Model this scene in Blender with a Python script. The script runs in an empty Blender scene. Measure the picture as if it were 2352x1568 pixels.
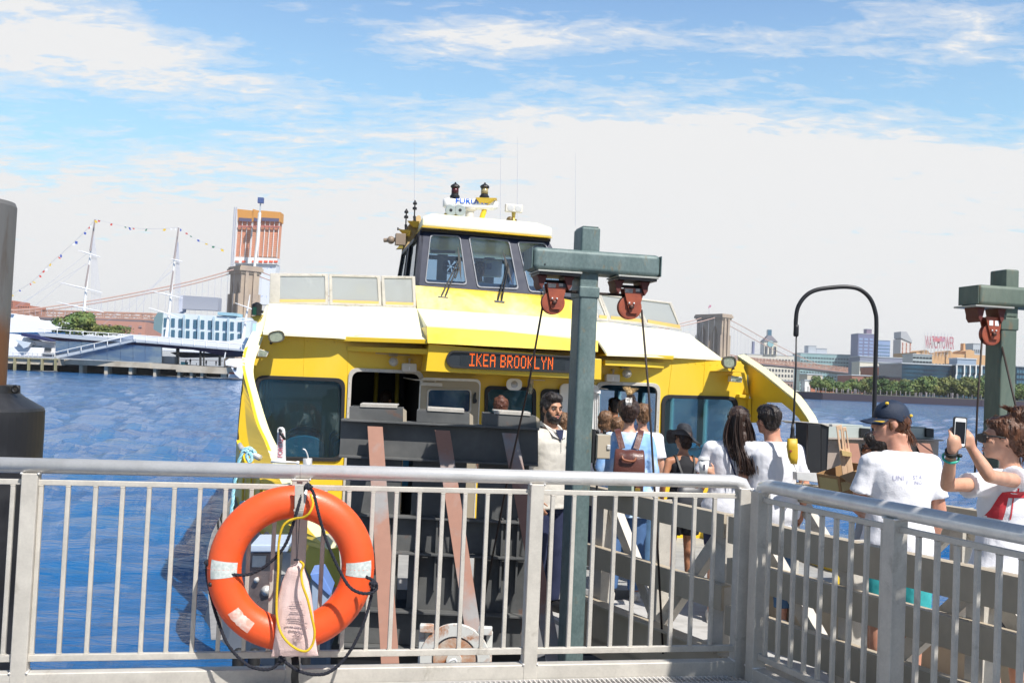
import bpy, bmesh, math, random
from mathutils import Vector, Matrix, noise
from mathutils.geometry import tessellate_polygon
V = Vector
R = math.radians
random.seed(7)
SC = bpy.context.scene
COL = SC.collection

# ------------------------------------------------------------------ camera
FPX = 2352.0                       # focal length in pixels of a 2352 px wide view
EYE = V((0, 0, 2.6))
PITCH = math.atan(87 / FPX)
ROLL = R(2.5)
fwd = V((0, math.cos(PITCH), math.sin(PITCH)))
u0 = V((0, -math.sin(PITCH), math.cos(PITCH)))
r0 = V((1, 0, 0))
cr = r0 * math.cos(ROLL) + u0 * math.sin(ROLL)
cu = u0 * math.cos(ROLL) - r0 * math.sin(ROLL)
cam_d = bpy.data.cameras.new('camera')
cam = bpy.data.objects.new('camera', cam_d)
COL.objects.link(cam)
cam_d.lens = 36.0
cam_d.sensor_width = 36.0
cam_d.clip_start = 0.1
cam_d.clip_end = 20000
m = Matrix((cr, cu, -fwd)).transposed().to_4x4()
m.translation = EYE
cam.matrix_world = m
SC.camera = cam

# ------------------------------------------------------------------ light
SUN_AZ, SUN_EL = R(38), R(52)      # azimuth to the right of straight behind the camera
sun_dir = V((math.sin(SUN_AZ) * math.cos(SUN_EL), -math.cos(SUN_AZ) * math.cos(SUN_EL), math.sin(SUN_EL)))
sd = bpy.data.lights.new('sun', 'SUN')
sd.energy = 5.0
sd.angle = R(0.5)
sd.color = (1.0, 0.96, 0.90)
sun = bpy.data.objects.new('sun', sd)
COL.objects.link(sun)
sun.rotation_euler = sun_dir.to_track_quat('Z', 'Y').to_euler()
SC.view_settings.view_transform = 'Standard'
SC.view_settings.look = 'None'
SC.view_settings.gamma = 1
SC.view_settings.exposure = 0.4

W = bpy.data.worlds.new('World')
SC.world = W
W.use_nodes = True


class NT:
 """tiny helper to write node trees"""
 def __init__(s, tree):
  s.t = tree

 def n(s, typ, **kw):
  nd = s.t.nodes.new(typ)
  ins = kw.pop('i', {})
  for k, v in kw.items():
   setattr(nd, k, v)
  for k, v in ins.items():
   if isinstance(v, bpy.types.NodeSocket):
    s.t.links.new(v, nd.inputs[k])
   else:
    nd.inputs[k].default_value = v
  return nd

 def math(s, op, a, b=0.0, c=None, clamp=False):
  d = {0: a, 1: b}
  if c is not None:
   d[2] = c
  return s.n('ShaderNodeMath', operation=op, use_clamp=clamp, i=d).outputs[0]

 def vmath(s, op, a, b=(0, 0, 0)):
  nd = s.n('ShaderNodeVectorMath', operation=op, i={0: a, 1: b})
  return nd.outputs['Value'] if op in ('DOT_PRODUCT', 'LENGTH', 'DISTANCE') else nd.outputs[0]

 def noise(s, vec, scale, detail=4, rough=0.55, dist=0.0):
  return s.n('ShaderNodeTexNoise', i={'Vector': vec, 'Scale': scale, 'Detail': detail, 'Roughness': rough,
           'Distortion': dist}).outputs[0]

 def ramp(s, fac, pts):
  nd = s.n('ShaderNodeValToRGB', i={0: fac})
  el = nd.color_ramp.elements
  while len(el) < len(pts):
   el.new(0.5)
  for e, (p, c) in zip(el, pts):
   e.position = p
   e.color = (c, c, c, 1) if isinstance(c, (int, float)) else (*c, 1)
  return nd.outputs[0]

 def mix(s, fac, a, b, bt='MIX'):
  nd = s.n('ShaderNodeMix', data_type='RGBA', blend_type=bt)
  for k, v in ((0, fac), (6, a), (7, b)):
   if isinstance(v, bpy.types.NodeSocket):
    s.t.links.new(v, nd.inputs[k])
   else:
    nd.inputs[k].default_value = v if k == 0 else (*v[:3], 1)
  return nd.outputs[2]

 def sep(s, v):
  return s.n('ShaderNodeSeparateXYZ', i={0: v}).outputs

 def comb(s, x, y, z):
  return s.n('ShaderNodeCombineXYZ', i={0: x, 1: y, 2: z}).outputs[0]


def rx_dir(x, y):
 return (cr * (x - 1176) + cu * (784 - y) + fwd * FPX).normalized()


def build_world():
 t = NT(W.node_tree)
 W.node_tree.nodes.clear()
 out = t.n('ShaderNodeOutputWorld')
 sky = t.n('ShaderNodeTexSky', sky_type='NISHITA', sun_disc=False, sun_elevation=SUN_EL, air_density=1.0,
    dust_density=0.6, ozone_density=1.5, sun_rotation=math.pi - SUN_AZ)
 skyc = t.vmath('SCALE', sky.outputs[0])
 skyc.node.inputs['Scale'].default_value = 0.105
 d = t.n('ShaderNodeTexCoord').outputs['Generated']
 sx = t.sep(d)
 zz = t.math('ADD', t.math('MAXIMUM', sx[2], 0.0), 0.13)
 p = t.comb(t.math('DIVIDE', sx[0], zz), t.math('DIVIDE', sx[1], zz), 0.0)
 # streaky high cloud and small ripples
 pr = t.n('ShaderNodeMapping', i={0: p, 'Rotation': (0, 0, R(28)), 'Scale': (1.0, 1.9, 1)}).outputs[0]
 n1 = t.noise(pr, 0.75, 6, 0.62, 0.6)
 n2 = t.noise(pr, 3.6, 6, 0.65, 0.5)
 n3 = t.noise(pr, 13, 4, 0.62, 0.6)
 cov = t.math('ADD', t.math('MULTIPLY', n1, 0.85), t.math('ADD', t.math('MULTIPLY', n2, 0.86), t.math('MULTIPLY', n3, 0.62)))
 # large cloud banks standing at fixed directions in the sky: (x, y, radius x, radius y, amount)
 banks = [(130, 60, 380, 120, .50), (1150, 90, 480, 62, .34), (1640, 330, 480, 140, .30), (2150, 330, 330, 110, .06),
    (2050, 60, 330, 60, .30), (2280, 150, 260, 40, .18), (560, 60, 300, 45, -.22), (1560, 130, 260, 60, -.16),
    (1040, 215, 330, 60, -.13), (2080, 215, 330, 55, -.22), (250, 250, 330, 60, -.20), (90, 330, 250, 60, -.12),
    (1560, 20, 330, 45, -.14), (560, 200, 250, 45, .05), (2000, 420, 500, 70, .10), (850, 120, 200, 40, .06), (2300, 240, 120, 80, -.2)]
 acc = cov
 for bx, by, rx_, ry_, amt in banks:
  c = rx_dir(bx, by)
  hx = V((c.y, -c.x, 0)).normalized()
  hz = hx.cross(c)
  a = t.math('MULTIPLY', t.vmath('DOT_PRODUCT', d, tuple(hx)), FPX / rx_)
  b = t.math('MULTIPLY', t.vmath('DOT_PRODUCT', d, tuple(hz)), FPX / ry_)
  r2 = t.math('ADD', t.math('MULTIPLY', a, a), t.math('MULTIPLY', b, b))
  front = t.math('GREATER_THAN', t.vmath('DOT_PRODUCT', d, tuple(c)), 0.0)
  g = t.math('MULTIPLY', t.math('POWER', 2.718, t.math('MULTIPLY', r2, -1.0)), front)
  acc = t.math('ADD', acc, t.math('MULTIPLY', g, amt))
 # bright band of thin cloud towards the horizon
 hz_ = t.n('ShaderNodeMapRange', i={0: sx[2], 1: 0.30, 2: 0.13, 3: 0.0, 4: 0.60}).outputs[0]
 acc = t.math('ADD', acc, hz_)
 # the cloud bank stands in front; behind the camera and overhead the sky is clear
 front_ = t.n('ShaderNodeMapRange', i={0: sx[1], 1: -0.25, 2: 0.35, 3: 0.0, 4: 1.0}).outputs[0]
 front_ = t.math('MULTIPLY', front_, t.n('ShaderNodeMapRange', i={0: sx[2], 1: 0.75, 2: 0.45, 3: 0.0, 4: 1.0}).outputs[0])
 acc = t.math('MULTIPLY', acc, front_)
 mask = t.ramp(acc, [(0.0, 0.0), (0.99, 0.0), (1.20, 0.55), (1.48, 1.0)])
 for e, pz in zip(mask.node.color_ramp.elements, (0.0, 0.80, 0.94, 1.0)):
  e.position = pz
 scaled = t.math('MULTIPLY', acc, 0.625)
 W.node_tree.links.new(scaled, mask.node.inputs[0])
 up = t.math('GREATER_THAN', sx[2], -0.02)
 blue = t.mix(1.0, skyc, (1.30, 1.42, 1.45), 'MULTIPLY')
 pale = t.math('MULTIPLY', front_, t.n('ShaderNodeMapRange', i={0: sx[2], 1: 0.36, 2: 0.10, 3: 0.0, 4: 0.75}).outputs[0])
 blue = t.mix(pale, blue, (0.36, 0.62, 0.70))
 blue = t.mix(front_, t.mix(1.0, skyc, (0.72, 0.75, 0.78), 'MULTIPLY'), blue)
 col = t.mix(mask, blue, (0.665, 0.667, 0.67))
 col = t.mix(up, (0.05, 0.08, 0.12), col)
 bg = t.n('ShaderNodeBackground', i={0: col, 1: 1.0})
 W.node_tree.links.new(bg.outputs[0], out.inputs[0])


build_world()


# ------------------------------------------------------------------ picture <-> place
def ray(x, y):
 return cr * (x - 1176) + cu * (784 - y) + fwd * FPX


def U(x, y, Y):
 """point seen at picture position (x, y) that lies at depth Y"""
 d = ray(x, y)
 return EYE + d * (Y / d.y)


def UZ(x, y, z):
 d = ray(x, y)
 return EYE + d * ((z - EYE.z) / d.z)


def UP(x, y, p0, n):
 d = ray(x, y)
 return EYE + d * ((p0 - EYE).dot(n) / d.dot(n))


def crop(x0, y0, s):
 k = 2352.0 / 2736.0
 return lambda cx, cy: ((x0 + cx / s) * k, (y0 + cy / s) * k)


# ------------------------------------------------------------------ mesh builder
class MB:
 def __init__(s):
  s.v = []
  s.f = []

 def add(s, vs, fs):
  o = len(s.v)
  s.v += [V(p) for p in vs]
  s.f += [tuple(i + o for i in f) for f in fs]
  return s

 def hexa(s, p):
  """8 points: bottom loop 0-3, top loop 4-7"""
  return s.add(p, [(3, 2, 1, 0), (4, 5, 6, 7), (0, 1, 5, 4), (1, 2, 6, 5), (2, 3, 7, 6), (3, 0, 4, 7)])

 def box(s, c, size, rz=0.0, frame=None):
  hx, hy, hz = size[0] / 2, size[1] / 2, size[2] / 2
  F = frame or Matrix.Rotation(rz, 3, 'Z')
  c = V(c)
  return s.hexa([c + F @ V(q) for q in ((-hx, -hy, -hz), (hx, -hy, -hz), (hx, hy, -hz), (-hx, hy, -hz),
            (-hx, -hy, hz), (hx, -hy, hz), (hx, hy, hz), (-hx, hy, hz))])

 def prism(s, poly, ext):
  """closed polygon (3-D points) extruded by vector ext"""
  ext = V(ext)
  poly = [V(p) for p in poly]
  n = len(poly)
  o = len(s.v)
  s.v += poly + [p + ext for p in poly]
  s.f.append(tuple(o + i for i in range(n))[::-1])
  s.f.append(tuple(o + n + i for i in range(n)))
  for i in range(n):
   j = (i + 1) % n
   s.f.append((o + i, o + j, o + n + j, o + n + i))
  return s

 def plate(s, outer, holes, ext):
  """polygon with holes, extruded"""
  ext = V(ext)
  loops = [[V(p) for p in outer]] + [[V(p) for p in h] for h in holes]
  flat = [p for l in loops for p in l]
  tris = tessellate_polygon(loops)
  o = len(s.v)
  n = len(flat)
  s.v += flat + [p + ext for p in flat]
  for t in tris:
   s.f.append(tuple(o + i for i in t))
   s.f.append(tuple(o + n + i for i in t)[::-1])
  k = o
  for l in loops:
   m_ = len(l)
   for i in range(m_):
    j = (i + 1) % m_
    s.f.append((k + i, k + j, k + n + j, k + n + i))
   k += m_
  return s

 def tube(s, pts, r, seg=8, cap=True, closed=False):
  pts = [V(p) for p in pts]
  n = len(pts)
  rr = r if isinstance(r, (list, tuple)) else [r] * n
  o = len(s.v)
  ref = None
  for i, p in enumerate(pts):
   if closed:
    t = (pts[(i + 1) % n] - pts[i - 1])
   else:
    t = pts[min(i + 1, n - 1)] - pts[max(i - 1, 0)]
   t = t.normalized() if t.length > 1e-9 else V((0, 0, 1))
   if ref is None:
    ref = V((0, 0, 1)) if abs(t.z) < .9 else V((1, 0, 0))
   a = t.cross(ref)
   if a.length < 1e-6:
    a = t.orthogonal()
   a.normalize()
   b = a.cross(t).normalized()
   ref = b
   for k in range(seg):
    w = 2 * math.pi * k / seg
    s.v.append(p + (a * math.cos(w) + b * math.sin(w)) * rr[i])
  m_ = n if closed else n - 1
  for i in range(m_):
   i2 = (i + 1) % n
   for k in range(seg):
    k2 = (k + 1) % seg
    s.f.append((o + i * seg + k, o + i * seg + k2, o + i2 * seg + k2, o + i2 * seg + k))
  if cap and not closed:
   s.f.append(tuple(o + k for k in range(seg))[::-1])
   s.f.append(tuple(o + (n - 1) * seg + k for k in range(seg)))
  return s

 def lathe(s, base, axis, prof, seg=20, ref=None):
  """prof: list of (radius, height along axis)"""
  base = V(base)
  ax = V(axis).normalized()
  a = (V(ref) if ref else ax.orthogonal())
  a = (a - ax * a.dot(ax)).normalized()
  b = ax.cross(a)
  o = len(s.v)
  for r_, h in prof:
   for k in range(seg):
    w = 2 * math.pi * k / seg
    s.v.append(base + ax * h + (a * math.cos(w) + b * math.sin(w)) * r_)
  for i in range(len(prof) - 1):
   for k in range(seg):
    k2 = (k + 1) % seg
    s.f.append((o + i * seg + k, o + i * seg + k2, o + (i + 1) * seg + k2, o + (i + 1) * seg + k))
  s.f.append(tuple(o + k for k in range(seg))[::-1])
  s.f.append(tuple(o + (len(prof) - 1) * seg + k for k in range(seg)))
  return s

 def ball(s, c, r, seg=12, rings=8, frame=None, jit=0.0, seed=0):
  c = V(c)
  rr = V(r) if isinstance(r, (tuple, list, Vector)) else V((r, r, r))
  F = frame or Matrix.Identity(3)
  o = len(s.v)
  for i in range(1, rings):
   ph = math.pi * i / rings
   for k in range(seg):
    w = 2 * math.pi * k / seg
    q = V((math.sin(ph) * math.cos(w), math.sin(ph) * math.sin(w), math.cos(ph)))
    if jit:
     q *= 1 + jit * noise.noise(q * 2.3 + V((seed, seed * 1.7, 3)))
    s.v.append(c + F @ V((q.x * rr.x, q.y * rr.y, q.z * rr.z)))
  top, bot = len(s.v), len(s.v) + 1
  s.v += [c + F @ V((0, 0, rr.z)), c - F @ V((0, 0, rr.z))]
  for i in range(rings - 2):
   for k in range(seg):
    k2 = (k + 1) % seg
    s.f.append((o + i * seg + k, o + (i + 1) * seg + k, o + (i + 1) * seg + k2, o + i * seg + k2))
  for k in range(seg):
   k2 = (k + 1) % seg
   s.f.append((top, o + k, o + k2))
   s.f.append((bot, o + (rings - 2) * seg + k2, o + (rings - 2) * seg + k))
  return s

 def cap(s, pts, rad, seg=10, flat=None):
  """capsule chain with round ends; flat=(vector, factor) squeezes sections along vector"""
  pts = [V(p) for p in pts]
  a = (pts[0] - pts[1]).normalized()
  b = (pts[-1] - pts[-2]).normalized()
  P, Rr = [], []
  for k in (1.0, .85, .5):
   P.append(pts[0] + a * rad[0] * k)
   Rr.append(max(rad[0] * math.sqrt(max(0, 1 - k * k)), 1e-4))
  P += pts
  Rr += list(rad)
  for k in (.5, .85, 1.0):
   P.append(pts[-1] + b * rad[-1] * k)
   Rr.append(max(rad[-1] * math.sqrt(max(0, 1 - k * k)), 1e-4))
  o = len(s.v)
  s.tube(P, Rr, seg)
  if flat:
   fv, ff = V(flat[0]).normalized(), flat[1]
   idx = o
   for i in range(len(P)):
    for k in range(seg):
     q = s.v[idx]
     q += fv * ((q - P[i]).dot(fv)) * (ff - 1)
     s.v[idx] = q
     idx += 1
  return s

 def loft(s, rings, seg=20, power=2.0):
  """rings: (center, right vec, fwd vec, rx, ry[, ry back])"""
  o = len(s.v)
  for r_ in rings:
   c, a, b, rx_, ry_ = r_[:5]
   rb = r_[5] if len(r_) > 5 else ry_
   for k in range(seg):
    w = 2 * math.pi * k / seg
    cw, sw = math.cos(w), math.sin(w)
    e = 2.0 / power
    qx = math.copysign(abs(cw) ** e, cw)
    qy = math.copysign(abs(sw) ** e, sw)
    s.v.append(V(c) + V(a) * rx_ * qx + V(b) * (ry_ if sw > 0 else rb) * qy)
  n = len(rings)
  for i in range(n - 1):
   for k in range(seg):
    k2 = (k + 1) % seg
    s.f.append((o + i * seg + k, o + i * seg + k2, o + (i + 1) * seg + k2, o + (i + 1) * seg + k))
  s.f.append(tuple(o + k for k in range(seg))[::-1])
  s.f.append(tuple(o + (n - 1) * seg + k for k in range(seg)))
  return s

 def beam(s, a, b, w, h, up=(0, 0, 1)):
  """rectangular bar a->b, width w (sideways), height h (along up)"""
  a, b = V(a), V(b)
  d = (b - a).normalized()
  sd_ = d.cross(V(up)).normalized()
  up_ = sd_.cross(d).normalized()
  q = []
  for p in (a, b):
   q.append([p - sd_ * w / 2 - up_ * h / 2, p + sd_ * w / 2 - up_ * h / 2, p + sd_ * w / 2 + up_ * h / 2,
      p - sd_ * w / 2 + up_ * h / 2])
  return s.hexa(q[0] + q[1])

 def quad(s, a, b, c, d):
  return s.add([a, b, c, d], [(0, 1, 2, 3)])

 def build(s, name, mat, parent=None, smooth=False, bevel=0.0, label=None, cat=None, group=None, kind=None, sub=0,
    voxel=0.0, disp=None, seg=2, origin=None, csmooth=4):
  me = bpy.data.meshes.new(name)
  og = origin if origin is not None else (V((0, 0, 0)) if parent is None else WORLD0[parent.name])
  me.from_pydata([tuple(p - og) for p in s.v], [], s.f)
  me.validate()
  bm = bmesh.new()
  bm.from_mesh(me)
  if voxel == 0 and len(bm.faces) < 60000:
   bmesh.ops.recalc_face_normals(bm, faces=bm.faces)
  bm.to_mesh(me)
  bm.free()
  mats = mat if isinstance(mat, (list, tuple)) else [mat]
  for m_ in mats:
   me.materials.append(m_)
  if smooth:
   me.polygons.foreach_set('use_smooth', [True] * len(me.polygons))
  o = bpy.data.objects.new(name, me)
  COL.objects.link(o)
  if parent is not None:
   o.parent = parent
   o.location = (0, 0, 0)
  else:
   o.location = og
  WORLD0[o.name] = og
  if bevel:
   b = o.modifiers.new('bevel', 'BEVEL')
   b.width = bevel
   b.segments = seg
   b.limit_method = 'ANGLE'
   b.angle_limit = R(40)
   b.harden_normals = False
   me.polygons.foreach_set('use_smooth', [True] * len(me.polygons))
   wn = o.modifiers.new('wn', 'WEIGHTED_NORMAL')
  if voxel:
   r_ = o.modifiers.new('remesh', 'REMESH')
   r_.mode = 'VOXEL'
   r_.voxel_size = voxel
   r_.use_smooth_shade = True
   if csmooth:
    sm = o.modifiers.new('smooth', 'SMOOTH')
    sm.factor = .5
    sm.iterations = csmooth
  if disp:
   tex = TEX(disp[0])
   dm = o.modifiers.new('disp', 'DISPLACE')
   dm.texture = tex
   dm.strength = disp[1]
   dm.texture_coords = 'LOCAL'
   dm.mid_level = .5
  if sub:
   ss = o.modifiers.new('sub', 'SUBSURF')
   ss.levels = sub
   ss.render_levels = sub
  tag(o, label, cat, group, kind)
  return o


WORLD0 = {}
_tex = {}


def TEX(scale):
 if scale not in _tex:
  t = bpy.data.textures.new('cloudy', 'CLOUDS')
  t.noise_scale = scale
  t.noise_depth = 2
  _tex[scale] = t
 return _tex[scale]


def tag(o, label=None, cat=None, group=None, kind=None):
 if label:
  o['label'] = label
 if cat:
  o['category'] = cat
 if group:
  o['group'] = group
 if kind:
  o['kind'] = kind
 return o


def thing(name, label, cat, loc, group=None, kind=None):
 o = bpy.data.objects.new(name, None)
 COL.objects.link(o)
 o.empty_display_size = .2
 o.location = loc
 WORLD0[o.name] = V(loc)
 return tag(o, label, cat, group, kind)


def copy_tree(o, loc=None, rz=None, parent=None, label=None, scale=None):
 c = o.copy()
 COL.objects.link(c)
 WORLD0[c.name] = V(loc) if loc is not None else WORLD0[o.name]
 if parent is not None:
  c.parent = parent
 if loc is not None:
  c.location = loc
 if rz is not None:
  c.rotation_euler = (0, 0, rz)
 if scale is not None:
  c.scale = scale
 if label:
  c['label'] = label
 for ch in list(o.children):
  copy_tree(ch, parent=c)
 return c


# ------------------------------------------------------------------ materials
def mat(name, col, rough=.5, metal=0.0, col2=None, nscale=4.0, ncut=(.45, .65), bump=0.0, bscale=60.0, stretch=(1, 1, 1),
  spec=None, rust=None, rcut=(.6, .7), rscale=3.0, coat=0.0, alpha=None, trans=0.0, emit=None, grain=0.06,
  space='Object', ior=None, sheen=0.0):
 m_ = bpy.data.materials.new(name)
 m_.use_nodes = True
 t = NT(m_.node_tree)
 m_.node_tree.nodes.clear()
 out = t.n('ShaderNodeOutputMaterial')
 b = t.n('ShaderNodeBsdfPrincipled', i={'Roughness': rough, 'Metallic': metal})
 tc = t.n('ShaderNodeTexCoord').outputs[space]
 mp = t.n('ShaderNodeMapping', i={0: tc, 'Scale': stretch}).outputs[0]
 c = col
 if col2 is not None:
  f = t.ramp(t.noise(mp, nscale, 6, .6, .3), [(ncut[0], 0), (ncut[1], 1)])
  c = t.mix(f, col, col2)
 if rust is not None:
  f = t.ramp(t.noise(mp, rscale, 8, .68, .4), [(rcut[0], 0), (rcut[1], 1)])
  c = t.mix(f, c, rust)
  t.t.links.new(t.math('ADD', t.math('MULTIPLY', f, .35), rough, clamp=True), b.inputs['Roughness'])
 if grain:
  g = t.noise(mp, nscale * 9, 3, .6)
  g = t.math('ADD', t.math('MULTIPLY', g, grain * 2), 1 - grain)
  gg = t.comb(g, g, g)
  c = t.mix(1.0, c, gg, 'MULTIPLY')
  if rust is None:
   rr = t.math('ADD', t.math('MULTIPLY', t.noise(mp, nscale * 2, 4, .6), .16), rough - .08, clamp=True)
   t.t.links.new(rr, b.inputs['Roughness'])
 if isinstance(c, bpy.types.NodeSocket):
  t.t.links.new(c, b.inputs['Base Color'])
 else:
  b.inputs['Base Color'].default_value = (*c, 1)
 if bump:
  bn = t.n('ShaderNodeBump', i={'Strength': min(1, bump), 'Distance': .01 * max(1, bump),
          'Height': t.noise(mp, bscale, 4, .6)})
  t.t.links.new(bn.outputs[0], b.inputs['Normal'])
 if spec is not None:
  b.inputs['Specular IOR Level'].default_value = spec
 if coat:
  b.inputs['Coat Weight'].default_value = coat
  b.inputs['Coat Roughness'].default_value = .15
 if trans:
  b.inputs['Transmission Weight'].default_value = trans
 if ior:
  b.inputs['IOR'].default_value = ior
 if sheen:
  b.inputs['Sheen Weight'].default_value = sheen
 if alpha is not None:
  b.inputs['Alpha'].default_value = alpha
 if emit:
  b.inputs['Emission Color'].default_value = (*emit[0], 1)
  b.inputs['Emission Strength'].default_value = emit[1]
 t.t.links.new(b.outputs[0], out.inputs[0])
 return m_


def glass_mat(name, tint, refl=1.0, rough=.02, dirt=0.0, dirtc=(.6, .65, .65), dscale=(6, 6, 1.2), haze=0.0):
 """window pane: tinted see-through with a fresnel reflection and an optional film of dirt"""
 m_ = bpy.data.materials.new(name)
 m_.use_nodes = True
 t = NT(m_.node_tree)
 m_.node_tree.nodes.clear()
 out = t.n('ShaderNodeOutputMaterial')
 tr = t.n('ShaderNodeBsdfTransparent', i={0: (*tint, 1)})
 gl = t.n('ShaderNodeBsdfGlossy', i={0: (.9, .95, 1, 1), 'Roughness': rough})
 fr = t.n('ShaderNodeFresnel', i={0: 1.55})
 mx = t.n('ShaderNodeMixShader', i={0: t.math('MULTIPLY', fr.outputs[0], refl, clamp=True), 1: tr.outputs[0], 2: gl.outputs[0]})
 last = mx
 if dirt or haze:
  tc = t.n('ShaderNodeTexCoord').outputs['Object']
  mp = t.n('ShaderNodeMapping', i={0: tc, 'Scale': dscale}).outputs[0]
  f = t.ramp(t.noise(mp, 3.0, 8, .7, .5), [(.56, 0), (.80, 1)])
  f = t.math('ADD', t.math('MULTIPLY', f, dirt), haze, clamp=True)
  df = t.n('ShaderNodeBsdfDiffuse', i={0: (*dirtc, 1)})
  tl = t.n('ShaderNodeBsdfTranslucent', i={0: (*dirtc, 1)})
  ds = t.n('ShaderNodeMixShader', i={0: .4, 1: df.outputs[0], 2: tl.outputs[0]})
  last = t.n('ShaderNodeMixShader', i={0: f, 1: mx.outputs[0], 2: ds.outputs[0]})
 t.t.links.new(last.outputs[0], out.inputs[0])
 return m_


def text(s, origin, right, up, size, mt, parent, name='lettering', depth=.001, align='LEFT', sx=1.0, label=None):
 cu_ = bpy.data.curves.new(name, 'FONT')
 cu_.body = s
 cu_.size = size
 cu_.align_x = align
 cu_.extrude = depth
 cu_.resolution_u = 3
 to = bpy.data.objects.new('tmp', cu_)
 COL.objects.link(to)
 dg = bpy.context.evaluated_depsgraph_get()
 me = bpy.data.meshes.new_from_object(to.evaluated_get(dg))
 bpy.data.objects.remove(to)
 right, up = V(right).normalized(), V(up).normalized()
 nn = right.cross(up)
 og = WORLD0[parent.name]
 for v in me.vertices:
  q = V(origin) + right * v.co.x * sx + up * v.co.y + nn * v.co.z - og
  v.co = q
 me.name = name
 me.materials.clear()
 me.materials.append(mt)
 o = bpy.data.objects.new(name, me)
 COL.objects.link(o)
 o.parent = parent
 WORLD0[o.name] = og
 if label:
  o['label'] = label
 return o


def round_rect(c, a, b, hw, hh, r, n=5):
 """rounded rectangle loop, centre c, axes a (right) b (up)"""
 pts = []
 for cx, cy, s0 in ((hw - r, hh - r, 0), (-hw + r, hh - r, 90), (-hw + r, -hh + r, 180), (hw - r, -hh + r, 270)):
  for k in range(n + 1):
   w = R(s0 + 90 * k / n)
   pts.append(V(c) + V(a) * (cx + r * math.cos(w)) + V(b) * (cy + r * math.sin(w)))
 return pts


def round_poly(pts, r, n=4):
 """round the corners of a planar polygon"""
 out = []
 N = len(pts)
 for i in range(N):
  p, a, b = V(pts[i]), V(pts[i - 1]), V(pts[(i + 1) % N])
  da, db = (a - p), (b - p)
  ra = min(r, da.length * .45)
  rb = min(r, db.length * .45)
  q0, q1 = p + da.normalized() * ra, p + db.normalized() * rb
  for k in range(n + 1):
   t = k / n
   out.append(q0 * (1 - t) ** 2 + p * 2 * t * (1 - t) + q1 * t * t)
 return out


def bez(pts, n=8):
 """catmull-rom through pts"""
 pts = [V(p) for p in pts]
 P = [pts[0] * 2 - pts[1]] + pts + [pts[-1] * 2 - pts[-2]]
 out = []
 for i in range(1, len(P) - 2):
  for k in range(n):
   t = k / n
   out.append(.5 * ((2 * P[i]) + (P[i + 1] - P[i - 1]) * t + (2 * P[i - 1] - 5 * P[i] + 4 * P[i + 1] - P[i + 2]) * t * t
        + (3 * P[i] - P[i - 1] - 3 * P[i + 1] + P[i + 2]) * t ** 3))
 out.append(pts[-1])
 return out


M = {}
M['yellow'] = mat('boat_yellow', (.76, .50, .022), .38, col2=(.72, .51, .05), nscale=1.2, grain=.03, coat=.2, rust=(.60, .33, .04), rcut=(.70, .82), rscale=3.5, stretch=(1, 1, .4))
M['roofwhite'] = mat('roof_pale_yellow', (.82, .78, .52), .5, col2=(.82, .80, .62), nscale=.8, ncut=(.35, .6))
M['alu'] = mat('aluminium', (.72, .70, .67), .34, .45, col2=(.64, .62, .59), nscale=9, grain=.08, bump=.15, bscale=200)
M['alu_dull'] = mat('dull_aluminium', (.47, .40, .30), .6, .1, col2=(.39, .33, .245), nscale=2.5, ncut=(.35, .7), grain=.08, stretch=(1, 1, .5))  # brownish tone also carries the warm bounce on shaded gangway sides
M['alu_pale'] = mat('pale_aluminium', (.57, .535, .475), .5, .2, col2=(.48, .45, .40), nscale=9, ncut=(.35, .65), grain=.12, bump=.12, bscale=220, rust=(.36, .33, .28), rcut=(.60, .74), rscale=6)
M['green_steel'] = mat('green_steel', (.085, .13, .127), .55, .1, col2=(.14, .19, .185), nscale=7, ncut=(.35, .7), rust=(.21, .15, .07), rcut=(.58, .76), rscale=11, stretch=(1, 1, .6), grain=.4)
M['raw_steel'] = mat('weathered_steel', (.085, .088, .088), .6, .25, col2=(.15, .15, .145), nscale=2.2, ncut=(.35, .7), rust=(.22, .085, .04), rcut=(.60, .74), rscale=2.6, grain=.12)
M['rust_steel'] = mat('primer_red_steel', (.29, .145, .10), .65, .05, col2=(.25, .24, .235), nscale=1.6, ncut=(.5, .64), grain=.14)
M['red_paint'] = mat('sheave_red', (.31, .070, .032), .5, col2=(.23, .05, .028), nscale=20, grain=.1)
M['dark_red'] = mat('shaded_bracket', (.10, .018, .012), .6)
M['black'] = mat('black_paint', (.012, .012, .013), .5)
M['blacksteel'] = mat('black_steel', (.016, .016, .018), .45, .2)
M['rubber'] = mat('rubber', (.014, .014, .015), .6)
M['dk_rope'] = mat('navy_rope', (.018, .02, .032), .85, bump=.8, bscale=300)
M['orange'] = mat('ring_orange', (.78, .085, .012), .42, col2=(.70, .10, .025), nscale=2.5, grain=.10, coat=.12, bump=.12, bscale=160, rust=(.55, .075, .03), rcut=(.60, .72), rscale=7)
M['reflect'] = mat('reflective_tape', (.60, .63, .60), .35, col2=(.45, .50, .48), nscale=60, ncut=(.4, .6))
M['bagpink'] = mat('pale_pink_cloth', (.72, .53, .49), .85, col2=(.64, .44, .40), nscale=5, bump=.4, bscale=180)
M['yelrope'] = mat('yellow_rope', (.66, .44, .01), .7, bump=.6, bscale=260)
M['cyanrope'] = mat('light_blue_rope', (.28, .62, .72), .8, col2=(.55, .75, .8), nscale=40)
M['white'] = mat('white_paint', (.78, .78, .77), .5, grain=.03)
M['offwhite'] = mat('off_white', (.60, .57, .52), .5, grain=.04)
M['grey'] = mat('mid_grey', (.25, .25, .25), .6)
M['cable'] = mat('wire_cable', (.035, .024, .02), .6, .3)
M['wood'] = mat('pale_wood', (.62, .42, .27), .7, col2=(.52, .34, .2), nscale=12, stretch=(1, 1, .1))
M['cardboard'] = mat('cardboard', (.34, .2, .09), .85)
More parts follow.
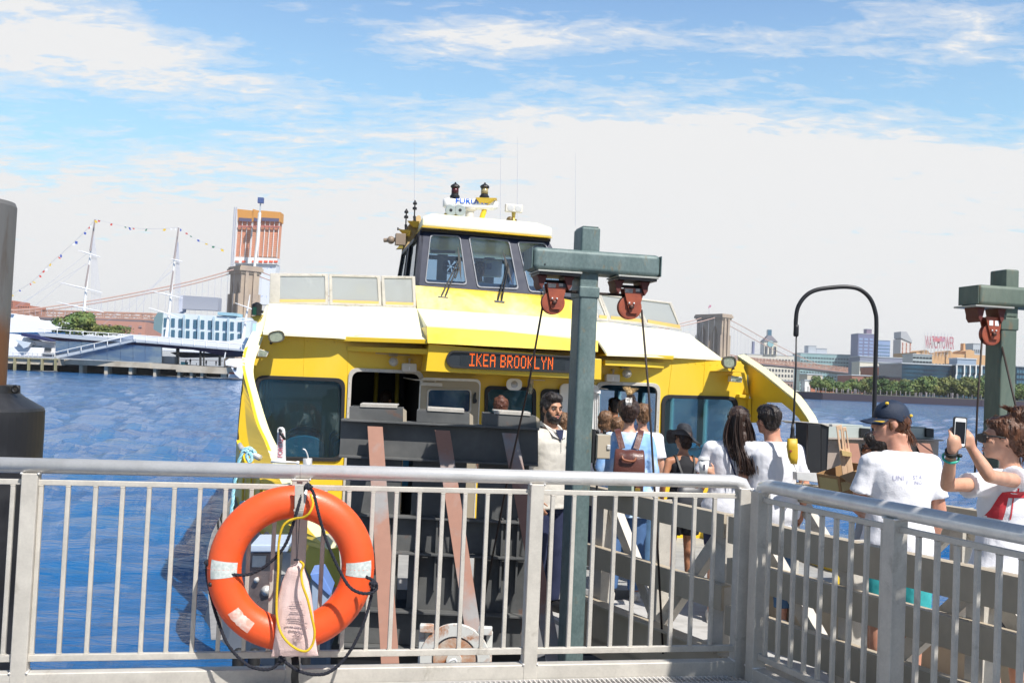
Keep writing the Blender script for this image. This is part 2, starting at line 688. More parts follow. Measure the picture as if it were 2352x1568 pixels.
M['brass'] = mat('brass', (.5, .36, .08), .35, .8)
M['led'] = mat('led_dot', (.9, .2, .02), .5, emit=((1, .13, .01), 1.3), grain=0)
M['ink'] = mat('dark_ink', (.05, .05, .08), .8)
M['navyframe'] = mat('navy_trim', (.011, .017, .042), .5, spec=.3, grain=.04)
# ================================================================== water
def build_water():
 m_ = bpy.data.materials.new('river_water')
 m_.use_nodes = True
 t = NT(m_.node_tree)
 m_.node_tree.nodes.clear()
 out = t.n('ShaderNodeOutputMaterial')
 geo = t.n('ShaderNodeNewGeometry').outputs['Position']
 b = t.n('ShaderNodeBsdfPrincipled', i={'Roughness': .09, 'IOR': 1.33, 'Specular IOR Level': .34})
 big = t.noise(t.n('ShaderNodeMapping', i={0: geo, 'Scale': (.05, .12, 1)}).outputs[0], 1.0, 4, .6, .5)
 c = t.mix(t.ramp(big, [(.35, 0), (.65, 1)]), (.003, .075, .235), (.008, .115, .31))
 # churned greenish patches and scraps of foam
 mid = t.noise(t.n('ShaderNodeMapping', i={0: geo, 'Scale': (.45, 1.4, 1)}).outputs[0], 1.0, 6, .68, .9)
 far = t.sep(geo)[1]
 near = t.n('ShaderNodeMapRange', i={0: far, 1: 12.0, 2: 19.0}).outputs[0]
 near = t.math('MULTIPLY', near, t.n('ShaderNodeMapRange', i={0: far, 1: 90.0, 2: 30.0}).outputs[0])
 gm = t.math('MULTIPLY', t.ramp(mid, [(.52, 0), (.66, 1)]), near)
 c = t.mix(t.math('MULTIPLY', gm, .3), c, (.085, .135, .12))
 fo = t.noise(t.n('ShaderNodeMapping', i={0: geo, 'Scale': (1.0, 3.2, 1)}).outputs[0], 1.6, 8, .74, 1.4)
 fm = t.math('MULTIPLY', t.math('MULTIPLY', t.ramp(fo, [(.63, 0), (.70, 1)]), near), t.ramp(mid, [(.46, 0), (.58, 1)]))
 c = t.mix(fm, c, (.62, .66, .64))
 t.t.links.new(c, b.inputs['Base Color'])
 t.t.links.new(t.math('ADD', t.math('MULTIPLY', fm, .5), .07), b.inputs['Roughness'])
 p1 = t.n('ShaderNodeMapping', i={0: geo, 'Scale': (.8, 2.9, 1), 'Rotation': (0, 0, R(-6))}).outputs[0]
 p2 = t.n('ShaderNodeMapping', i={0: geo, 'Scale': (.30, 1.15, 1), 'Rotation': (0, 0, R(6))}).outputs[0]
 h1 = t.noise(p1, 2.0, 6, .62, .9)
 h2 = t.noise(p1, 6.5, 5, .62, .6)
 h3 = t.noise(p2, 1.2, 5, .6, .5)
 hh = t.math('ADD', t.math('MULTIPLY', h1, .19), t.math('ADD', t.math('MULTIPLY', h2, .035), t.math('MULTIPLY', h3, .42)))
 bn = t.n('ShaderNodeBump', i={'Strength': 1.0, 'Distance': .42, 'Height': hh})
 t.t.links.new(bn.outputs[0], b.inputs['Normal'])
 t.t.links.new(b.outputs[0], out.inputs[0])
 mb = MB()
 # fan of rings out to the horizon; choppy swell on the near rings
 rows = [1.5 * 1.032 ** k for k in range(290)]
 angs = [R(-38 + 76 * k / 240) for k in range(241)]
 for r_ in rows:
  for a in angs:
   x, y = r_ * math.sin(a), r_ * math.cos(a)
   amp = .06 + .16 * min(1, max(0, (r_ - 9) / 20))
   fade = max(0, 1 - r_ / 420)
   n_ = noise.noise(V((x * .45, y * 1.4, 0))) + .6 * noise.noise(V((x * .8 + 9, y * 1.9, 2)))
   n_ += .30 * noise.noise(V((x * 2.1, y * 4.6, 5)))
   z = amp * fade * (n_ + .35 * abs(n_))
   mb.v.append(V((x, y, z)))
 W_ = len(angs)
 for i in range(len(rows) - 1):
  for k in range(W_ - 1):
   mb.f.append((i * W_ + k, i * W_ + k + 1, (i + 1) * W_ + k + 1, (i + 1) * W_ + k))
 mb.build('water', m_, smooth=True, kind='structure')
 # the bed below the water, behind and beside the fan
 mb = MB()
 mb.quad((-9000, -900, -1.2), (9000, -900, -1.2), (9000, 13800, -1.2), (-9000, 13800, -1.2))
 mb.build('river_bed', mat('river_bed', (.01, .06, .16), .3), kind='structure')


build_water()

M['winblue'] = mat('far_window_glass', (.07, .17, .26), .12, .3, grain=0)
M['windark'] = mat('dark_window', (.03, .04, .055), .15, grain=0)
M['concrete'] = mat('pier_concrete', (.48, .43, .35), .85, col2=(.36, .31, .24), nscale=.35, grain=.1)
M['timber'] = mat('pier_timber', (.26, .24, .13), .85, col2=(.34, .31, .2), nscale=.8)
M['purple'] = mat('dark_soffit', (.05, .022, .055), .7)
M['palegrey'] = mat('pale_grey_metal', (.46, .50, .55), .5, .1)
M['brick'] = mat('old_red_brick', (.46, .17, .105), .9, col2=(.38, .14, .09), nscale=.2, grain=.1)
M['tan'] = mat('tan_stone', (.62, .38, .19), .9, col2=(.55, .33, .17), nscale=.1)
M['granite'] = mat('tower_granite', (.42, .335, .25), .9, col2=(.30, .24, .20), nscale=.06, ncut=(.35, .7), grain=.15)
M['bridge'] = mat('bridge_truss_paint', (.40, .22, .16), .7, col2=(.30, .17, .13), nscale=.2)
M['bcable'] = mat('bridge_cable', (.50, .33, .28), .6, grain=0)
M['faint'] = mat('rigging', (.45, .47, .55), .7, grain=0)

UNITBOX = {}


def unit_box(mt):
 if mt.name not in UNITBOX:
  me = bpy.data.meshes.new('window')
  bm = bmesh.new()
  bmesh.ops.create_cube(bm, size=1)
  bm.to_mesh(me)
  bm.free()
  me.materials.append(mt)
  UNITBOX[mt.name] = me
 return UNITBOX[mt.name]


def part_box(name, parent, c, size, mt, rz=0, label=None):
 o = bpy.data.objects.new(name, unit_box(mt))
 COL.objects.link(o)
 o.parent = parent
 og = WORLD0[parent.name]
 o.location = V(c) - og
 o.scale = size
 o.rotation_euler = (0, 0, rz)
 if label:
  o['label'] = label
 WORLD0[o.name] = og
 return o


def building(name, label, cat, tl, tr, yb, Y, depth, wall, wins=None, group=None, roof=True, zb=None, wm=None, extra=None):
 """upright block seen between picture points tl and tr (its top corners); yb = picture y of its foot"""
 a, b_ = U(*tl, Y), U(*tr, Y)
 z1 = (a.z + b_.z) / 2
 z0 = zb if zb is not None else U(tl[0], yb, Y).z
 e = thing(name, label, cat, V(((a.x + b_.x) / 2, Y, z0)), group)
 w = b_.x - a.x
 mb = MB().box(((a.x + b_.x) / 2, Y + depth / 2, (z0 + z1) / 2), (w, depth, z1 - z0))
 mb.build('wall', wall, e)
 if roof:
  MB().box(((a.x + b_.x) / 2, Y + depth / 2, z1 + .35), (w + .8, depth + .8, .7)).build('roof', M['palegrey'] if roof is True else roof, e)
 if wins:
  nx, ny, fw, fh = wins[:4]
  top = wins[4] if len(wins) > 4 else .06
  bot = wins[5] if len(wins) > 5 else .06
  H = (z1 - z0)
  for j in range(ny):
   for i in range(nx):
    cx = a.x + w * (i + .5) / nx
    cz = z1 - H * top - H * (1 - top - bot) * (j + .5) / ny
    part_box('window', e, (cx, Y - .05, cz), (w / nx * fw, .5, H * (1 - top - bot) / ny * fh), wm or M['windark'])
 return e


# ================================================================== left: pier with an upper deck
c5 = crop(0, 780, 5.88)
c3 = crop(380, 760, 6.031)
c1 = crop(0, 500, 3.136)
cT = crop(560, 520, 3.92)
PY = 215.0


def slab(name, parent, pts, Y, depth, mt, cc=None, label=None):
 q = [U(*(cc(*p) if cc else p), Y) for p in pts]
 return MB().prism(q, (0, depth, 0)).build(name, mt, parent, label=label)


def left_pier():
 e = thing('pier', 'long two level pier with a grey upper deck, ramp and glass pavilion across the water', 'pier', U(*c5(1500, 1150), PY))
 # lower concrete deck in two heights
 slab('lower_deck', e, [(910, 1050), (2352, 1110), (2352, 1195), (910, 1130)], PY, 26, M['concrete'], c5)
 slab('lower_deck', e, [(0, 1255), (1335, 1335), (1335, 1440), (545, 1405), (545, 1370), (0, 1345)], PY + .3, 26, M['concrete'], c3)
 for px in (1270, 1665, 2050):
  slab('pile', e, [(px - 26, 1140), (px + 26, 1140), (px + 22, 1290), (px - 30, 1290)], PY + .6, 2.5, M['concrete'], c5)
 for px in (200, 590, 790, 960, 1290):
  slab('pile', e, [(px - 22, 1350), (px + 22, 1350), (px + 18, 1500), (px - 26, 1500)], PY + .8, 2.5, M['concrete'], c3)
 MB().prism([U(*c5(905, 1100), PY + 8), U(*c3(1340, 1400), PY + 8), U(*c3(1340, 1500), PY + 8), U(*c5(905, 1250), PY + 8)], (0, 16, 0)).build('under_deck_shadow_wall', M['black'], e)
 # upper deck: front fascia and dark tapered soffit
 f1 = [c5(590, 635), c5(1100, 665), c5(2090, 745), c3(0, 895), c3(1640, 1045), c3(1640, 1075), c3(0, 935), c5(2090, 790), c5(1500, 765), c5(640, 690)]
 q = [U(*p, PY - 1) for p in f1]
 MB().prism(q, (0, 26, 0)).build('upper_deck', M['palegrey'], e)
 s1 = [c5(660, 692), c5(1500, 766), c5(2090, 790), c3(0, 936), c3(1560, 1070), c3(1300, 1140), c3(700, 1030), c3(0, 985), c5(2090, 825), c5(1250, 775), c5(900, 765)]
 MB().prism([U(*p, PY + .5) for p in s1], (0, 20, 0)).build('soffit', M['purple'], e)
 # glass pavilion panes
 gp = mat('pavilion_glass', (.34, .48, .72), .2, .7, col2=(.62, .70, .78), nscale=.25, ncut=(.42, .58), stretch=(.6, 1, 2.2), grain=0)  # pale patches paint sky reflections into the glass colour
 xs = [870, 1075, 1280, 1480, 1685, 1890, 2090, 2280, 2352 + 190]
 for i in range(len(xs) - 1):
  xa, xb = xs[i] + 3, xs[i + 1] - 3
  tp = lambda x: 760 + (x - 870) * .055
  bt = lambda x: 1030 + (x - 870) * .052
  slab('glass_pane', e, [(xa, tp(xa)), (xb, tp(xb)), (xb, bt(xb)), (xa, bt(xa))], PY + 2, .4, gp, c5)
 # ramp up to the deck
 MB().prism([U(*c5(*p), PY - 2.2) for p in [(850, 985), (900, 1045), (2110, 775), (2110, 735)]], (0, 1.2, 0)).build('ramp', M['palegrey'], e)
 MB().tube([U(*c5(860, 950), PY - 2.4), U(*c5(2100, 672), PY - 2.4)], .10, 5).tube([U(*c5(860, 950), PY - 1.2), U(*c5(2100, 672), PY - 1.2)], .10, 5).build('ramp_handrail', M['white'], e)
 rg = glass_mat('ramp_glass', (.7, .75, .85), 1.0, .1, .3)
 MB().prism([U(*c5(*p), PY - 2.3) for p in [(860, 955), (870, 990), (2090, 735), (2100, 680)]], (0, .1, 0)).build('ramp_glass', M['palegrey'] if False else rg, e)
 for k in range(7):
  f = k / 6
  x = 860 + 1240 * f
  MB().tube([U(*c5(x, 955 - 282 * f), PY - 2.4), U(*c5(x, 1015 - 270 * f), PY - 2.4)], .09, 4).build('ramp_post', M['white'], e)
 # balustrade of the upper deck
 def topy(x):   # in c5 x
  return 590 + (x - 1040) * .083
 MB().tube([U(*c5(600, 575), PY - 1), U(*c5(2090, 672), PY - 1), U(*c3(400, 850), PY - 1), U(*c3(1640, 965), PY - 1)], .08, 4).build('balustrade_rail', M['white'], e)
 for x in (700, 900, 1100, 1305, 1505, 1703, 1900, 2095):
  y = 575 + (x - 600) * .065
  MB().tube([U(*c5(x, y), PY - 1.1), U(*c5(x - 2, y + 62), PY - 1.1)], .09, 4).build('balustrade_post', M['white'], e)
 for x in (60, 255, 450, 645, 840, 1030, 1215, 1405, 1600):
  y = 815 + x * .093
  MB().tube([U(*c3(x, y), PY - 1.1), U(*c3(x - 2, y + 90), PY - 1.1)], .09, 4).build('balustrade_post', M['white'], e)
 for x, w in ((550, 14), (578, 10), (932, 20), (985, 8), (1245, 30)):
  slab('column', e, [(x - w / 2, 1010), (x + w / 2, 1010), (x + w / 2 - 3, 1310), (x - w / 2 - 3, 1310)], PY + 5, .8, M['windark'], c3)
 slab('kiosk', e, [(258, 1150), (520, 1160), (520, 1280), (258, 1262)], PY + 3, 3, mat('kiosk_grey', (.30, .32, .35), .7), c3)
 slab('lounge_roof', e, [(450, 1095), (560, 1085), (1240, 1110), (1500, 1130), (1500, 1165), (620, 1175)], PY + 22, 3, mat('slate', (.13, .15, .22), .7), c3)
 slab('far_railing', e, [(610, 1205), (1300, 1225), (1300, 1232), (610, 1212)], PY + 18, .3, mat('pink_rail', (.6, .25, .2), .7), c3)
 # people under the deck
 pm = mat('far_dark_clothes', (.03, .035, .05), .9, grain=0)
 for k, (x, y0, y1, lab) in enumerate([(703, 1210, 1290, 'far pedestrian with a bag standing beside the cyan kiosk under the pier deck'),
           (772, 1190, 1290, 'far pedestrian in dark clothes standing left of the middle pier column'),
           (872, 1255, 1300, 'small far child just left of the thick pier column'),
           (993, 1262, 1306, 'small far child just right of the thin pier column'),
           (1028, 1215, 1305, 'far pedestrian walking to the right of the thin pier column'),
           (1187, 1225, 1308, 'far pedestrian left of the rightmost thick pier column')]):
  a, b_ = U(*c3(x, y1), PY + 4), U(*c3(x + 3, y0), PY + 4)
  h = b_.z - a.z
  mb = MB()
  c = V((a.x, PY + 4, a.z))
  mb.cap([c + V((-.09, 0, .04)) * h / 1.7, c + V((-.07, 0, .85)) * h / 1.7], [.07 * h / 1.7, .11 * h / 1.7], 6)
  mb.cap([c + V((.12, 0, .04)) * h / 1.7, c + V((.07, 0, .85)) * h / 1.7], [.07 * h / 1.7, .11 * h / 1.7], 6)
  mb.cap([c + V((0, 0, .85)) * h / 1.7, c + V((0, 0, 1.35)) * h / 1.7], [.19 * h / 1.7, .2 * h / 1.7], 8)
  mb.cap([c + V((.22, 0, 1.35)) * h / 1.7, c + V((.28, -.1, .8)) * h / 1.7], [.06 * h / 1.7, .05 * h / 1.7], 6)
  mb.cap([c + V((-.22, 0, 1.35)) * h / 1.7, c + V((-.27, -.05, .8)) * h / 1.7], [.06 * h / 1.7, .05 * h / 1.7], 6)
  mb.ball(c + V((0, 0, 1.6)) * h / 1.7, .11 * h / 1.7, 8, 6)
  mb.build('person', pm, smooth=True, voxel=.05, label=lab, cat='person', group='far people under the pier deck', origin=c)
 slab('cyan_kiosk', e, [(620, 1240), (690, 1245), (690, 1292), (620, 1288)], PY + 4, 2, mat('cyan', (.2, .55, .6), .6), c3)
 return e


left_pier()


def timber_pier():
 e = thing('timber_pier', 'low old timber pier with mossy piles and railing at the far left', 'pier', U(*c5(500, 1200), PY - 3))
 slab('deck', e, [(-80, 1010), (910, 1050), (905, 1150), (-80, 1110)], PY - 3, 20, M['concrete'], c5)
 slab('edge_beam', e, [(-80, 1012), (912, 1050), (912, 1068), (-80, 1030)], PY - 3.4, .4, M['timber'], c5)
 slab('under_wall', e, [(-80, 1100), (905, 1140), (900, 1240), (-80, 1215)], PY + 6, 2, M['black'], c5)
 for x in (20, 220, 440, 652, 862):
  slab('pile', e, [(x - 11, 1040), (x + 11, 1040), (x + 6, 1232), (x - 16, 1232)], PY - 3.8, .8, M['timber'], c5)
 MB().tube([U(*c5(0, 935), PY - 3.3), U(*c5(860, 970), PY - 3.3)], .07, 4).build('handrail', M['white'], e)
 for x in (100, 205, 300, 380, 445, 510, 590, 655, 830):
  MB().tube([U(*c5(x, 940 + x * .04), PY - 3.3), U(*c5(x, 1020 + x * .04), PY - 3.3)], .07, 4).build('rail_post', M['palegrey'], e)
 g = slab('bin', None, [(665, 950), (820, 955), (818, 1010), (662, 1005)], PY - 3, 2, mat('bin_mesh', (.12, .13, .15), .6), c5)
 g.name = 'crate_bin'
 tag(g, 'dark slatted bin standing at the end of the timber pier', 'bin')


timber_pier()


def left_boats():
 e = thing('yacht', 'large white motor yacht moored behind the timber pier', 'yacht', U(*c5(400, 1000), 232))
 wm = mat('yacht_white', (.80, .80, .82), .4, grain=.02)
 slab('hull', e, [(-60, 840), (250, 860), (860, 880), (850, 1010), (-60, 1000)], 232, 7, wm, c5)
 slab('superstructure', e, [(-60, 660), (120, 650), (420, 720), (520, 760), (866, 790), (860, 885), (-60, 860)], 233, 5, wm, c5)
 slab('side_window', e, [(500, 845), (655, 850), (640, 890), (465, 885)], 232.7, .4, M['winblue'], c5)
 slab('side_window', e, [(700, 872), (800, 878), (800, 925), (697, 920)], 231.7, .4, M['windark'], c5)
 slab('flared_bow', e, [(245, 750), (490, 795), (440, 860), (370, 885)], 231, 3, mat('bow_shadow', (.55, .62, .70), .5), c5)
 slab('canopy', e, [(340, 640), (600, 690), (860, 770), (760, 775), (330, 690)], 231, 9, mat('navy_canopy', (.02, .025, .10), .6), c5)
 e = thing('event_tent', 'big white event tent behind the pier at far left', 'tent', U(*c5(500, 600), 262))
 tm = mat('tent_white', (.82, .82, .83), .7, grain=.02)
 slab('canvas', e, [(-60, 345), (215, 350), (240, 400), (345, 400), (352, 430), (960, 460), (1050, 480), (1050, 625), (-60, 640)], 262, 14, tm, c5)
 slab('ridge', e, [(150, 348), (215, 352), (212, 340), (160, 336)], 261.5, 14, tm, c5)
 e = thing('motor_boat', 'white motor boat moored at the right end of the pier', 'boat', U(*c3(1500, 1490), 205))
 MB().prism([U(*c3(*p), 205) for p in [(1430, 1330), (1700, 1340), (1700, 1520), (1570, 1510), (1500, 1450)]], (0, 5, 0)).build('hull', wm, e)
 MB().prism([U(*c3(*p), 206) for p in [(1340, 1230), (1400, 1190), (1560, 1190), (1640, 1240), (1640, 1340), (1345, 1300)]], (0, 3.4, 0)).build('cabin', wm, e)
 slab('window', e, [(1470, 1335), (1520, 1335), (1515, 1380), (1480, 1375)], 204.8, .3, M['windark'], c3)
 MB().tube([U(*c3(1325, 1190), 206), U(*c3(1342, 1090), 206)], .12, 5).build('mast', M['white'], e)
 e = thing('barge', 'rust red work barge floating left of the white motor boat', 'barge', U(*c3(1480, 1500), 207))
 slab('hull', e, [(1395, 1440), (1530, 1448), (1560, 1510), (1385, 1500)], 207, 4, M['white'], c3)
 slab('deckhouse', e, [(1400, 1410), (1520, 1418), (1540, 1465), (1395, 1460)], 207.5, 3, mat('barge_red', (.5, .14, .08), .8), c3)


left_boats()


# ---------------------------------------------------------------- foliage
def leaf_crown(name, parent, c, rad, n, mt, leaf, seed, lobes=7, flat=.8, label=None):
 rnd = random.Random(seed)
 mb = MB()
 L = []
 for k in range(lobes):
  a = rnd.uniform(0, 6.28)
  rr = rnd.uniform(.15, .62)
  L.append((V((math.cos(a) * rr * rad[0], math.sin(a) * rr * rad[1], rnd.uniform(-.45, .55) * rad[2])), rnd.uniform(.34, .56)))
 for i in range(n):
  lc, lr = rnd.choice(L)
  d = V((rnd.gauss(0, 1), rnd.gauss(0, 1), rnd.gauss(0, 1))).normalized()
  q = lc + V((d.x * rad[0], d.y * rad[1], d.z * rad[2] * flat)) * lr * rnd.uniform(.72, 1.04)
  p = V(c) + q
  nn = (d + V((rnd.uniform(-.6, .6), rnd.uniform(-.6, .6), rnd.uniform(-.3, .8)))).normalized()
  a = nn.orthogonal().normalized()
  a = Matrix.Rotation(rnd.uniform(0, 6.28), 3, nn) @ a
  b = nn.cross(a)
  s_ = leaf * rnd.uniform(.6, 1.3)
  mb.quad(p - a * s_ - b * s_ * .6, p + a * s_ - b * s_ * .6, p + a * s_ * .7 + b * s_ * .6, p - a * s_ * .7 + b * s_ * .6)
 me_o = mb.build(name, mt, parent, label=label)
 return me_o


M['leaf1'] = mat('leaf_dark_green', (.035, .085, .022), .7, col2=(.09, .14, .03), nscale=.35, ncut=(.4, .6), grain=.25)
M['leaf2'] = mat('leaf_mid_green', (.075, .145, .035), .7, col2=(.14, .17, .035), nscale=.3, ncut=(.4, .6), grain=.25)
M['leaf3'] = mat('leaf_olive', (.15, .155, .03), .7, col2=(.08, .12, .03), nscale=.3, ncut=(.4, .6), grain=.25)
M['bark'] = mat('bark', (.09, .065, .045), .9)


def tree_thing(label, base, h, w, mt, seed, n=900, leaf=.5, cat='tree', group=None):
 e = thing('tree', label, cat, base, group)
 tr = MB()
 top = V((0, 0, h * .55))
 tr.tube([base, base + V((.03 * h, 0, h * .25)), base + top], [h * .03, h * .024, h * .012], 6)
 for k in range(4):
  a = k * 1.7 + seed
  tr.tube([base + V((0, 0, h * (.25 + .06 * k))), base + V((math.cos(a) * w * .3, math.sin(a) * w * .3, h * (.55 + .05 * k)))], [h * .013, h * .005], 5)
 tr.build('trunk', M['bark'], e)
 leaf_crown('crown', e, base + V((0, 0, h * .50)), (w / 2, w / 2, h * .52), n, mt, leaf, seed, lobes=11, flat=.95)
 return e


b0 = U(*c5(1240, 600), PY + 6)
e = thing('tree', 'bushy green tree growing on the upper deck of the pier', 'tree', b0)
MB().tube([b0, b0 + V((0, 0, 3))], [.25, .1], 6).build('trunk', M['bark'], e)
leaf_crown('crown', e, U(*c5(1270, 500), PY + 6), (6.4, 4, 3.1), 2600, M['leaf2'], .26, 3)
b0 = U(*c5(1680, 620), PY + 6)
e = thing('shrub', 'long low hedge of shrubs beside the tree on the pier deck', 'shrub', b0)
leaf_crown('foliage', e, U(*c5(1660, 600), PY + 6), (7.6, 2, 1.4), 1800, M['leaf3'], .22, 5, lobes=12)
e = thing('shrub', 'short strip of dry planting left of the tree on the pier deck', 'shrub', U(*c5(980, 615), PY + 6))
leaf_crown('foliage', e, U(*c5(985, 608), PY + 6), (3.2, 1.5, .6), 600, M['leaf3'], .2, 6, lobes=8)


# ================================================================== tall ship
def tall_ship():
 Y = 300
 e = thing('sailing_ship', 'tall ship with bare white and brown masts and square yards', 'ship', U(*c1(1000, 1300), Y))
 pw, pb = mat('mast_white', (.80, .79, .77), .6, grain=0), mat('mast_brown', (.36, .30, .28), .7, grain=0)
 MB().prism([U(*c1(*p), Y) for p in [(560, 1200), (1900, 1290), (2060, 1260), (1980, 1400), (700, 1330)]], (0, 9, 0)).build('hull', M['white'], e)

 def mast(pts, yards, dark):
  P_ = [U(*c1(*p), Y + 4) for p in pts]
  n_ = len(P_)
  mo = MB().tube(P_, [.46 - .34 * k / (n_ - 1) for k in range(n_)], 7).build('mast', pw, e)
  for (a, b_) in dark:
   MB().tube([U(*c1(*a), Y + 3.6), U(*c1(*b_), Y + 3.6)], [.30, .22], 6).build('dark_section', pb, mo)
  for (a, b_) in yards:
   A, B = U(*c1(*a), Y + 3), U(*c1(*b_), Y + 3)
   MB().tube([A, (A + B) / 2, B], [.10, .22, .10], 6).build('yard', pw, mo)
 mast([(690, 1200), (720, 870), (760, 540), (798, 265)], [((500, 798), (860, 885)), ((470, 962), (870, 1048)), ((655, 530), (845, 588))],
   [((717, 830), (746, 650)), ((757, 535), (797, 270))])
 mast([(1390, 1280), (1430, 930), (1465, 580), (1498, 335)], [((1260, 868), (1530, 930)), ((1245, 1010), (1500, 1092)), ((1430, 600), (1530, 625))],
   [((1428, 880), (1452, 700)), ((1460, 605), (1497, 340))])
 mast([(2030, 1300), (2060, 1100), (2080, 990), (2095, 900)], [((1970, 970), (2190, 1050)), ((1960, 1130), (2180, 1110))], [])
 rg = MB()
 def line(a, b_, r_=.045):
  rg.tube([U(*c1(*a), Y + 3.5), U(*c1(*b_), Y + 3.5)], r_, 3, cap=False)
 for k in range(7):
  line((770 + 3 * k, 420 - 4 * k), (765 + 15 * k, 1030))
  line((1482 + 2 * k, 460), (1460 + 10 * k, 1050))
 for a, b_ in [((735, 640), (130, 1000)), ((720, 640), (300, 990)), ((1445, 700), (1040, 1040)), ((1440, 700), (800, 1200)), ((1470, 590), (1130, 1050)), ((750, 540), (180, 990))]:
  line(a, b_)
 rg.build('rigging', M['faint'], e)
 # dressing lines of signal flags
 for nm, pts, n_, lab in [('signal_flags', [(95, 900), (270, 790), (420, 640), (590, 490), (735, 345), (797, 268)], 20, 'signal flags strung up to the left ship mast from the far left'),
        ('signal_flags', [(798, 268), (1000, 320), (1150, 345), (1350, 348), (1498, 338)], 14, 'signal flags strung between the two tall ship masts'),
        ('signal_flags', [(1498, 338), (1590, 405), (1720, 468), (1890, 530)], 7, 'signal flags running down to the right of the second ship mast')]:
  P_ = bez([U(*c1(*p), Y + 2) for p in pts], 8)
  f = thing(nm, lab, 'flags', P_[0])
  MB().tube(P_, .04, 3).build('rope', M['faint'], f)
  cols = [(.6, .08, .06), (.03, .08, .4), (.75, .5, .04), (.8, .8, .8), (.05, .2, .12), (.03, .08, .4)]
  for k in range(n_):
   if random.random() < .22:
    continue
   p = P_[int((k + random.uniform(.2, .8)) / n_ * (len(P_) - 1))]
   w_ = random.uniform(.35, .8)
   h_ = random.uniform(.35, .8)
   q = V((random.uniform(-.4, .4), 0, 0))
   kk = random.choice(range(6))
   if ('flag%d' % kk) not in M:
    M['flag%d' % kk] = mat('flag_cloth', cols[kk], .8, grain=0)
   MB().prism([p, p + V((w_, 0, -.1)), p + V((w_, 0, -.1 - h_)) + q, p + V((0, 0, -h_)) + q], (0, .05, 0)).build('flag', M['flag%d' % kk], f)


tall_ship()

# ================================================================== left far buildings
M['cyanpanel'] = mat('pale_panel', (.66, .72, .74), .5, grain=.02)


def seaport():
 e = thing('market_building', 'white and glass waterfront hall with tall window bays behind the ship', 'building', U(*c3(1000, 900), 380))
 Y = 380
 q = [U(*c3(*p), Y) for p in [(320, 450), (1760, 540), (1720, 1010), (310, 860)]]
 MB().prism(q, (0, 9, 0)).build('wall', M['cyanpanel'], e)
 slab('glass_corner', e, [(190, 540), (250, 450), (330, 455), (300, 790), (178, 720)], Y - 1, 20, mat('teal_glass', (.20, .30, .32), .15, .2), c3)
 slab('penthouse', e, [(645, 175), (1225, 212), (1215, 418), (635, 392)], Y + 10, 5, mat('penthouse_grey', (.34, .35, .40), .4, .2), c3)
 slab('penthouse_side', e, [(600, 190), (650, 172), (640, 430), (585, 455)], Y + 9.5, 5, M['faint'], c3)
 slab('roof_trim', e, [(1215, 440), (1530, 462), (1525, 510), (1213, 490)], Y - .6, 8, mat('trim_blue', (.32, .52, .60), .5), c3)
 n_ = 11
 for r_ in range(2):
  for k in range(n_):
   x = 350 + k * 119
   y = 535 + k * 7.2 + r_ * 185
   w = 55
   h = 135 if r_ == 0 else 125
   slab('window', e, [(x, y), (x + w, y + 3), (x + w - 4, y + h + 3), (x - 4, y + h)], Y - .3, .6, M['winblue'], c3)
 for k in range(6):
  x = 420 + k * 238
  slab('pilaster', e, [(x, 470 + x * .06 - 20), (x + 22, 470 + x * .06 - 20), (x + 10, 900 + x * .06 - 20), (x - 12, 900 + x * .06 - 20)], Y - 1.2, 1.0, mat('pilaster_blue', (.42, .54, .60), .4), c3)


seaport()
building('brick_building', 'old red brick waterfront building behind the pier tree', 'building', c5(1500, 440), c5(2290, 470), c5(0, 700)[1], 420, 30,
   mat('pale_brick', (.50, .25, .18), .9, col2=(.44, .22, .17), nscale=.05), (5, 2, .3, .3), roof=False, wm=mat('shutter_brown', (.36, .24, .22), .8))
building('brick_building', 'reddish apartment block left of the bridge approach, stepped top', 'building', c5(280, 215), c5(470, 200), c5(0, 330)[1], 860, 30, M['brick'], (5, 3, .5, .4), roof=False)
building('brick_tower', 'narrow brick tower right beside the rusty pile', 'building', c5(120, 130), c5(215, 135), c5(0, 330)[1], 870, 30, M['brick'], (3, 5, .4, .4), roof=False)


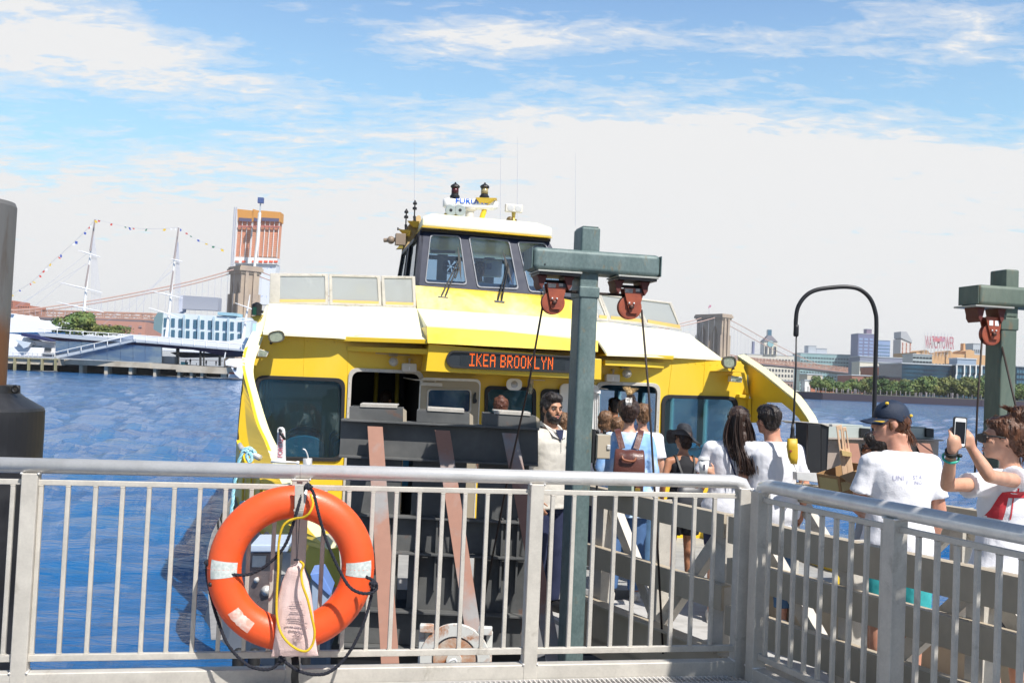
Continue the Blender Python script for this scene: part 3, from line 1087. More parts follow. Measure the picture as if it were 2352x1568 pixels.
def construction_tower():
 Y = 950
 e = thing('high_rise', 'high rise under construction in orange netting with white columns', 'building', U(*cT(480, 1200), Y))
 om = mat('orange_netting', (.68, .27, .15), .85, col2=(.62, .33, .20), nscale=.05, grain=.1)
 top = mat('formwork_orange', (.58, .27, .06), .85)
 cm = M['white']
 slab('tower_core', e, [(300, 180), (455, 165), (470, 1150), (250, 1150)], Y + 10, 20, M['palegrey'], cT)
 blocks = [(295, 445, -5, 150), (455, 505, -3, 150), (535, 730, 2, 165)]
 for xa, xb, sh, ty in blocks:
  lean = -28
  slab('netting', e, [(xa, 270), (xb, 275), (xb + lean, 655), (xa + lean, 650)], Y, 12, om, cT)
  slab('formwork', e, [(xa - 5, ty), (xb + 12, ty + 18), (xb + 8, 285), (xa - 2, 275)], Y - 2, 14, top, cT)
  for r_ in range(17):
   y = 300 + r_ * 21
   l0 = lean * (y - 270) / 380
   slab('floor_edge', e, [(xa + l0, y), (xb + l0, y + 3), (xb + l0, y + 7), (xa + l0, y + 4)], Y - .4, .5, mat('slab_edge', (.72, .42, .30), .8) if 'se' not in M else M['se'], cT)
  nb = max(1, int((xb - xa) / 48))
  for k in range(nb + 1):
   x = xa + (xb - xa) * k / nb
   slab('column', e, [(x - 3, 275), (x + 3, 275), (x + 3 + lean, 655), (x - 3 + lean, 655)], Y - 1.2, .8, cm, cT)
  slab('dark_band', e, [(xa + 10, 240), (xb - 4, 250), (xb - 6, 285), (xa + 8, 275)], Y - 2.6, .5, mat('dark_net', (.10, .09, .16), .8), cT)
  slab('hoist_platform', e, [(xa, 322), (xb, 330), (xb - 1, 345), (xa - 1, 338)], Y - 2.8, 1, mat('net_red', (.40, .12, .10), .8), cT)
 slab('lower_floors', e, [(255, 650), (710, 665), (700, 730), (250, 715)], Y - 1, 14, cm, cT)
 for x in (268, 340, 445, 515, 570, 625, 675):
  slab('opening', e, [(x, 690), (x + 38, 692), (x + 36, 712), (x - 2, 710)], Y - 1.6, .5, mat('opening_red', (.5, .2, .16), .8) if x == 268 else M['orange'], cT)
 for f in (0, 1):
  MB().tube([U(*cT(262 + 22 * f, 130), Y - 4), U(*cT(225 + 22 * f, 760), Y - 4)], .5, 4).build('hoist_mast', M['faint'], e)
 for k in range(24):
  y = 140 + k * 26
  x = 262 - 37 * (y - 130) / 630
  MB().tube([U(*cT(x, y), Y - 4), U(*cT(x + 22, y + 13), Y - 4), U(*cT(x, y + 26), Y - 4)], .3, 3).build('hoist_bracing', M['faint'], e)
 slab('glass_base', e, [(455, 730), (700, 735), (640, 1150), (445, 1150)], Y + 1, 16, mat('curtain_wall', (.66, .70, .76), .3, col2=(.2, .3, .6), nscale=.22, ncut=(.62, .66)), cT)
 e2 = thing('tower_crane', 'white construction crane mast standing in front of the orange high rise', 'crane', U(*cT(520, 700), Y - 20))
 MB().tube([U(*cT(455, 880), Y - 20), U(*cT(500, 500), Y - 20), U(*cT(525, 190), Y - 20)], [1.2, 1.5, 1.5], 6).build('mast', M['white'], e2)
 MB().tube([U(*cT(525, 200), Y - 20), U(*cT(535, 60), Y - 20)], [.9, .5], 5).build('jib', M['palegrey'], e2)
 MB().box(U(*cT(537, 62), Y - 20), (5, 4, 5)).build('cab', mat('crane_blue', (.05, .09, .25), .6), e2)


M['se'] = mat('slab_edge', (.72, .42, .30), .8)
construction_tower()


# ================================================================== the long suspension bridge
BD = V((.81, .585, 0)).normalized()
BA = V((BD.y, -BD.x, 0))


def bridge():
 e = thing('suspension_bridge', 'long stone towered suspension bridge crossing the river behind the ferry', 'bridge', V((-214, 818, 0)))
 for nm, c in (('tower', V((-216, 818, 0))), ('tower', V((222, 1133, 0)))):
  east = c.x > 0
  aw, bw, H = (38, 13, 84) if east else (24, 15, 83)
  fr = Matrix((BA, BD, V((0, 0, 1)))).transposed()
  t = None
  mb = MB()
  # three shafts, two pointed openings, cornice
  def loc(a, z):
   return c + BA * a + V((0, 0, z)) - BD * bw / 2
  outer = [loc(-aw / 2 - 1, -2), loc(aw / 2 + 1, -2), loc(aw / 2 - .5, 60), loc(aw / 2, H - 4), loc(-aw / 2, H - 4), loc(-aw / 2 + .5, 60)]
  holes = []
  for s_ in (-1, 1):
   ca = s_ * aw * .235
   hw = aw * .115
   hole = [loc(ca - hw, 36), loc(ca + hw, 36), loc(ca + hw, 60), loc(ca + hw * .8, 65), loc(ca + hw * .4, 69), loc(ca, 71.5), loc(ca - hw * .4, 69), loc(ca - hw * .8, 65), loc(ca - hw, 60)]
   holes.append(hole)
  mb.plate(outer, holes, BD * bw)
  t = mb.build('tower', M['granite'], e)
  mb = MB()
  for k, (w_, h0, h1) in enumerate(((1.0, H - 6, H - 4.2), (2.2, H - 4.1, H - 1.5), (1.4, H - 1.4, H))):
   mb.box(c + V((0, 0, (h0 + h1) / 2)), (aw + 2 * w_, bw + 2 * w_, h1 - h0), frame=fr)
  mb.build('cornice', M['granite'], t)
  mb = MB()
  for a in (-aw / 2 + 2, 0, aw / 2 - 2):
   for s_ in (-1, 1):
    mb.box(c + BA * a + BD * s_ * (bw / 2 + .8) + V((0, 0, 30)), (3.6, 1.5, 62), frame=fr)
  for s_ in (-1, 1):
   for a in (-bw * .22, bw * .22):
    mb.box(c + BA * s_ * (aw / 2 + .7) + BD * a + V((0, 0, 40)), (1.6, 2.6, 80), frame=fr)
  mb.build('buttress', M['granite'], t)
 w, ea = V((-216, 818, 0)), V((222, 1133, 0))
 # deck line: approach from the left, main span, approach to the right
 Ld = [U(-160, 724, 760), U(25, 721, 790), U(336, 730, 805), U(520, 738, 818)]
 main = [w + (ea - w) * t_ + V((0, 0, 38 + 6 * (1 - (2 * t_ - 1) ** 2))) for t_ in (0, .25, .5, .75, 1)]
 Rd = [ea + V((0, 0, 38)), U(1690, 826, 1160), U(1850, 841, 1230), U(1978, 856, 1290), U(2120, 874, 1340)]
 for nm, D in (('deck', Ld[:-1] + [w + V((0, 0, 37))]), ('deck', main), ('deck', Rd)):
  mb = MB()
  for a, b_ in zip(D[:-1], D[1:]):
   mb.beam(a - V((0, 0, 3)), b_ - V((0, 0, 3)), 24, 1.4)
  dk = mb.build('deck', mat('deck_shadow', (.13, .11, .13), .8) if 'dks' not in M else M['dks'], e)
  tr = MB()
  for a, b_ in zip(D[:-1], D[1:]):
   L = (b_ - a).length
   n_ = int(L / 7)
   for s_ in (-11, 11):
    o_ = BA * s_
    tr.beam(a + o_ + V((0, 0, 3.2)), b_ + o_ + V((0, 0, 3.2)), .8, .9)
    tr.beam(a + o_ + V((0, 0, -1.6)), b_ + o_ + V((0, 0, -1.6)), .8, 1.3)
    tr.beam(a + o_ + V((0, 0, .8)), b_ + o_ + V((0, 0, .8)), .5, .6)
    for k in range(n_):
     p = a + (b_ - a) * (k / n_) + o_
     q = a + (b_ - a) * ((k + 1) / n_) + o_
     tr.beam(p + V((0, 0, -1.5)), p + V((0, 0, 3.2)), .6, .6, up=(1, 0, 0))
     if k % 2:
      tr.beam(p + V((0, 0, -1.5)), q + V((0, 0, 3.2)), .45, .45)
     else:
      tr.beam(q + V((0, 0, -1.5)), p + V((0, 0, 3.2)), .45, .45)
  tr.build('truss', M['bridge'], dk)
 # main cables and suspenders
 def cable(P_, r_):
  return MB().tube(P_, r_, 5).build('main_cable', M['bcable'], e)
 for s_ in (-10, 10):
  o_ = BA * s_
  pts = []
  for k in range(25):
   t_ = k / 24
   pts.append(w + (ea - w) * t_ + o_ + V((0, 0, 44 + 38 * (2 * t_ - 1) ** 2)))
  c_ = cable(pts, .45)
  sm_ = MB()
  for k in range(1, 60):
   t_ = k / 60
   p = w + (ea - w) * t_ + o_
   sm_.tube([p + V((0, 0, 41)), p + V((0, 0, 44 + 38 * (2 * t_ - 1) ** 2))], .12, 3, cap=False)
  sm_.build('suspenders', M['faint'], c_)
 LT = [c1(*p) for p in [(1965, 688), (1700, 763), (1450, 822), (1150, 882), (850, 938), (600, 975), (350, 1010), (90, 1032), (-200, 1052)]]
 for dy, dd in ((0, 0), (7, 14)):
  P_ = [U(x, y + dy, 812 - 5 * i + dd) for i, (x, y) in enumerate(LT)]
  c_ = cable(bez(P_, 4), .5)
  sm_ = MB()
  fine = bez(P_, 10)
  for p in fine[::2]:
   f_ = (p.x + 420) / 200
   zb = 36 if p.x > -400 else 34
   if p.z > zb + 3:
    sm_.tube([V((p.x, p.y, zb)), p], .10, 3, cap=False)
  sm_.build('suspenders', M['faint'], c_)
 c8 = crop(1800, 650, 3.92)
 for pts in ([(550, 780), (750, 885), (900, 970), (1100, 1075), (1330, 1190), (1500, 1265)],
    [(550, 845), (700, 925), (850, 1010), (1020, 1100), (1200, 1185)]):
  P_ = [U(*c8(*p), 1140 + 12 * i) for i, p in enumerate(pts)]
  c_ = cable(bez(P_, 4), .45)
  sm_ = MB()
  for p in bez(P_, 10)[::2]:
   if p.z > 40:
    sm_.tube([V((p.x, p.y, 38)), p], .11, 3, cap=False)
  sm_.build('suspenders', M['faint'], c_)
 f = thing('flag', 'small flag flying on top of the right bridge tower', 'flag', U(*c8(375, 740), 1133))
 MB().tube([U(*c8(370, 745), 1133), U(*c8(372, 640), 1133)], .2, 4).build('pole', M['faint'], f)
 MB().prism([U(*c8(*p), 1133) for p in [(372, 648), (394, 645), (390, 668), (358, 682)]], (0, .2, 0)).build('cloth', mat('flagred', (.5, .2, .3), .8), f)


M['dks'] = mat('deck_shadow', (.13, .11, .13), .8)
bridge()

# ================================================================== right shore
c8 = crop(1800, 650, 3.92)
c2 = crop(2236, 650, 3.484)


def shore():
 a = [U(1700, 893, 500), U(1853, 907, 505), U(2240, 928, 520), U(2600, 948, 535)]
 # quay: top edge and dark wall
 pts = [UZ(1560, 1, 0)] if False else None
 wl = [V((103, 412, 0)), V((121, 398, 0)), V((184, 401, 0)), V((243, 412, 0)), V((412, 441, 0)), V((1030, 559, 0))]
 mb = MB()
 top = [p + V((0, 0, 2.9)) for p in wl] + [V((1400, 2400, 2.9)), V((-1200, 2400, 2.9)), V((-1200, 1500, 2.9)), V((120, 1400, 2.9))]
 bot = [V((p.x, p.y, -1)) for p in top]
 n_ = len(top)
 mb.add(bot + top, [tuple(range(n_))[::-1], tuple(range(n_, 2 * n_))] + [(i, (i + 1) % n_, n_ + (i + 1) % n_, n_ + i) for i in range(n_)])
 mb.build('far_shore', mat('shore_ground', (.12, .13, .09), .9, col2=(.2, .2, .15), nscale=.05), kind='structure')
 mb = MB()
 for p, q in zip(wl[:-1], wl[1:]):
  mb.beam(p + V((0, -.6, 1.2)), q + V((0, -.6, 1.2)), 1.0, 2.9)
 mb.build('sea_wall', mat('sea_wall_dark', (.045, .035, .05), .9), label='dark sea wall along the far shore on the right', cat='sea wall')
 # left bank far behind
 mb = MB()
 mb.hexa([V((-900, 430, -1)), V((-60, 470, -1)), V((-60, 2400, -1)), V((-900, 2400, -1)), V((-900, 430, 2.6)), V((-60, 470, 2.6)), V((-60, 2400, 2.6)), V((-900, 2400, 2.6))])
 mb.build('left_shore', mat('shore_ground2', (.3, .3, .3), .9), kind='structure')


shore()


def right_town():
 A = mat('terracotta_white', (.66, .62, .54), .85, grain=.05)
 teal = mat('teal_facade', (.26, .42, .44), .4, .1, col2=(.34, .48, .50), nscale=.05)
 G = 'buildings on the far right shore'
 # clock tower block
 e = building('apartment_block', 'cream apartment block with a clock tower behind the bridge deck', 'building', c8(765, 1160), c8(1262, 1180), 905, 1400, 40, A, (15, 7, .5, .5), G)
 Y = 1398
 b_ = [U(*c8(*p), Y) for p in [(945, 1160), (1083, 1165), (1085, 1028), (950, 1026)]]
 t = MB().prism(b_, (0, 22, 0)).build('clock_tower', A, e)
 p0, p1 = b_[3], b_[2]
 cx = (p0.x + p1.x) / 2
 hw = (p1.x - p0.x) / 2
 lz = U(*c8(1015, 962), Y).z
 MB().hexa([V((p0.x - .8, Y - .8, p0.z)), V((p1.x + .8, Y - .8, p0.z)), V((p1.x + .8, Y + 23, p0.z)), V((p0.x - .8, Y + 23, p0.z)),
    V((cx - hw * .3, Y + 7, lz)), V((cx + hw * .3, Y + 7, lz)), V((cx + hw * .3, Y + 15, lz)), V((cx - hw * .3, Y + 15, lz))]).build('roof', mat('slate_roof', (.13, .12, .14), .7), t)
 MB().box((cx, Y + 11, lz + 4), (hw * .58, 8, 8)).build('lantern', M['winblue'], t)
 cc = U(*c8(1014, 1052), Y - .4)
 MB().lathe(cc, (0, -1, 0), [(4.3, 0), (4.3, .6)], 20).build('clock_face', mat('clock_blue', (.25, .45, .5), .4), t)
 for k in range(3):
  for i in range(3):
   part_box('window', t, (p0.x + hw * 2 * (i + .5) / 3, Y - .2, U(*c8(1000, 1095 + 24 * k), Y).z), (hw * .36, .5, 4), M['windark'])
 # teal block
 e = building('apartment_block', 'teal glass apartment block with stepped roof above the bridge deck', 'building', c8(1330, 1148), c8(1865, 1172), 905, 1420, 40, teal, (18, 10, .6, .35), G)
 building('roof_plant', 'grey rooftop plant box on the teal block', 'roof plant', c8(1412, 1072), c8(1495, 1078), c8(0, 1150)[1], 1425, 20, M['palegrey'], None, G)
 building('roof_plant', 'lower grey rooftop plant box on the teal block, right half', 'roof plant', c8(1496, 1102), c8(1605, 1106), c8(0, 1150)[1], 1425, 20, M['palegrey'], None, G)
 # slim towers
 pb = mat('purple_brick', (.16, .17, .30), .6)
 bg = mat('blue_glass_tower', (.30, .40, .62), .25, .1, col2=(.22, .32, .55), nscale=.03)
 building('tower_block', 'tall purple brick and blue glass tower behind the bent lamp pole', 'building', c2(200, 845), c2(348, 842), 905, 1380, 30, pb, (3, 16, .7, .6), G, wm=bg)
 building('tower_block', 'brick water tank turret on top of the tall purple tower', 'building', c2(278, 800), c2(326, 800), c2(0, 850)[1], 1382, 12, mat('turret', (.22, .16, .24), .8), None, G)
 building('tower_block', 'blue glass tower right of the bent lamp pole', 'building', c2(385, 888), c2(497, 922), 905, 1380, 30, bg, (6, 14, .6, .3), G, wm=M['winblue'])
 e = building('tower_block', 'slim brick and white tower with slanted grey top', 'building', c2(597, 878), c2(702, 905), 905, 1300, 26, mat('white_brick', (.62, .58, .56), .8), (3, 12, .25, .85), G, roof=False, wm=M['brick'])
 MB().prism([U(*c2(*p), 1299) for p in [(597, 820), (650, 822), (700, 905), (700, 925), (597, 880)]], (0, 24, 0)).build('slanted_top', mat('slanted_grey', (.42, .43, .46), .5), e)
 building('housing_block', 'long flat grey roofed block behind the bent lamp pole', 'building', c2(215, 1062), c2(690, 1066), 905, 900, 30, mat('slate_wall', (.22, .24, .32), .7), (14, 1, .5, .5), G)
 building('housing_block', 'long cream block with rows of windows below the grey roofed one', 'building', c2(213, 1098), c2(600, 1125), 905, 860, 20, A, (16, 3, .5, .45), G)
 building('warehouse', 'deep red brick warehouse beside the dark glass block', 'building', c2(406, 1152), c2(604, 1157), 915, 700, 40, M['brick'], (6, 4, .35, .35), G)
 building('warehouse', 'low brown brick warehouse with small windows left of the red one', 'building', c2(140, 1243), c2(438, 1228), 915, 680, 30, mat('brown_brick', (.36, .17, .13), .9), (9, 3, .35, .4), G)
 building('warehouse', 'small brick warehouse with a white annexe under the bridge deck', 'building', c8(1425, 1445), c8(1700, 1455), 915, 690, 20, M['brick'], (7, 2, .35, .4), G)
 building('annexe', 'white hut in front of the small brick warehouse', 'building', c8(1375, 1435), c8(1428, 1437), 915, 680, 8, M['white'], None, G)
 building('annexe', 'pale rounded depot roofs above the small brick warehouse', 'building', c8(1400, 1368), c8(1560, 1385), c8(0, 1445)[1], 720, 20, mat('depot', (.62, .56, .46), .8), None, G)
 building('housing_block', 'brick houses far behind the trees, nearest the yellow boat arch', 'building', c8(1010, 1400), c8(1250, 1480), 915, 760, 20, mat('mixed_brick', (.34, .24, .22), .9), (8, 3, .4, .4), G)
 # dark glass waterfront block
 dk = mat('dark_glass_block', (.012, .035, .075), .12, .2, col2=(.02, .08, .14), nscale=.08)
 building('glass_block', 'dark blue glass waterfront block with many thin floors', 'building', c2(607, 1120), c2(1112, 1140), 920, 640, 40, dk, (22, 8, .82, .3), G, wm=mat('dark_pane', (.02, .10, .17), .08, .3, col2=(.01, .03, .06), nscale=.4, grain=0))
 e = building('glass_block', 'dark block with white vertical fins along its front', 'building', c2(1114, 1134), c2(1560, 1150), 920, 635, 40, dk, (18, 5, .8, .6), G, wm=M['winblue'])
 for x in (1118, 1190, 1243, 1298, 1350, 1405):
  MB().prism([U(*c2(*p), 633.5) for p in [(x - 5, 1135), (x + 5, 1135), (x + 4, 1225), (x - 3, 1235), (x - 4, 1330), (x - 13, 1330), (x - 12, 1225), (x - 5, 1215)]], (0, 1, 0)).build('fin', M['white'], e)
 building('glass_block', 'dark finned block seen right of the second gantry post', 'building', c2(1672, 1150), c2(1800, 1150), 925, 630, 40, dk, (5, 6, .8, .6), G, wm=M['winblue'])
 # tan factory with roof sign
 e = building('factory', 'tan stone factory with arched tops under the big red roof sign', 'building', c2(740, 1010), c2(1420, 1045), 905, 1000, 60, M['tan'], (20, 3, .42, .5, .18, .02), G, roof=False)
 for xa, xb, yt in ((790, 858, 992), (1015, 1075, 998), (1200, 1280, 990)):
  part = [U(*c2(*p), 999) for p in [(xa, 1120), (xb, 1120), (xb, yt + 12), ((xa + xb) / 2 + 10, yt), ((xa + xb) / 2 - 10, yt), (xa, yt + 12)]]
  MB().prism(part, (0, 30, 0)).build('arched_bay', M['tan'], e)
 ch = [U(*c2(*p), 1010) for p in [(1174, 1070), (1200, 1070), (1195, 930), (1180, 930)]]
 MB().prism(ch, (0, 7, 0)).build('chimney', M['tan'], e)
 sg = thing('roof_sign', 'big red WATCHTOWER letters standing on a lattice above the tan factory', 'sign', U(*c2(945, 990), 996))
 p = U(*c2(820, 974), 996)
 q = U(*c2(1070, 978), 996)
 rr = (V((q.x, 996, 0)) - V((p.x, 996, 0)))
 text('WATCHTOWER', V((p.x, 996, p.z)), (1, 0, 0), (0, 0, 1), 17.5, mat('sign_red', (.45, .14, .19), .6, grain=0), sg, depth=.2, sx=(q.x - p.x) / 119)
 lt = MB()
 for k in range(9):
  x = p.x + (q.x - p.x) * k / 8
  lt.tube([V((x, 998, p.z - 8)), V((x, 998, p.z + 16))], .12, 4)
  if k < 8:
   lt.tube([V((x, 998, p.z - 8)), V((x + (q.x - p.x) / 8, 998, p.z + 16))], .10, 3)
 lt.build('lattice', M['faint'], sg)
 bb = [U(*c2(*p_), 994) for p_ in [(897, 883), (1000, 883), (1000, 915), (897, 915)]]
 MB().prism(bb, (0, 1.5, 0)).build('display', mat('display_red', (.55, .18, .2), .5, col2=(.25, .3, .5), nscale=.1), sg)
 MB().tube([V((bb[0].x + 4, 998, p.z + 12)), V((bb[0].x + 4, 998, bb[0].z))], .4, 4).tube([V((bb[1].x - 4, 998, p.z + 12)), V((bb[1].x - 4, 998, bb[0].z))], .4, 4).build('display_legs', M['faint'], sg)
 building('office_block', 'pale grey glass office in front of the tan factory', 'building', c2(708, 1036), c2(888, 1042), c2(0, 1125)[1], 760, 20, mat('pale_glass', (.40, .46, .48), .3), (6, 2, .8, .4), G)
 building('roof_plant', 'blue grey plant room on the finned dark block', 'roof plant', c2(1122, 1076), c2(1298, 1080), c2(0, 1140)[1], 645, 12, mat('plant_blue', (.24, .30, .38), .6), None, G)
 building('office_block', 'pale square block right of the factory chimney', 'building', c2(1270, 935), c2(1345, 937), 905, 1100, 20, M['palegrey'], (4, 5, .4, .4), G)
 e = building('watch_tower', 'thin dark brick smokestack tower left of the clock tower', 'tower', c8(830, 1030), c8(850, 1030), 900, 1405, 6, pb, None, G)


right_town()


def shore_trees():
 protos = []
 for k, (mt, w, h) in enumerate(((M['leaf1'], 11, 10), (M['leaf2'], 12, 9), (M['leaf3'], 9, 10), (M['leaf1'], 12, 11), (M['leaf2'], 10, 10.5))):
  protos.append((mt, w, h, k))
 kinds = ['dark green', 'mid green', 'olive tinged', 'dense dark', 'bright green']
 rnd = random.Random(5)
 first = {}
 places = [(1925, 'beside the yellow boat arch'), (1990, 'in front of the low brown warehouse'), (2035, 'just right of the bent pole'), (2085, 'before the red brick warehouse'), (2135, 'before the left half of the dark glass block'), (2190, 'before the right half of the dark glass block'), (2275, 'before the white finned block'), (9999, 'right of the second gantry post')]
 N = 46
 for i in range(N):
  x = 1880 + (2400 - 1880) * i / (N - 1) + rnd.uniform(-3, 3)
  row = i % 2
  Y = 412 + 14 * row + rnd.uniform(-2, 2)
  X = (x - 1176) / FPX * Y
  # foot rests on the shore
  k = rnd.randrange(5)
  mt, w, h, _ = protos[k]
  sc = .62 * rnd.uniform(.85, 1.2) * (1.0 + .2 * min(1, max(0, (x - 1950) / 200)))
  base = V((X, Y + (X - 118) * .12, 2.9))
  pl = [q for q in places if x < q[0]][0][1]
  lab = '%s tree on the far shore %s' % (kinds[k], pl)
  if k not in first:
   first[k] = tree_thing(lab, base, h, w * 1.25, mt, k + 11, n=1500, leaf=.5, group='trees along the far shore')
   first[k].scale = (sc, sc, sc)
  else:
   copy_tree(first[k], base, rnd.uniform(0, 6), label=lab, scale=(sc, sc, sc * rnd.uniform(.85, 1.1)))
 # shore clutter: tiny strollers and white umbrellas as one crowd
 mb = MB()
 for i in range(60):
  x = rnd.uniform(1850, 2260)
  Y = 402 + rnd.uniform(0, 4) + max(0, ((x - 1176) / FPX * 405 - 118) * .12)
  X = (x - 1176) / FPX * Y
  h = rnd.uniform(1.2, 1.8)
  mb.cap([V((X, Y, 2.95)), V((X, Y, 2.9 + h))], [.18, .22], 5)
 mb.build('crowd', mat('crowd_clothes', (.3, .27, .27), .9, col2=(.1, .1, .15), nscale=.8), kind='stuff')
 e = thing('event_tent', 'small white tent on the far shore just right of the boat arch', 'tent', U(*c8(1290, 1550), 415))
 q = [U(*c8(*p), 415) for p in [(1255, 1560), (1260, 1548), (1300, 1540), (1330, 1552), (1335, 1562)]]
 MB().prism(q, (0, 6, 0)).build('canvas', M['white'], e)


shore_trees()
# ================================================================== local frames
class Frame:
 """horizontal frame turned by yaw: u to the right, v away from the camera"""
 def __init__(s, deg, org=(0, 0, 0)):
  a = R(deg)
  s.u = V((math.cos(a), math.sin(a), 0))
  s.v = V((-math.sin(a), math.cos(a), 0))
  s.o = V(org)
  s.m = Matrix((s.u, s.v, V((0, 0, 1)))).transposed()

 def P(s, u, v, z):
  return s.o + s.u * u + s.v * v + V((0, 0, z))

 def c(s, p):
  q = V(p) - s.o
  return q.dot(s.u), q.dot(s.v), q.z

 def at(s, xy, v):
  """world point on plane v = const seen at picture point xy"""
  return UP(xy[0], xy[1], s.P(0, v, 0), s.v)

 def uz(s, xy, v):
  q = s.c(s.at(xy, v))
  return q[0], q[2]

 def box(s, mb, u0, u1, v0, v1, z0, z1):
  return mb.hexa([s.P(u0, v0, z0), s.P(u1, v0, z0), s.P(u1, v1, z0), s.P(u0, v1, z0),
      s.P(u0, v0, z1), s.P(u1, v0, z1), s.P(u1, v1, z1), s.P(u0, v1, z1)])

 def poly(s, mb, pts, v, depth, cc=None):
  return mb.prism([s.at(cc(*p) if cc else p, v) for p in pts], s.v * depth)


RF = Frame(12.35)
RA, RB = V((-2.40, 4.80, 0)), V((1.25, 5.60, 0))
RV = RF.c(RA)[1]                       # plane of the front railing


def xu(x, y, fr=RF, v=RV):
 return fr.uz((x, y), v)[0]


def railing(name, label, fr, v, u0, u1, posts, bals, splice=None, ztop=2.098, corner=None):
 e = thing(name, label, 'railing', fr.P((u0 + u1) / 2, v, 1.05), 'metal railings around the landing')
 zr = ztop
 path = [fr.P(u0, v, zr), fr.P(u1, v, zr)]
 if corner == 'end':      # rounded elbow down into the last post
  path = [fr.P(u0, v, zr), fr.P(u1 - .07, v, zr), fr.P(u1 - .02, v, zr - .012), fr.P(u1 + .0, v, zr - .05), fr.P(u1 + .002, v, zr - .09)]
 if corner == 'start':
  path = [fr.P(u0 - .002, v, zr - .11), fr.P(u0, v, zr - .06), fr.P(u0 + .02, v, zr - .014), fr.P(u0 + .08, v, zr), fr.P(u1, v, zr)]
 MB().tube(path, .0365, 24).build('top_rail', M['alu'], e, smooth=True)
 mb = MB()
 zu, zl = zr - .077, zr - .895
 segs = sorted([u0] + [p for p in posts] + [u1])
 fr.box(mb, u0, u1, v - .011, v + .011, zu - .013, zu + .013)
 mb.build('upper_bar', M['alu_pale'], e, bevel=.003)
 mb = MB()
 fr.box(mb, u0, u1, v - .013, v + .013, zl - .016, zl + .016)
 mb.build('lower_bar', M['alu_pale'], e, bevel=.003)
 mb = MB()
 fr.box(mb, u0, u1, v - .036, v + .036, zr - 1.042, zr - .958)
 mb.build('kick_beam', M['alu_pale'], e, bevel=.006)
 for p in posts:
  mb = MB()
  fr.box(mb, p - .036, p + .036, v - .039, v + .039, zr - 1.30, zr - .033)
  pm = mb.build('post', M['alu_pale'], e, bevel=.005)
  w_ = MB()
  for zz in (zr - .035, zr - .957, zr - 1.043):
   for du in (-.037, .037):
    w_.tube([fr.P(p + du, v - .040, zz), fr.P(p + du, v + .040, zz)], .006, 6)
  w_.build('weld_bead', M['alu'], pm, smooth=True)
 for i, b_ in enumerate(bals):
  mb = MB()
  fr.box(mb, b_ - .0105, b_ + .0105, v - .0105, v + .0105, zl + .014, zu - .010)
  fr.box(mb, b_ - .0125, b_ + .0125, v - .0125, v + .0125, zu - .018, zu - .0135)
  fr.box(mb, b_ - .0125, b_ + .0125, v - .0125, v + .0125, zl + .0165, zl + .021)
  mb.build('baluster', M['alu_pale'], e, bevel=.0025, seg=1)
 return e


bx = [-32, 31, 96, 158, 221, 283, 344, 402, 461, 520, 579, 635, 748, 803, 858, 912, 965, 1018.6, 1070, 1121, 1172, 1271, 1320, 1367, 1415, 1461,
  1507, 1552, 1597, 1643]
front_rail = railing('metal_railing', 'long front aluminium railing that carries the orange life ring', RF, RV, xu(-140, 1105), xu(1712, 1130),
      [xu(66, 1200), xu(689, 1200), xu(1228, 1200), xu(1706, 1200)], [xu(x, 1112) for x in bx], corner='end')
# bolted bracket over the splice post
k_ = xu(689, 1080)
mb = MB()
RF.box(mb, k_ - .036, k_ - .013, RV - .048, RV - .039, 1.985, 2.062)
RF.box(mb, k_ + .013, k_ + .036, RV - .048, RV - .039, 1.985, 2.062)
RF.box(mb, k_ - .042, k_ + .042, RV - .05, RV - .030, 2.055, 2.067)
br_ = mb.build('splice_bracket', M['alu_pale'], front_rail, bevel=.003)
MB().lathe(RF.P(k_, RV - .039, 2.028), -RF.v, [(.008, 0), (.008, .006), (.004, .008)], 10).build('bolt', M['alu'], br_, smooth=True)
MB().tube([RF.P(k_, RV, 2.098) + RF.u * .0, RF.P(k_, RV, 2.098) + RF.u * .002], .0372, 24).build('joint_ring', M['grey'], front_rail)

# second railing comes towards the camera on the right
A2, B2 = V((1.36, 5.48, 0)), V((1.99, 3.82, 0))
d2 = (B2 - A2).normalized()
SF = Frame(math.degrees(math.atan2(d2.y, d2.x)))
SV = SF.c(A2)[1]
su0, su1 = SF.c(A2)[0], SF.c(B2)[0] + .9
p1 = SF.uz((2054, 1300), SV)[0]
bals = []
k_ = su0 + .085
while k_ < su1:
 if abs(k_ - p1) > .06:
  bals.append(k_)
 k_ += .1075
railing('metal_railing', 'right hand aluminium railing with a rounded corner running towards the camera', SF, SV, su0, su1, [su0 + .0, p1, p1 + 1.0], bals,
  corner='start')

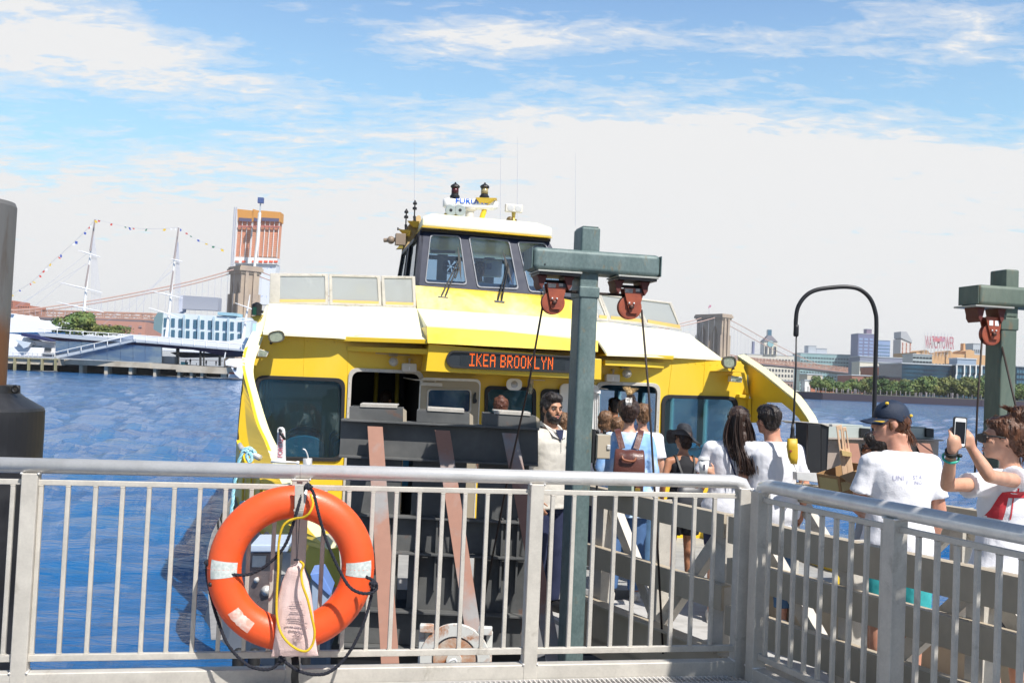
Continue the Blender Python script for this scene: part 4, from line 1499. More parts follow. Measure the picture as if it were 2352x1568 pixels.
# ================================================================== near deck grating
def grating():
 z = 1.068
 c_ = [UZ(1200, 1577, z), UZ(1640, 1548, z), UZ(1668, 1546, z), UZ(1800, 1571, z)]
 back = RF.c(c_[1])[1]
 e = thing('deck_grating', 'bar grating of the landing deck at the bottom of the picture', 'grating', V((1, 4.5, z)), kind=None)
 u1_ = RF.c(c_[2])[0]
 ua = RF.c(c_[1])[0]
 mb = MB()
 n_ = 150
 for i in range(n_):
  u = u1_ + .25 - i * .026
  vb = back - max(0, (ua - u)) * .03
  if u > u1_ - .02:
   vb = back - (u - u1_ + .02) * 1.05
  RF.box(mb, u - .0035, u + .0035, 4.0, vb, z - .03, z)
 mb.build('bearing_bars', M['alu'], e)
 mb = MB()
 k = 0
 v = back - .03
 while v > 4.0:
  RF.box(mb, u1_ - 3.6, u1_ - .01 if back - v < .08 else u1_ + .28, v - .003, v + .003, z - .012, z + .002)
  v -= .10
 mb.build('cross_rods', M['alu'], e)
 mb = MB()
 RF.box(mb, u1_ - 3.6, u1_ - .02, back - .004, back + .006, z - .04, z + .004)
 mb.build('edge_band', M['alu'], e)
 # the deck we stand on
 mb = MB()
 RF.box(mb, -4, 3.2, -1.5, 3.98, z - .2, z - .002)
 mb.build('landing_deck', mat('landing_deck_plate', (.3, .3, .3), .7), kind='structure')


grating()


# ================================================================== lower landing pontoon
def pontoon():
 dk = mat('pontoon_paint', (.20, .215, .23), .7, col2=(.12, .125, .13), nscale=1.5, rust=(.16, .08, .04), rcut=(.62, .74))
 a = UZ(560, 1600, .42)
 pts = [V((-1.35, 4.6, 0)), V((4.2, 4.6, 0)), V((6.2, 9.6, 0)), V((2.6, 9.2, 0)), V((-1.35, 8.1, 0))]
 mb = MB().prism([p + V((0, 0, -.9)) for p in pts], (0, 0, 1.22))
 mb.build('pontoon', dk, kind='structure', bevel=.02)
 # white winch drum with a rusty face
 e = thing('winch_drum', 'white round winch drum streaked with rust behind the bottom of the railing', 'winch', U(1044, 1560, 6.7))
 c_ = U(1044, 1514, 6.7)
 fw = -V((.05, 1, 0)).normalized()
 wr = mat('rusty_white', (.62, .62, .58), .6, rust=(.38, .14, .04), rcut=(.50, .62), rscale=5)
 MB().lathe(c_ - fw * .02, fw, [(.10, -.5), (.10, -.02), (.225, -.02), (.228, 0), (.225, .025), (.15, .025), (.148, .0), (.05, .0), (.05, .05), (.0, .05)], 48).build('drum', wr, e, smooth=False)
 MB().lathe(c_ + fw * .004, fw, [(.138, 0), (.138, .006)], 40).build('rust_face', mat('rust_patch', (.40, .15, .05), .85, col2=(.55, .5, .42), nscale=9), e)
 mb = MB()
 for sx_ in (-1, 1):
  mb.box(c_ + V((sx_ * .19, .02, .19)), (.09, .06, .05))
  mb.box(c_ + V((sx_ * .22, .06, -.15)), (.04, .05, .65))
 mb.box(c_ + V((.05, .1, -.38)), (.72, .3, .12))
 mb.build('cradle', wr, e, bevel=.006)
 MB().tube(bez([c_ + fw * .05 + V((-.03, 0, -.06)), c_ + fw * .07 + V((-.03, 0, .0)), c_ + fw * .07 + V((.01, 0, .02)), c_ + fw * .05 + V((.02, 0, -.03))], 5), .008, 6).build('handle', M['white'], e)
 # mooring fittings seen inside the ring
 f = thing('control_panel', 'grey metal locker with sockets and a dial seen through the life ring', 'locker', U(585, 1500, 6.6))
 q = Frame(6)
 vv = q.c(U(600, 1300, 7.0))[1]
 mb = MB()
 steel = mat('stainless', (.33, .26, .24), .3, .7, col2=(.2, .15, .14), nscale=6)
 q.poly(mb, [(572, 1268), (640, 1268), (626, 1440), (566, 1440)], vv, .3)
 mb.build('body', steel, f, bevel=.01)
 mb = MB()
 q.poly(mb, [(575, 1250), (665, 1250), (660, 1268), (573, 1268)], vv - .1, .45)
 mb.build('lid', mat('pale_blue_lid', (.42, .50, .62), .4), f, bevel=.01)
 mb = MB()
 q.poly(mb, [(580, 1275), (612, 1275), (609, 1302), (578, 1302)], vv - .02, .02)
 s_ = mb.build('socket_plate', M['alu'], f, bevel=.003)
 MB().lathe(q.at((612, 1355), vv - .0), -q.v, [(.035, 0), (.035, .02), (.02, .03), (.012, .04)], 18).build('dial', M['alu'], f, smooth=True)
 MB().lathe(q.at((590, 1330), vv - .0), -q.v, [(.018, 0), (.018, .03)], 12).build('knob', M['alu'], f, smooth=True)
 f = thing('tool_box', 'small pale blue box on the ferry foredeck seen through the right half of the ring', 'box', U(720, 1400, 7.1))
 mb = MB()
 q.poly(mb, [(715, 1325), (742, 1322), (758, 1365), (752, 1420), (715, 1420)], q.c(U(735, 1370, 7.3))[1], .3)
 mb.build('body', mat('pale_blue_box', (.30, .38, .50), .5), f, bevel=.01)
 mb = MB()
 q.poly(mb, [(712, 1318), (738, 1314), (762, 1360), (757, 1368), (716, 1330)], q.c(U(735, 1370, 7.28))[1], .34)
 mb.build('lid', mat('blue_lid', (.16, .28, .62), .4), f, bevel=.005)
 f = thing('fender', 'black rubber fender tubes hanging under the life ring at the pontoon edge', 'fender', U(570, 1560, 6.2))
 for k, x in enumerate((548, 584, 645, 700)):
  MB().cap([U(x - 4, 1600, 6.1), U(x, 1500, 6.1)], [.035, .035], 10).build('tube', M['rubber'], f, smooth=True)


pontoon()


# ================================================================== life ring
def life_ring():
 Y = 4.93
 c_ = U(671, 1303, Y)
 fr = Frame(12.35)
 n = -fr.v                       # towards the camera
 ax = fr.u
 up = V((0, 0, 1))
 RM, RT = .3125, .079
 e = thing('life_ring', 'orange life ring with grey reflective bands hanging on the front railing', 'life ring', c_ - up * .39)

 def tp(a, phi, dr=0.0):
  d = ax * math.cos(a) + up * math.sin(a)
  return c_ + d * (RM + (RT + dr) * math.cos(phi)) + n * (RT + dr) * .82 * math.sin(phi)

 mb = MB()
 NA, NP = 96, 28
 dimples = [(R(83), .06), (R(191), .035), (R(-10), .035)]
 for i in range(NA):
  for j in range(NP):
   a = 2 * math.pi * i / NA
   mb.v.append(tp(a, 2 * math.pi * j / NP))
 for i in range(NA):
  for j in range(NP):
   mb.f.append((i * NP + j, ((i + 1) % NA) * NP + j, ((i + 1) % NA) * NP + (j + 1) % NP, i * NP + (j + 1) % NP))
 body = mb.build('ring_body', M['orange'], e, smooth=True)
 for a0, a1 in ((173, 187), (-6, 7), (82, 91), (262, 271)):
  mb = MB()
  m1, m2 = 7, 14
  for i in range(m1 + 1):
   for j in range(m2 + 1):
    mb.v.append(tp(R(a0 + (a1 - a0) * i / m1), R(-12 + 204 * j / m2) if a0 not in (173, -6) else R(42 + 96 * j / m2), .0015))
  for i in range(m1):
   for j in range(m2):
    mb.f.append((i * (m2 + 1) + j, (i + 1) * (m2 + 1) + j, (i + 1) * (m2 + 1) + j + 1, i * (m2 + 1) + j + 1))
  mb.build('reflective_band', M['reflect'], body, smooth=True)
 # torn sticker, lower left
 mb = MB()
 m1, m2 = 10, 5
 for i in range(m1 + 1):
  for j in range(m2 + 1):
   a = 216 + 21 * i / m1
   ph = 62 + 42 * j / m2 + (6 * noise.noise(V((i * .9, j * 3.0, 0))) if j in (0, m2) else 0)
   mb.v.append(tp(R(a), R(ph), .0012))
 for i in range(m1):
  for j in range(m2):
   mb.f.append((i * (m2 + 1) + j, (i + 1) * (m2 + 1) + j, (i + 1) * (m2 + 1) + j + 1, i * (m2 + 1) + j + 1))
 mb.build('torn_sticker', mat('torn_sticker', (.72, .36, .28), .8, col2=(.72, .62, .55), nscale=26, ncut=(.4, .6)), body, smooth=True, label='torn pinkish sticker on the lower left of the ring')
 for a in (R(191), R(-10)):
  q = tp(a, R(35), -.001)
  MB().ball(q, .011, 10, 8).build('rope_hole', M['black'], body, smooth=True)
 # mould seams
 for a in (R(180), R(0)):
  MB().tube([tp(a, 2 * math.pi * k / 24, .0) for k in range(24)], .0018, 5, closed=True).build('seam', M['orange'], body, smooth=True)
 # bracket hook over the ring top
 d4 = crop(500, 1250, 2.731)
 yk = 4.83
 k = U(*d4(812, 160), yk)
 mb = MB()
 for (x0, y0, x1, y1, dd) in ((783, 120, 848, 300, 0), (775, 300, 848, 318, .02)):
  mb.hexa([U(*d4(x0, y1), yk) , U(*d4(x1, y1), yk), U(*d4(x1, y1), yk) + V((0, .01, 0)), U(*d4(x0, y1), yk) + V((0, .01, 0)),
     U(*d4(x0, y0), yk), U(*d4(x1, y0), yk), U(*d4(x1, y0), yk) + V((0, .01, 0)), U(*d4(x0, y0), yk) + V((0, .01, 0))])
 hk = mb.build('ring_bracket', M['alu_pale'], front_rail, bevel=.003)

 def rope(name, pts, r, mt, lab, cat, Yr, group=None, dd=None, twist=True, parent=None):
  P_ = []
  for i, p in enumerate(pts):
   yy = Yr if dd is None else Yr + dd[min(i, len(dd) - 1)]
   P_.append(U(*d4(*p), yy))
  P_ = bez(P_, 7)
  mb = MB()
  if twist:      # three strands laid round each other
   for s_ in range(3):
    Q = []
    L = 0
    for i in range(len(P_)):
     pass
    fine = []
    for i in range(len(P_) - 1):
     seg = (P_[i + 1] - P_[i]).length
     m_ = max(1, int(seg / (r * 1.1)))
     for k2 in range(m_):
      fine.append(P_[i].lerp(P_[i + 1], k2 / m_))
    fine.append(P_[-1])
    L = 0
    for i, p in enumerate(fine):
     t = (fine[min(i + 1, len(fine) - 1)] - fine[max(i - 1, 0)]).normalized()
     a = t.cross(V((0, 1, 0)))
     a = a.normalized() if a.length > 1e-4 else V((1, 0, 0))
     b_ = t.cross(a)
     w = L / (r * 7) * 2 * math.pi + s_ * 2.094
     Q.append(p + (a * math.cos(w) + b_ * math.sin(w)) * r * .5)
     if i < len(fine) - 1:
      L += (fine[i + 1] - p).length
    mb.tube(Q, r * .62, 5)
  else:
   mb.tube(P_, r, 8)
  o = mb.build(name, mt, parent, smooth=True, label=lab, cat=cat, group=group, origin=None if parent else P_[0])
  return o

 g = 'grab ropes of the life ring'
 YR = 4.84
 rope('grab_rope', [(885, 135), (845, 165), (800, 320), (725, 540), (625, 670), (500, 755), (400, 780), (300, 765), (205, 715), (150, 688)], .0078, M['dk_rope'],
   'navy braided rope looping from the ring top to its left side', 'rope', YR, g, dd=[0, 0, -.015, 0, 0, 0, -.01, -.02, 0, .05])
 rope('grab_rope', [(235, 662), (215, 680), (175, 685), (150, 690), (145, 780), (178, 950), (232, 1130), (300, 1290), (420, 1420), (520, 1463), (610, 1463), (675, 1415), (690, 1385)], .0078,
   M['dk_rope'], 'navy braided rope hanging in a slack curve down the left of the ring', 'rope', YR, g, dd=[.02, 0, 0, .05, .06, .06, .03, .02, .02, 0, 0, 0, .02])
 rope('grab_rope', [(880, 135), (922, 180), (958, 330), (1000, 480), (1050, 610), (1110, 740), (1180, 860), (1260, 908), (1340, 910), (1383, 872), (1362, 822), (1305, 792)], .0078,
   M['dk_rope'], 'navy braided rope running from the ring top down its right inner side', 'rope', YR, g, dd=[0, 0, -.015, 0, 0, 0, -.01, -.02, 0, .03, .01, .02])
 rope('grab_rope', [(1350, 850), (1340, 950), (1292, 1120), (1220, 1280), (1130, 1410), (1030, 1490), (930, 1505), (820, 1480), (740, 1430), (692, 1388)], .0080,
   M['dk_rope'], 'navy braided rope hanging in a slack curve down the right of the ring', 'rope', YR, g, dd=[.05, .05, .03, .02, .02, 0, 0, 0, .01, .02])
 mb = MB()
 for (x, y, r_) in ((885, 135, .017), (150, 690, .013), (1362, 840, .014), (690, 1388, .014)):
  p = U(*d4(x, y), YR)
  for j in range(3):
   R3 = Matrix.Rotation(j * 1.1, 3, 'X') @ Matrix.Rotation(j * .9, 3, 'Y')
   mb.tube([p + R3 @ V((math.cos(w) * r_, math.sin(w) * r_ * .7, 0)) for w in [2 * math.pi * q / 12 for q in range(12)]], .006, 6, closed=True)
 mb.build('rope_knots', M['dk_rope'], body, smooth=True)
 rope('throw_line', [(900, 190), (918, 260), (893, 325), (850, 358), (790, 368), (735, 388), (692, 440), (668, 560), (664, 750), (655, 900), (655, 1080), (690, 1210), (770, 1300),
      (860, 1335), (912, 1290), (930, 1200), (910, 1090), (880, 960), (842, 850), (833, 760), (848, 705), (826, 680)], .0058, M['yelrope'],
   'yellow throw line looped from the ring top round the pink bag', 'rope', 4.79, None, dd=[.02, -.0, -.01, .0, .02, .02, .02, .03, .03, .03, .02, .0, -.02, -.03, -.02, -.02, -.02, -.02, -.02, -.0, 0, .02], twist=False)
 # thin cord that carries the bag
 bag = thing('line_bag', 'pale pink cloth line bag printed upside down, hanging in front of the ring', 'bag', U(*d4(790, 1370), 4.82))
 MB().tube([U(*d4(797, 350), 4.84), U(*d4(797, 665), 4.82)], .0018, 5).tube([U(*d4(822, 350), 4.84), U(*d4(803, 665), 4.82)], .0018, 5).build('cord', M['dk_rope'], bag)
 MB().tube([U(*d4(797, 668), 4.82) + V((math.cos(w) * .010, math.sin(w) * .010, 0)) for w in [2 * math.pi * q / 12 for q in range(12)]], .004, 6, closed=True).build('neck_tie', M['dk_rope'], bag, smooth=True)
 Lp = [(786, 672), (790, 692), (735, 730), (692, 830), (660, 960), (650, 1100), (640, 1230), (622, 1330), (612, 1375)]
 Rp = [(812, 672), (824, 690), (852, 735), (886, 830), (906, 930), (926, 1100), (936, 1240), (948, 1320), (957, 1368)]
 rings = []
 NL = len(Lp)
 for i, (a, b_) in enumerate(zip(Lp, Rp)):
  pa, pb = U(*d4(*a), 4.845), U(*d4(*b_), 4.845)
  cc = (pa + pb) / 2
  w_ = (pb - pa).length / 2
  th = .028 if 1 < i < NL - 2 else (.012 if i <= 1 else (.018 if i == NL - 2 else .004))
  rings.append((cc, (pb - pa).normalized(), V((0, -1, 0)), w_, th))
 fine = []
 for i in range(len(rings) - 1):
  for k in range(6):
   t_ = k / 6
   r1, r2 = rings[i], rings[i + 1]
   fine.append((r1[0].lerp(r2[0], t_), r1[1].lerp(r2[1], t_), r1[2], r1[3] * (1 - t_) + r2[3] * t_, r1[4] * (1 - t_) + r2[4] * t_))
 fine.append(rings[-1])
 mb = MB().loft(fine, 48, 2.6)
 for v_ in mb.v:      # gathers towards the neck, soft creases below
  g_ = max(0, min(1, (v_.z - c_.z + .02) / .2))
  v_.y += .006 * g_ * math.sin(v_.x * 330) + .004 * noise.noise(v_ * 16) + .003 * noise.noise(V((v_.x * 60, 0, v_.z * 8)))
 bb = mb.build('bag_cloth', M['bagpink'], bag, smooth=True)
 # print, upside down on the cloth
 ik = mat('print_ink', (.27, .20, .22), .85, grain=0)
 rr_, uu_ = -V((1, .0, .03)), V((0, 0, -1))
 yk = 4.802

 def pr(s, x, y, size, sx_=1.0):
  o = U(*d4(x, y), yk)
  text(s, o, rr_, uu_, size, ik, bb, 'print', depth=.0012, align='CENTER', sx=sx_)
 pr('STEARNS', 812, 1153, .0185, 1.05)
 pr('RING BUOY LINE BAG', 800, 1125, .0105, .95)
 pr('Secure bag to ring buoy', 803, 1096, .0065)
 pr('with carrying handle loop', 800, 1082, .0065)
 pr('ring buoy with line attached', 800, 1068, .0065)
 pr('and throw underhand', 800, 1034, .0065)
 pr('50 feet of line', 795, 1020, .0065)
 pr('Pull bag end of line', 800, 990, .0065)
 pr('to recover person', 795, 972, .0065)
 o = U(*d4(812, 1215), yk)
 mb = MB()
 for r_ in (.012, .016):
  mb.tube([o + V((math.cos(w) * r_, 0, math.sin(w) * r_)) for w in [2 * math.pi * q / 24 for q in range(24)]], .0011, 4, closed=True)
 for j in range(8):
  a = j * .785
  mb.tube([o + V((math.cos(a) * .019, 0, math.sin(a) * .019)), o + V((math.cos(a + .3) * .023, 0, math.sin(a + .3) * .023))], .0014, 4)
 mb.tube([o + V((-.007, 0, 0)), o + V((0, 0, .006)), o + V((.007, 0, -.002)), o + V((0, 0, -.007))], .0022, 4)
 mb.build('printed_emblem', ik, bb)
 s_ = thing('strap', 'black webbing strap hanging below the line bag over the kick beam', 'strap', U(*d4(790, 1568), 4.90))
 mb = MB()
 P_ = bez([U(*d4(785, 1375), 4.90), U(*d4(792, 1450), 4.87), U(*d4(785, 1530), 4.885), U(*d4(800, 1640), 4.90)], 6)
 for a, b_ in zip(P_[:-1], P_[1:]):
  mb.beam(a, b_, .035, .005, up=(0, 1, 0))
 mb.build('webbing', M['rubber'], s_)


life_ring()


# ================================================================== gantries (green lifting posts)
def sheave(parent, fr, v, cc, plate, ctr, rad, mirror=1):
 """red sheave block: tapering cheek plates, wheel, pin, bolts"""
 blk = MB()
 f = fr.at
 dp = .075
 pl_ = [fr.at(cc(*p), v) for p in plate]
 blk.prism(round_poly(pl_, .01, 3), fr.v * .012)
 o = blk.build('sheave_block', M['red_paint'], parent, bevel=.002)
 b2 = MB()
 b2.prism([p + fr.v * dp for p in round_poly(pl_, .01, 3)], fr.v * .012)
 b2.build('rear_cheek', M['red_paint'], o)
 c_ = fr.at(cc(*ctr), v) + fr.v * .018
 rim = MB().lathe(c_, fr.v, [(rad * .3, -.002), (rad * .88, -.002), (rad, 0), (rad, .008), (rad * .88, .022), (rad, .036), (rad, .046), (rad * .88, .048), (rad * .3, .048)], 36)
 rim.build('wheel', M['red_paint'], o, smooth=False)
 p = fr.at(cc(*ctr), v)
 MB().lathe(p, -fr.v, [(rad * .19, -.01), (rad * .19, .018), (rad * .12, .022)], 16).build('pin', mat('pin_brown', (.09, .045, .035), .5, .5) if 'pin' not in M else M['pin'], o, smooth=True)
 kp = MB()
 u_, _, z_ = fr.c(p)
 fr.box(kp, u_ - rad * .35, u_ + rad * .3, v - .006, v, z_ + rad * .16, z_ + rad * .48)
 kp.build('keeper_plate', M['red_paint'], o, bevel=.001)
 for s_ in (-1, 1):
  MB().ball(fr.P(u_ + s_ * rad * .2, v - .008, z_ + rad * .32), rad * .09, 8, 6).build('bolt', M['alu'], o, smooth=True)
 return o, c_


M['pin'] = mat('pin_brown', (.09, .045, .035), .5, .5)
M['tag1'] = mat('aged_label', (.45, .40, .36), .6, col2=(.25, .22, .2), nscale=60)
M['tag2'] = mat('black_label', (.03, .03, .035), .5)
c4 = crop(1350, 550, 3.92)
GF = Frame(12.0)


def gantry1():
 v0 = GF.c(U(1345, 700, 7.0))[1]
 e = thing('lifting_gantry', 'nearer green steel gantry post with a cross beam and two red sheaves', 'gantry', U(1318, 1560, 7.0), 'green lifting gantries')
 ul, zt = GF.uz(c4(780, 1000), v0)
 ur, _ = GF.uz(c4(973, 1000), v0)
 mb = MB()
 GF.box(mb, ul, ur, v0, v0 + .215, .1, 3.28)
 col = mb.build('column', M['green_steel'], e, bevel=.018)
 zs0 = GF.uz(c4(800, 960), v0)[1]
 mb = MB()
 GF.box(mb, ul - .008, ur + .008, v0 - .008, v0 + .222, zs0, 3.26)
 mb.build('sleeve', M['green_steel'], col, bevel=.012)
 a, zt = GF.uz(c4(805, 215), v0)
 b_, _ = GF.uz(c4(1003, 230), v0)
 mb = MB()
 GF.box(mb, a + .0, b_ + .0, v0 + .002, v0 + .212, 3.2, zt)
 st = mb.build('stub', M['green_steel'], e, bevel=.014)
 mb = MB()
 GF.box(mb, a + .012, b_ - .012, v0 + .015, v0 + .20, zt, zt + .008)
 mb.build('cap_plate', M['green_steel'], st, bevel=.003)
 vb = v0 - .045
 ua, za = GF.uz(c4(300, 400), vb)
 ub, zb = GF.uz(c4(1634, 520), vb)
 _, zc = GF.uz(c4(300, 655), vb)
 ztop = (za + zb) / 2 - .006
 mb = MB()
 GF.box(mb, ua, ub, vb, vb + .26, zc - .004, ztop)
 bm = mb.build('cross_beam', M['green_steel'], e, bevel=.034, seg=4)
 mb = MB()
 GF.box(mb, ua - .010, ua - .0015, vb + .006, vb + .254, zc + .002, ztop - .006)
 GF.box(mb, ub + .0015, ub + .010, vb + .006, vb + .254, zc + .002, ztop - .006)
 mb.build('end_cap', M['green_steel'], bm, bevel=.003)
 # small hole near the left end
 MB().lathe(GF.at(c4(415, 612), vb), -GF.v, [(.006, -.002), (.006, .002)], 10).build('drain_hole', M['black'], bm)
 S = []
 for (x0, y0, x1, y1, pl_, ct) in ((340, 642, 800, 690, [(435, 800), (657, 815), (577, 1086), (482, 1080)], (512, 1010)),
          (1180, 702, 1600, 745, [(1240, 855), (1465, 870), (1387, 1130), (1300, 1125)], (1318, 1060))):
  zt1 = zc - .006
  u0_, _ = GF.uz(c4(x0, y0), vb)
  u1_, _ = GF.uz(c4(x1, y1), vb)
  mb = MB()
  GF.box(mb, u0_, u1_, vb - .02, vb + .26, zt1 - .012, zt1)
  hang = mb.build('mounting_plate', mat('galvanised', (.36, .36, .33), .5, .5) if 'galv' not in M else M['galv'], bm, bevel=.002)
  mb = MB()
  GF.box(mb, u0_ + .01, u1_ - .01, vb - .012, vb + .25, zt1 - .030, zt1 - .013)
  mb.build('lower_plate', M['blacksteel'], hang, bevel=.002)
  # two curved side cheeks of the hanger
  mb = MB()
  um, _ = GF.uz(c4(*ct), vb)
  zp = GF.uz(c4(pl_[0][0], pl_[0][1]), vb)[1]
  for s_ in (-1, 1):
   uc = um + s_ * .088 + .012
   w_ = .05
   q = [(uc + s_ * w_ * .9, zt1 - .031), (uc - s_ * .03, zt1 - .031), (uc - s_ * .012, zp - .0), (uc + s_ * .006, zp - .045), (uc + s_ * .028, zp - .012), (uc + s_ * .03, zp + .02)]
   mb.prism([GF.P(a_, vb + .03, z_) for a_, z_ in q], GF.v * .16)
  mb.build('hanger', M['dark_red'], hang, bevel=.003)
  mb = MB()
  mb.tube([GF.P(um - .085, vb + .10, zp + .018), GF.P(um + .105, vb + .10, zp + .018)], .011, 10)
  mb.tube([GF.P(um - .085, vb + .10, zp + .055), GF.P(um + .105, vb + .10, zp + .055)], .006, 8)
  mb.build('hanger_pin', M['blacksteel'], hang, smooth=True)
  o, cpos = sheave(bm, GF, vb + .05, c4, pl_, ct, GF.uz(c4(ct[0] + 120, ct[1]), vb + .05)[0] - GF.uz(c4(*ct), vb + .05)[0])
  tx = pl_[0][0]
  for k, (aa, bb_, mt_) in enumerate(((8, 100, 'tag1'), (122, 218, 'tag2'))):
   mb = MB()
   q = [(tx + aa, pl_[0][1] + 8), (tx + bb_, pl_[0][1] + 14), (tx + bb_ - 8, pl_[0][1] + 58), (tx + aa + 10, pl_[0][1] + 54)]
   mb.prism([GF.at(c4(*p), vb + .049) for p in q], GF.v * .0008)
   mb.build('maker_plate', M[mt_], o)
  q = [(tx + 128, pl_[0][1] + 12), (tx + 172, pl_[0][1] + 14), (tx + 170, pl_[0][1] + 44), (tx + 126, pl_[0][1] + 42)]
  MB().prism([GF.at(c4(*p), vb + .048) for p in q], GF.v * .0008).build('maker_plate_print', M['tag1'], o)
  S.append((cpos, vb + .05))
 # wire cables
 g = 'wire cables of the lifting gantries'
 P0 = GF.at(c4(398, 1010), vb + .09)
 MB().tube([P0, U(1215, 880, 7.25), U(1165, 1105, 7.5), U(1108, 1395, 7.85)], .0075, 8).build('wire_cable', M['cable'], None, smooth=True, origin=P0,
  label='wire cable slanting down left from the left sheave of the nearer gantry', cat='cable', group=g)
 P0 = GF.at(c4(1428, 1090), vb + .09)
 MB().tube([P0, U(1490, 900, 6.95), U(1505, 1150, 6.9), U(1523, 1500, 6.85)], .0075, 8).build('wire_cable', M['cable'], None, smooth=True, origin=P0,
  label='wire cable hanging down from the right sheave of the nearer gantry', cat='cable', group=g)
 P0 = GF.at(c4(560, 892), vb + .09)
 P1 = GF.at(c4(1290, 938), vb + .09)
 MB().tube([P0, P1], .0095, 8).build('wire_cable', M['cable'], None, smooth=True, origin=P0,
  label='short level wire cable between the two sheaves of the nearer gantry', cat='cable', group=g)
 # dark weathered band under the sleeve
 # grey electric box on the right of the column
 b = thing('electric_box', 'grey metal electric box with a latch beside the nearer green post', 'electric box', U(1385, 1060, 7.3))
 c6 = crop(1350, 950, 3.92)
 v1 = v0 + .05
 mb = MB()
 u0_, z0_ = GF.uz(c6(950, 1080), v1)
 u1_, z1_ = GF.uz(c6(1110, 825), v1)
 GF.box(mb, u0_, u1_, v1, v1 + .14, z0_, z1_)
 bx_ = mb.build('housing', mat('box_grey', (.27, .265, .235), .55, .2), b, bevel=.006)
 mb = MB()
 GF.box(mb, u0_ + .006, u1_ - .008, v1 - .006, v1 - .0, z0_ + .006, z1_ - .006)
 mb.build('lid', M['alu_dull'], bx_, bevel=.002)
 u2, z2 = GF.uz(c6(1078, 955), v1)
 mb = MB()
 GF.box(mb, u2 - .012, u2 + .012, v1 - .016, v1 - .006, z2 - .016, z2 + .016)
 mb.build('latch', M['alu'], bx_, bevel=.002)
 mb = MB()
 GF.box(mb, u0_ - .022, u0_ - .002, v1 + .02, v1 + .1, z0_ - .03, z1_ + .03)
 mb.build('backing_bar', M['black'], bx_)
 for dx in (0, .05):
  MB().lathe(GF.P(u0_ + .02 + dx, v1 + .05, z1_), (0, 0, 1), [(.012, 0), (.012, .018), (.007, .028)], 10).build('cable_gland', M['blacksteel'], bx_, smooth=True)
 MB().tube(bez([GF.P(u0_ + .01, v1 + .05, z0_), GF.P(u0_ + .0, v1 + .05, z0_ - .05), GF.P(u0_ + .03, v1 + .05, z0_ - .2), GF.P(u0_ + .01, v1 + .05, z0_ - .9)], 5), .008, 8).build('conduit', M['black'], bx_, smooth=True)
 # rusty chain and a black channel left of the column, near the deck
 ch = MB()
 for k in range(14):
  p = U(1298 + (k % 2) * .6, 1318 + k * 12, 7.3)
  R3 = Matrix.Rotation(R(90) if k % 2 else 0, 3, 'Z')
  ch.tube([p + R3 @ V((math.cos(w) * .009, 0, math.sin(w) * .02)) for w in [2 * math.pi * q / 10 for q in range(10)]], .0035, 5, closed=True)
 ch.build('chain', mat('rusty_chain', (.16, .10, .07), .7, .4), None, smooth=True, origin=U(1298, 1400, 7.3), label='rusty chain hanging left of the nearer green post near the deck', cat='chain')


gantry1()


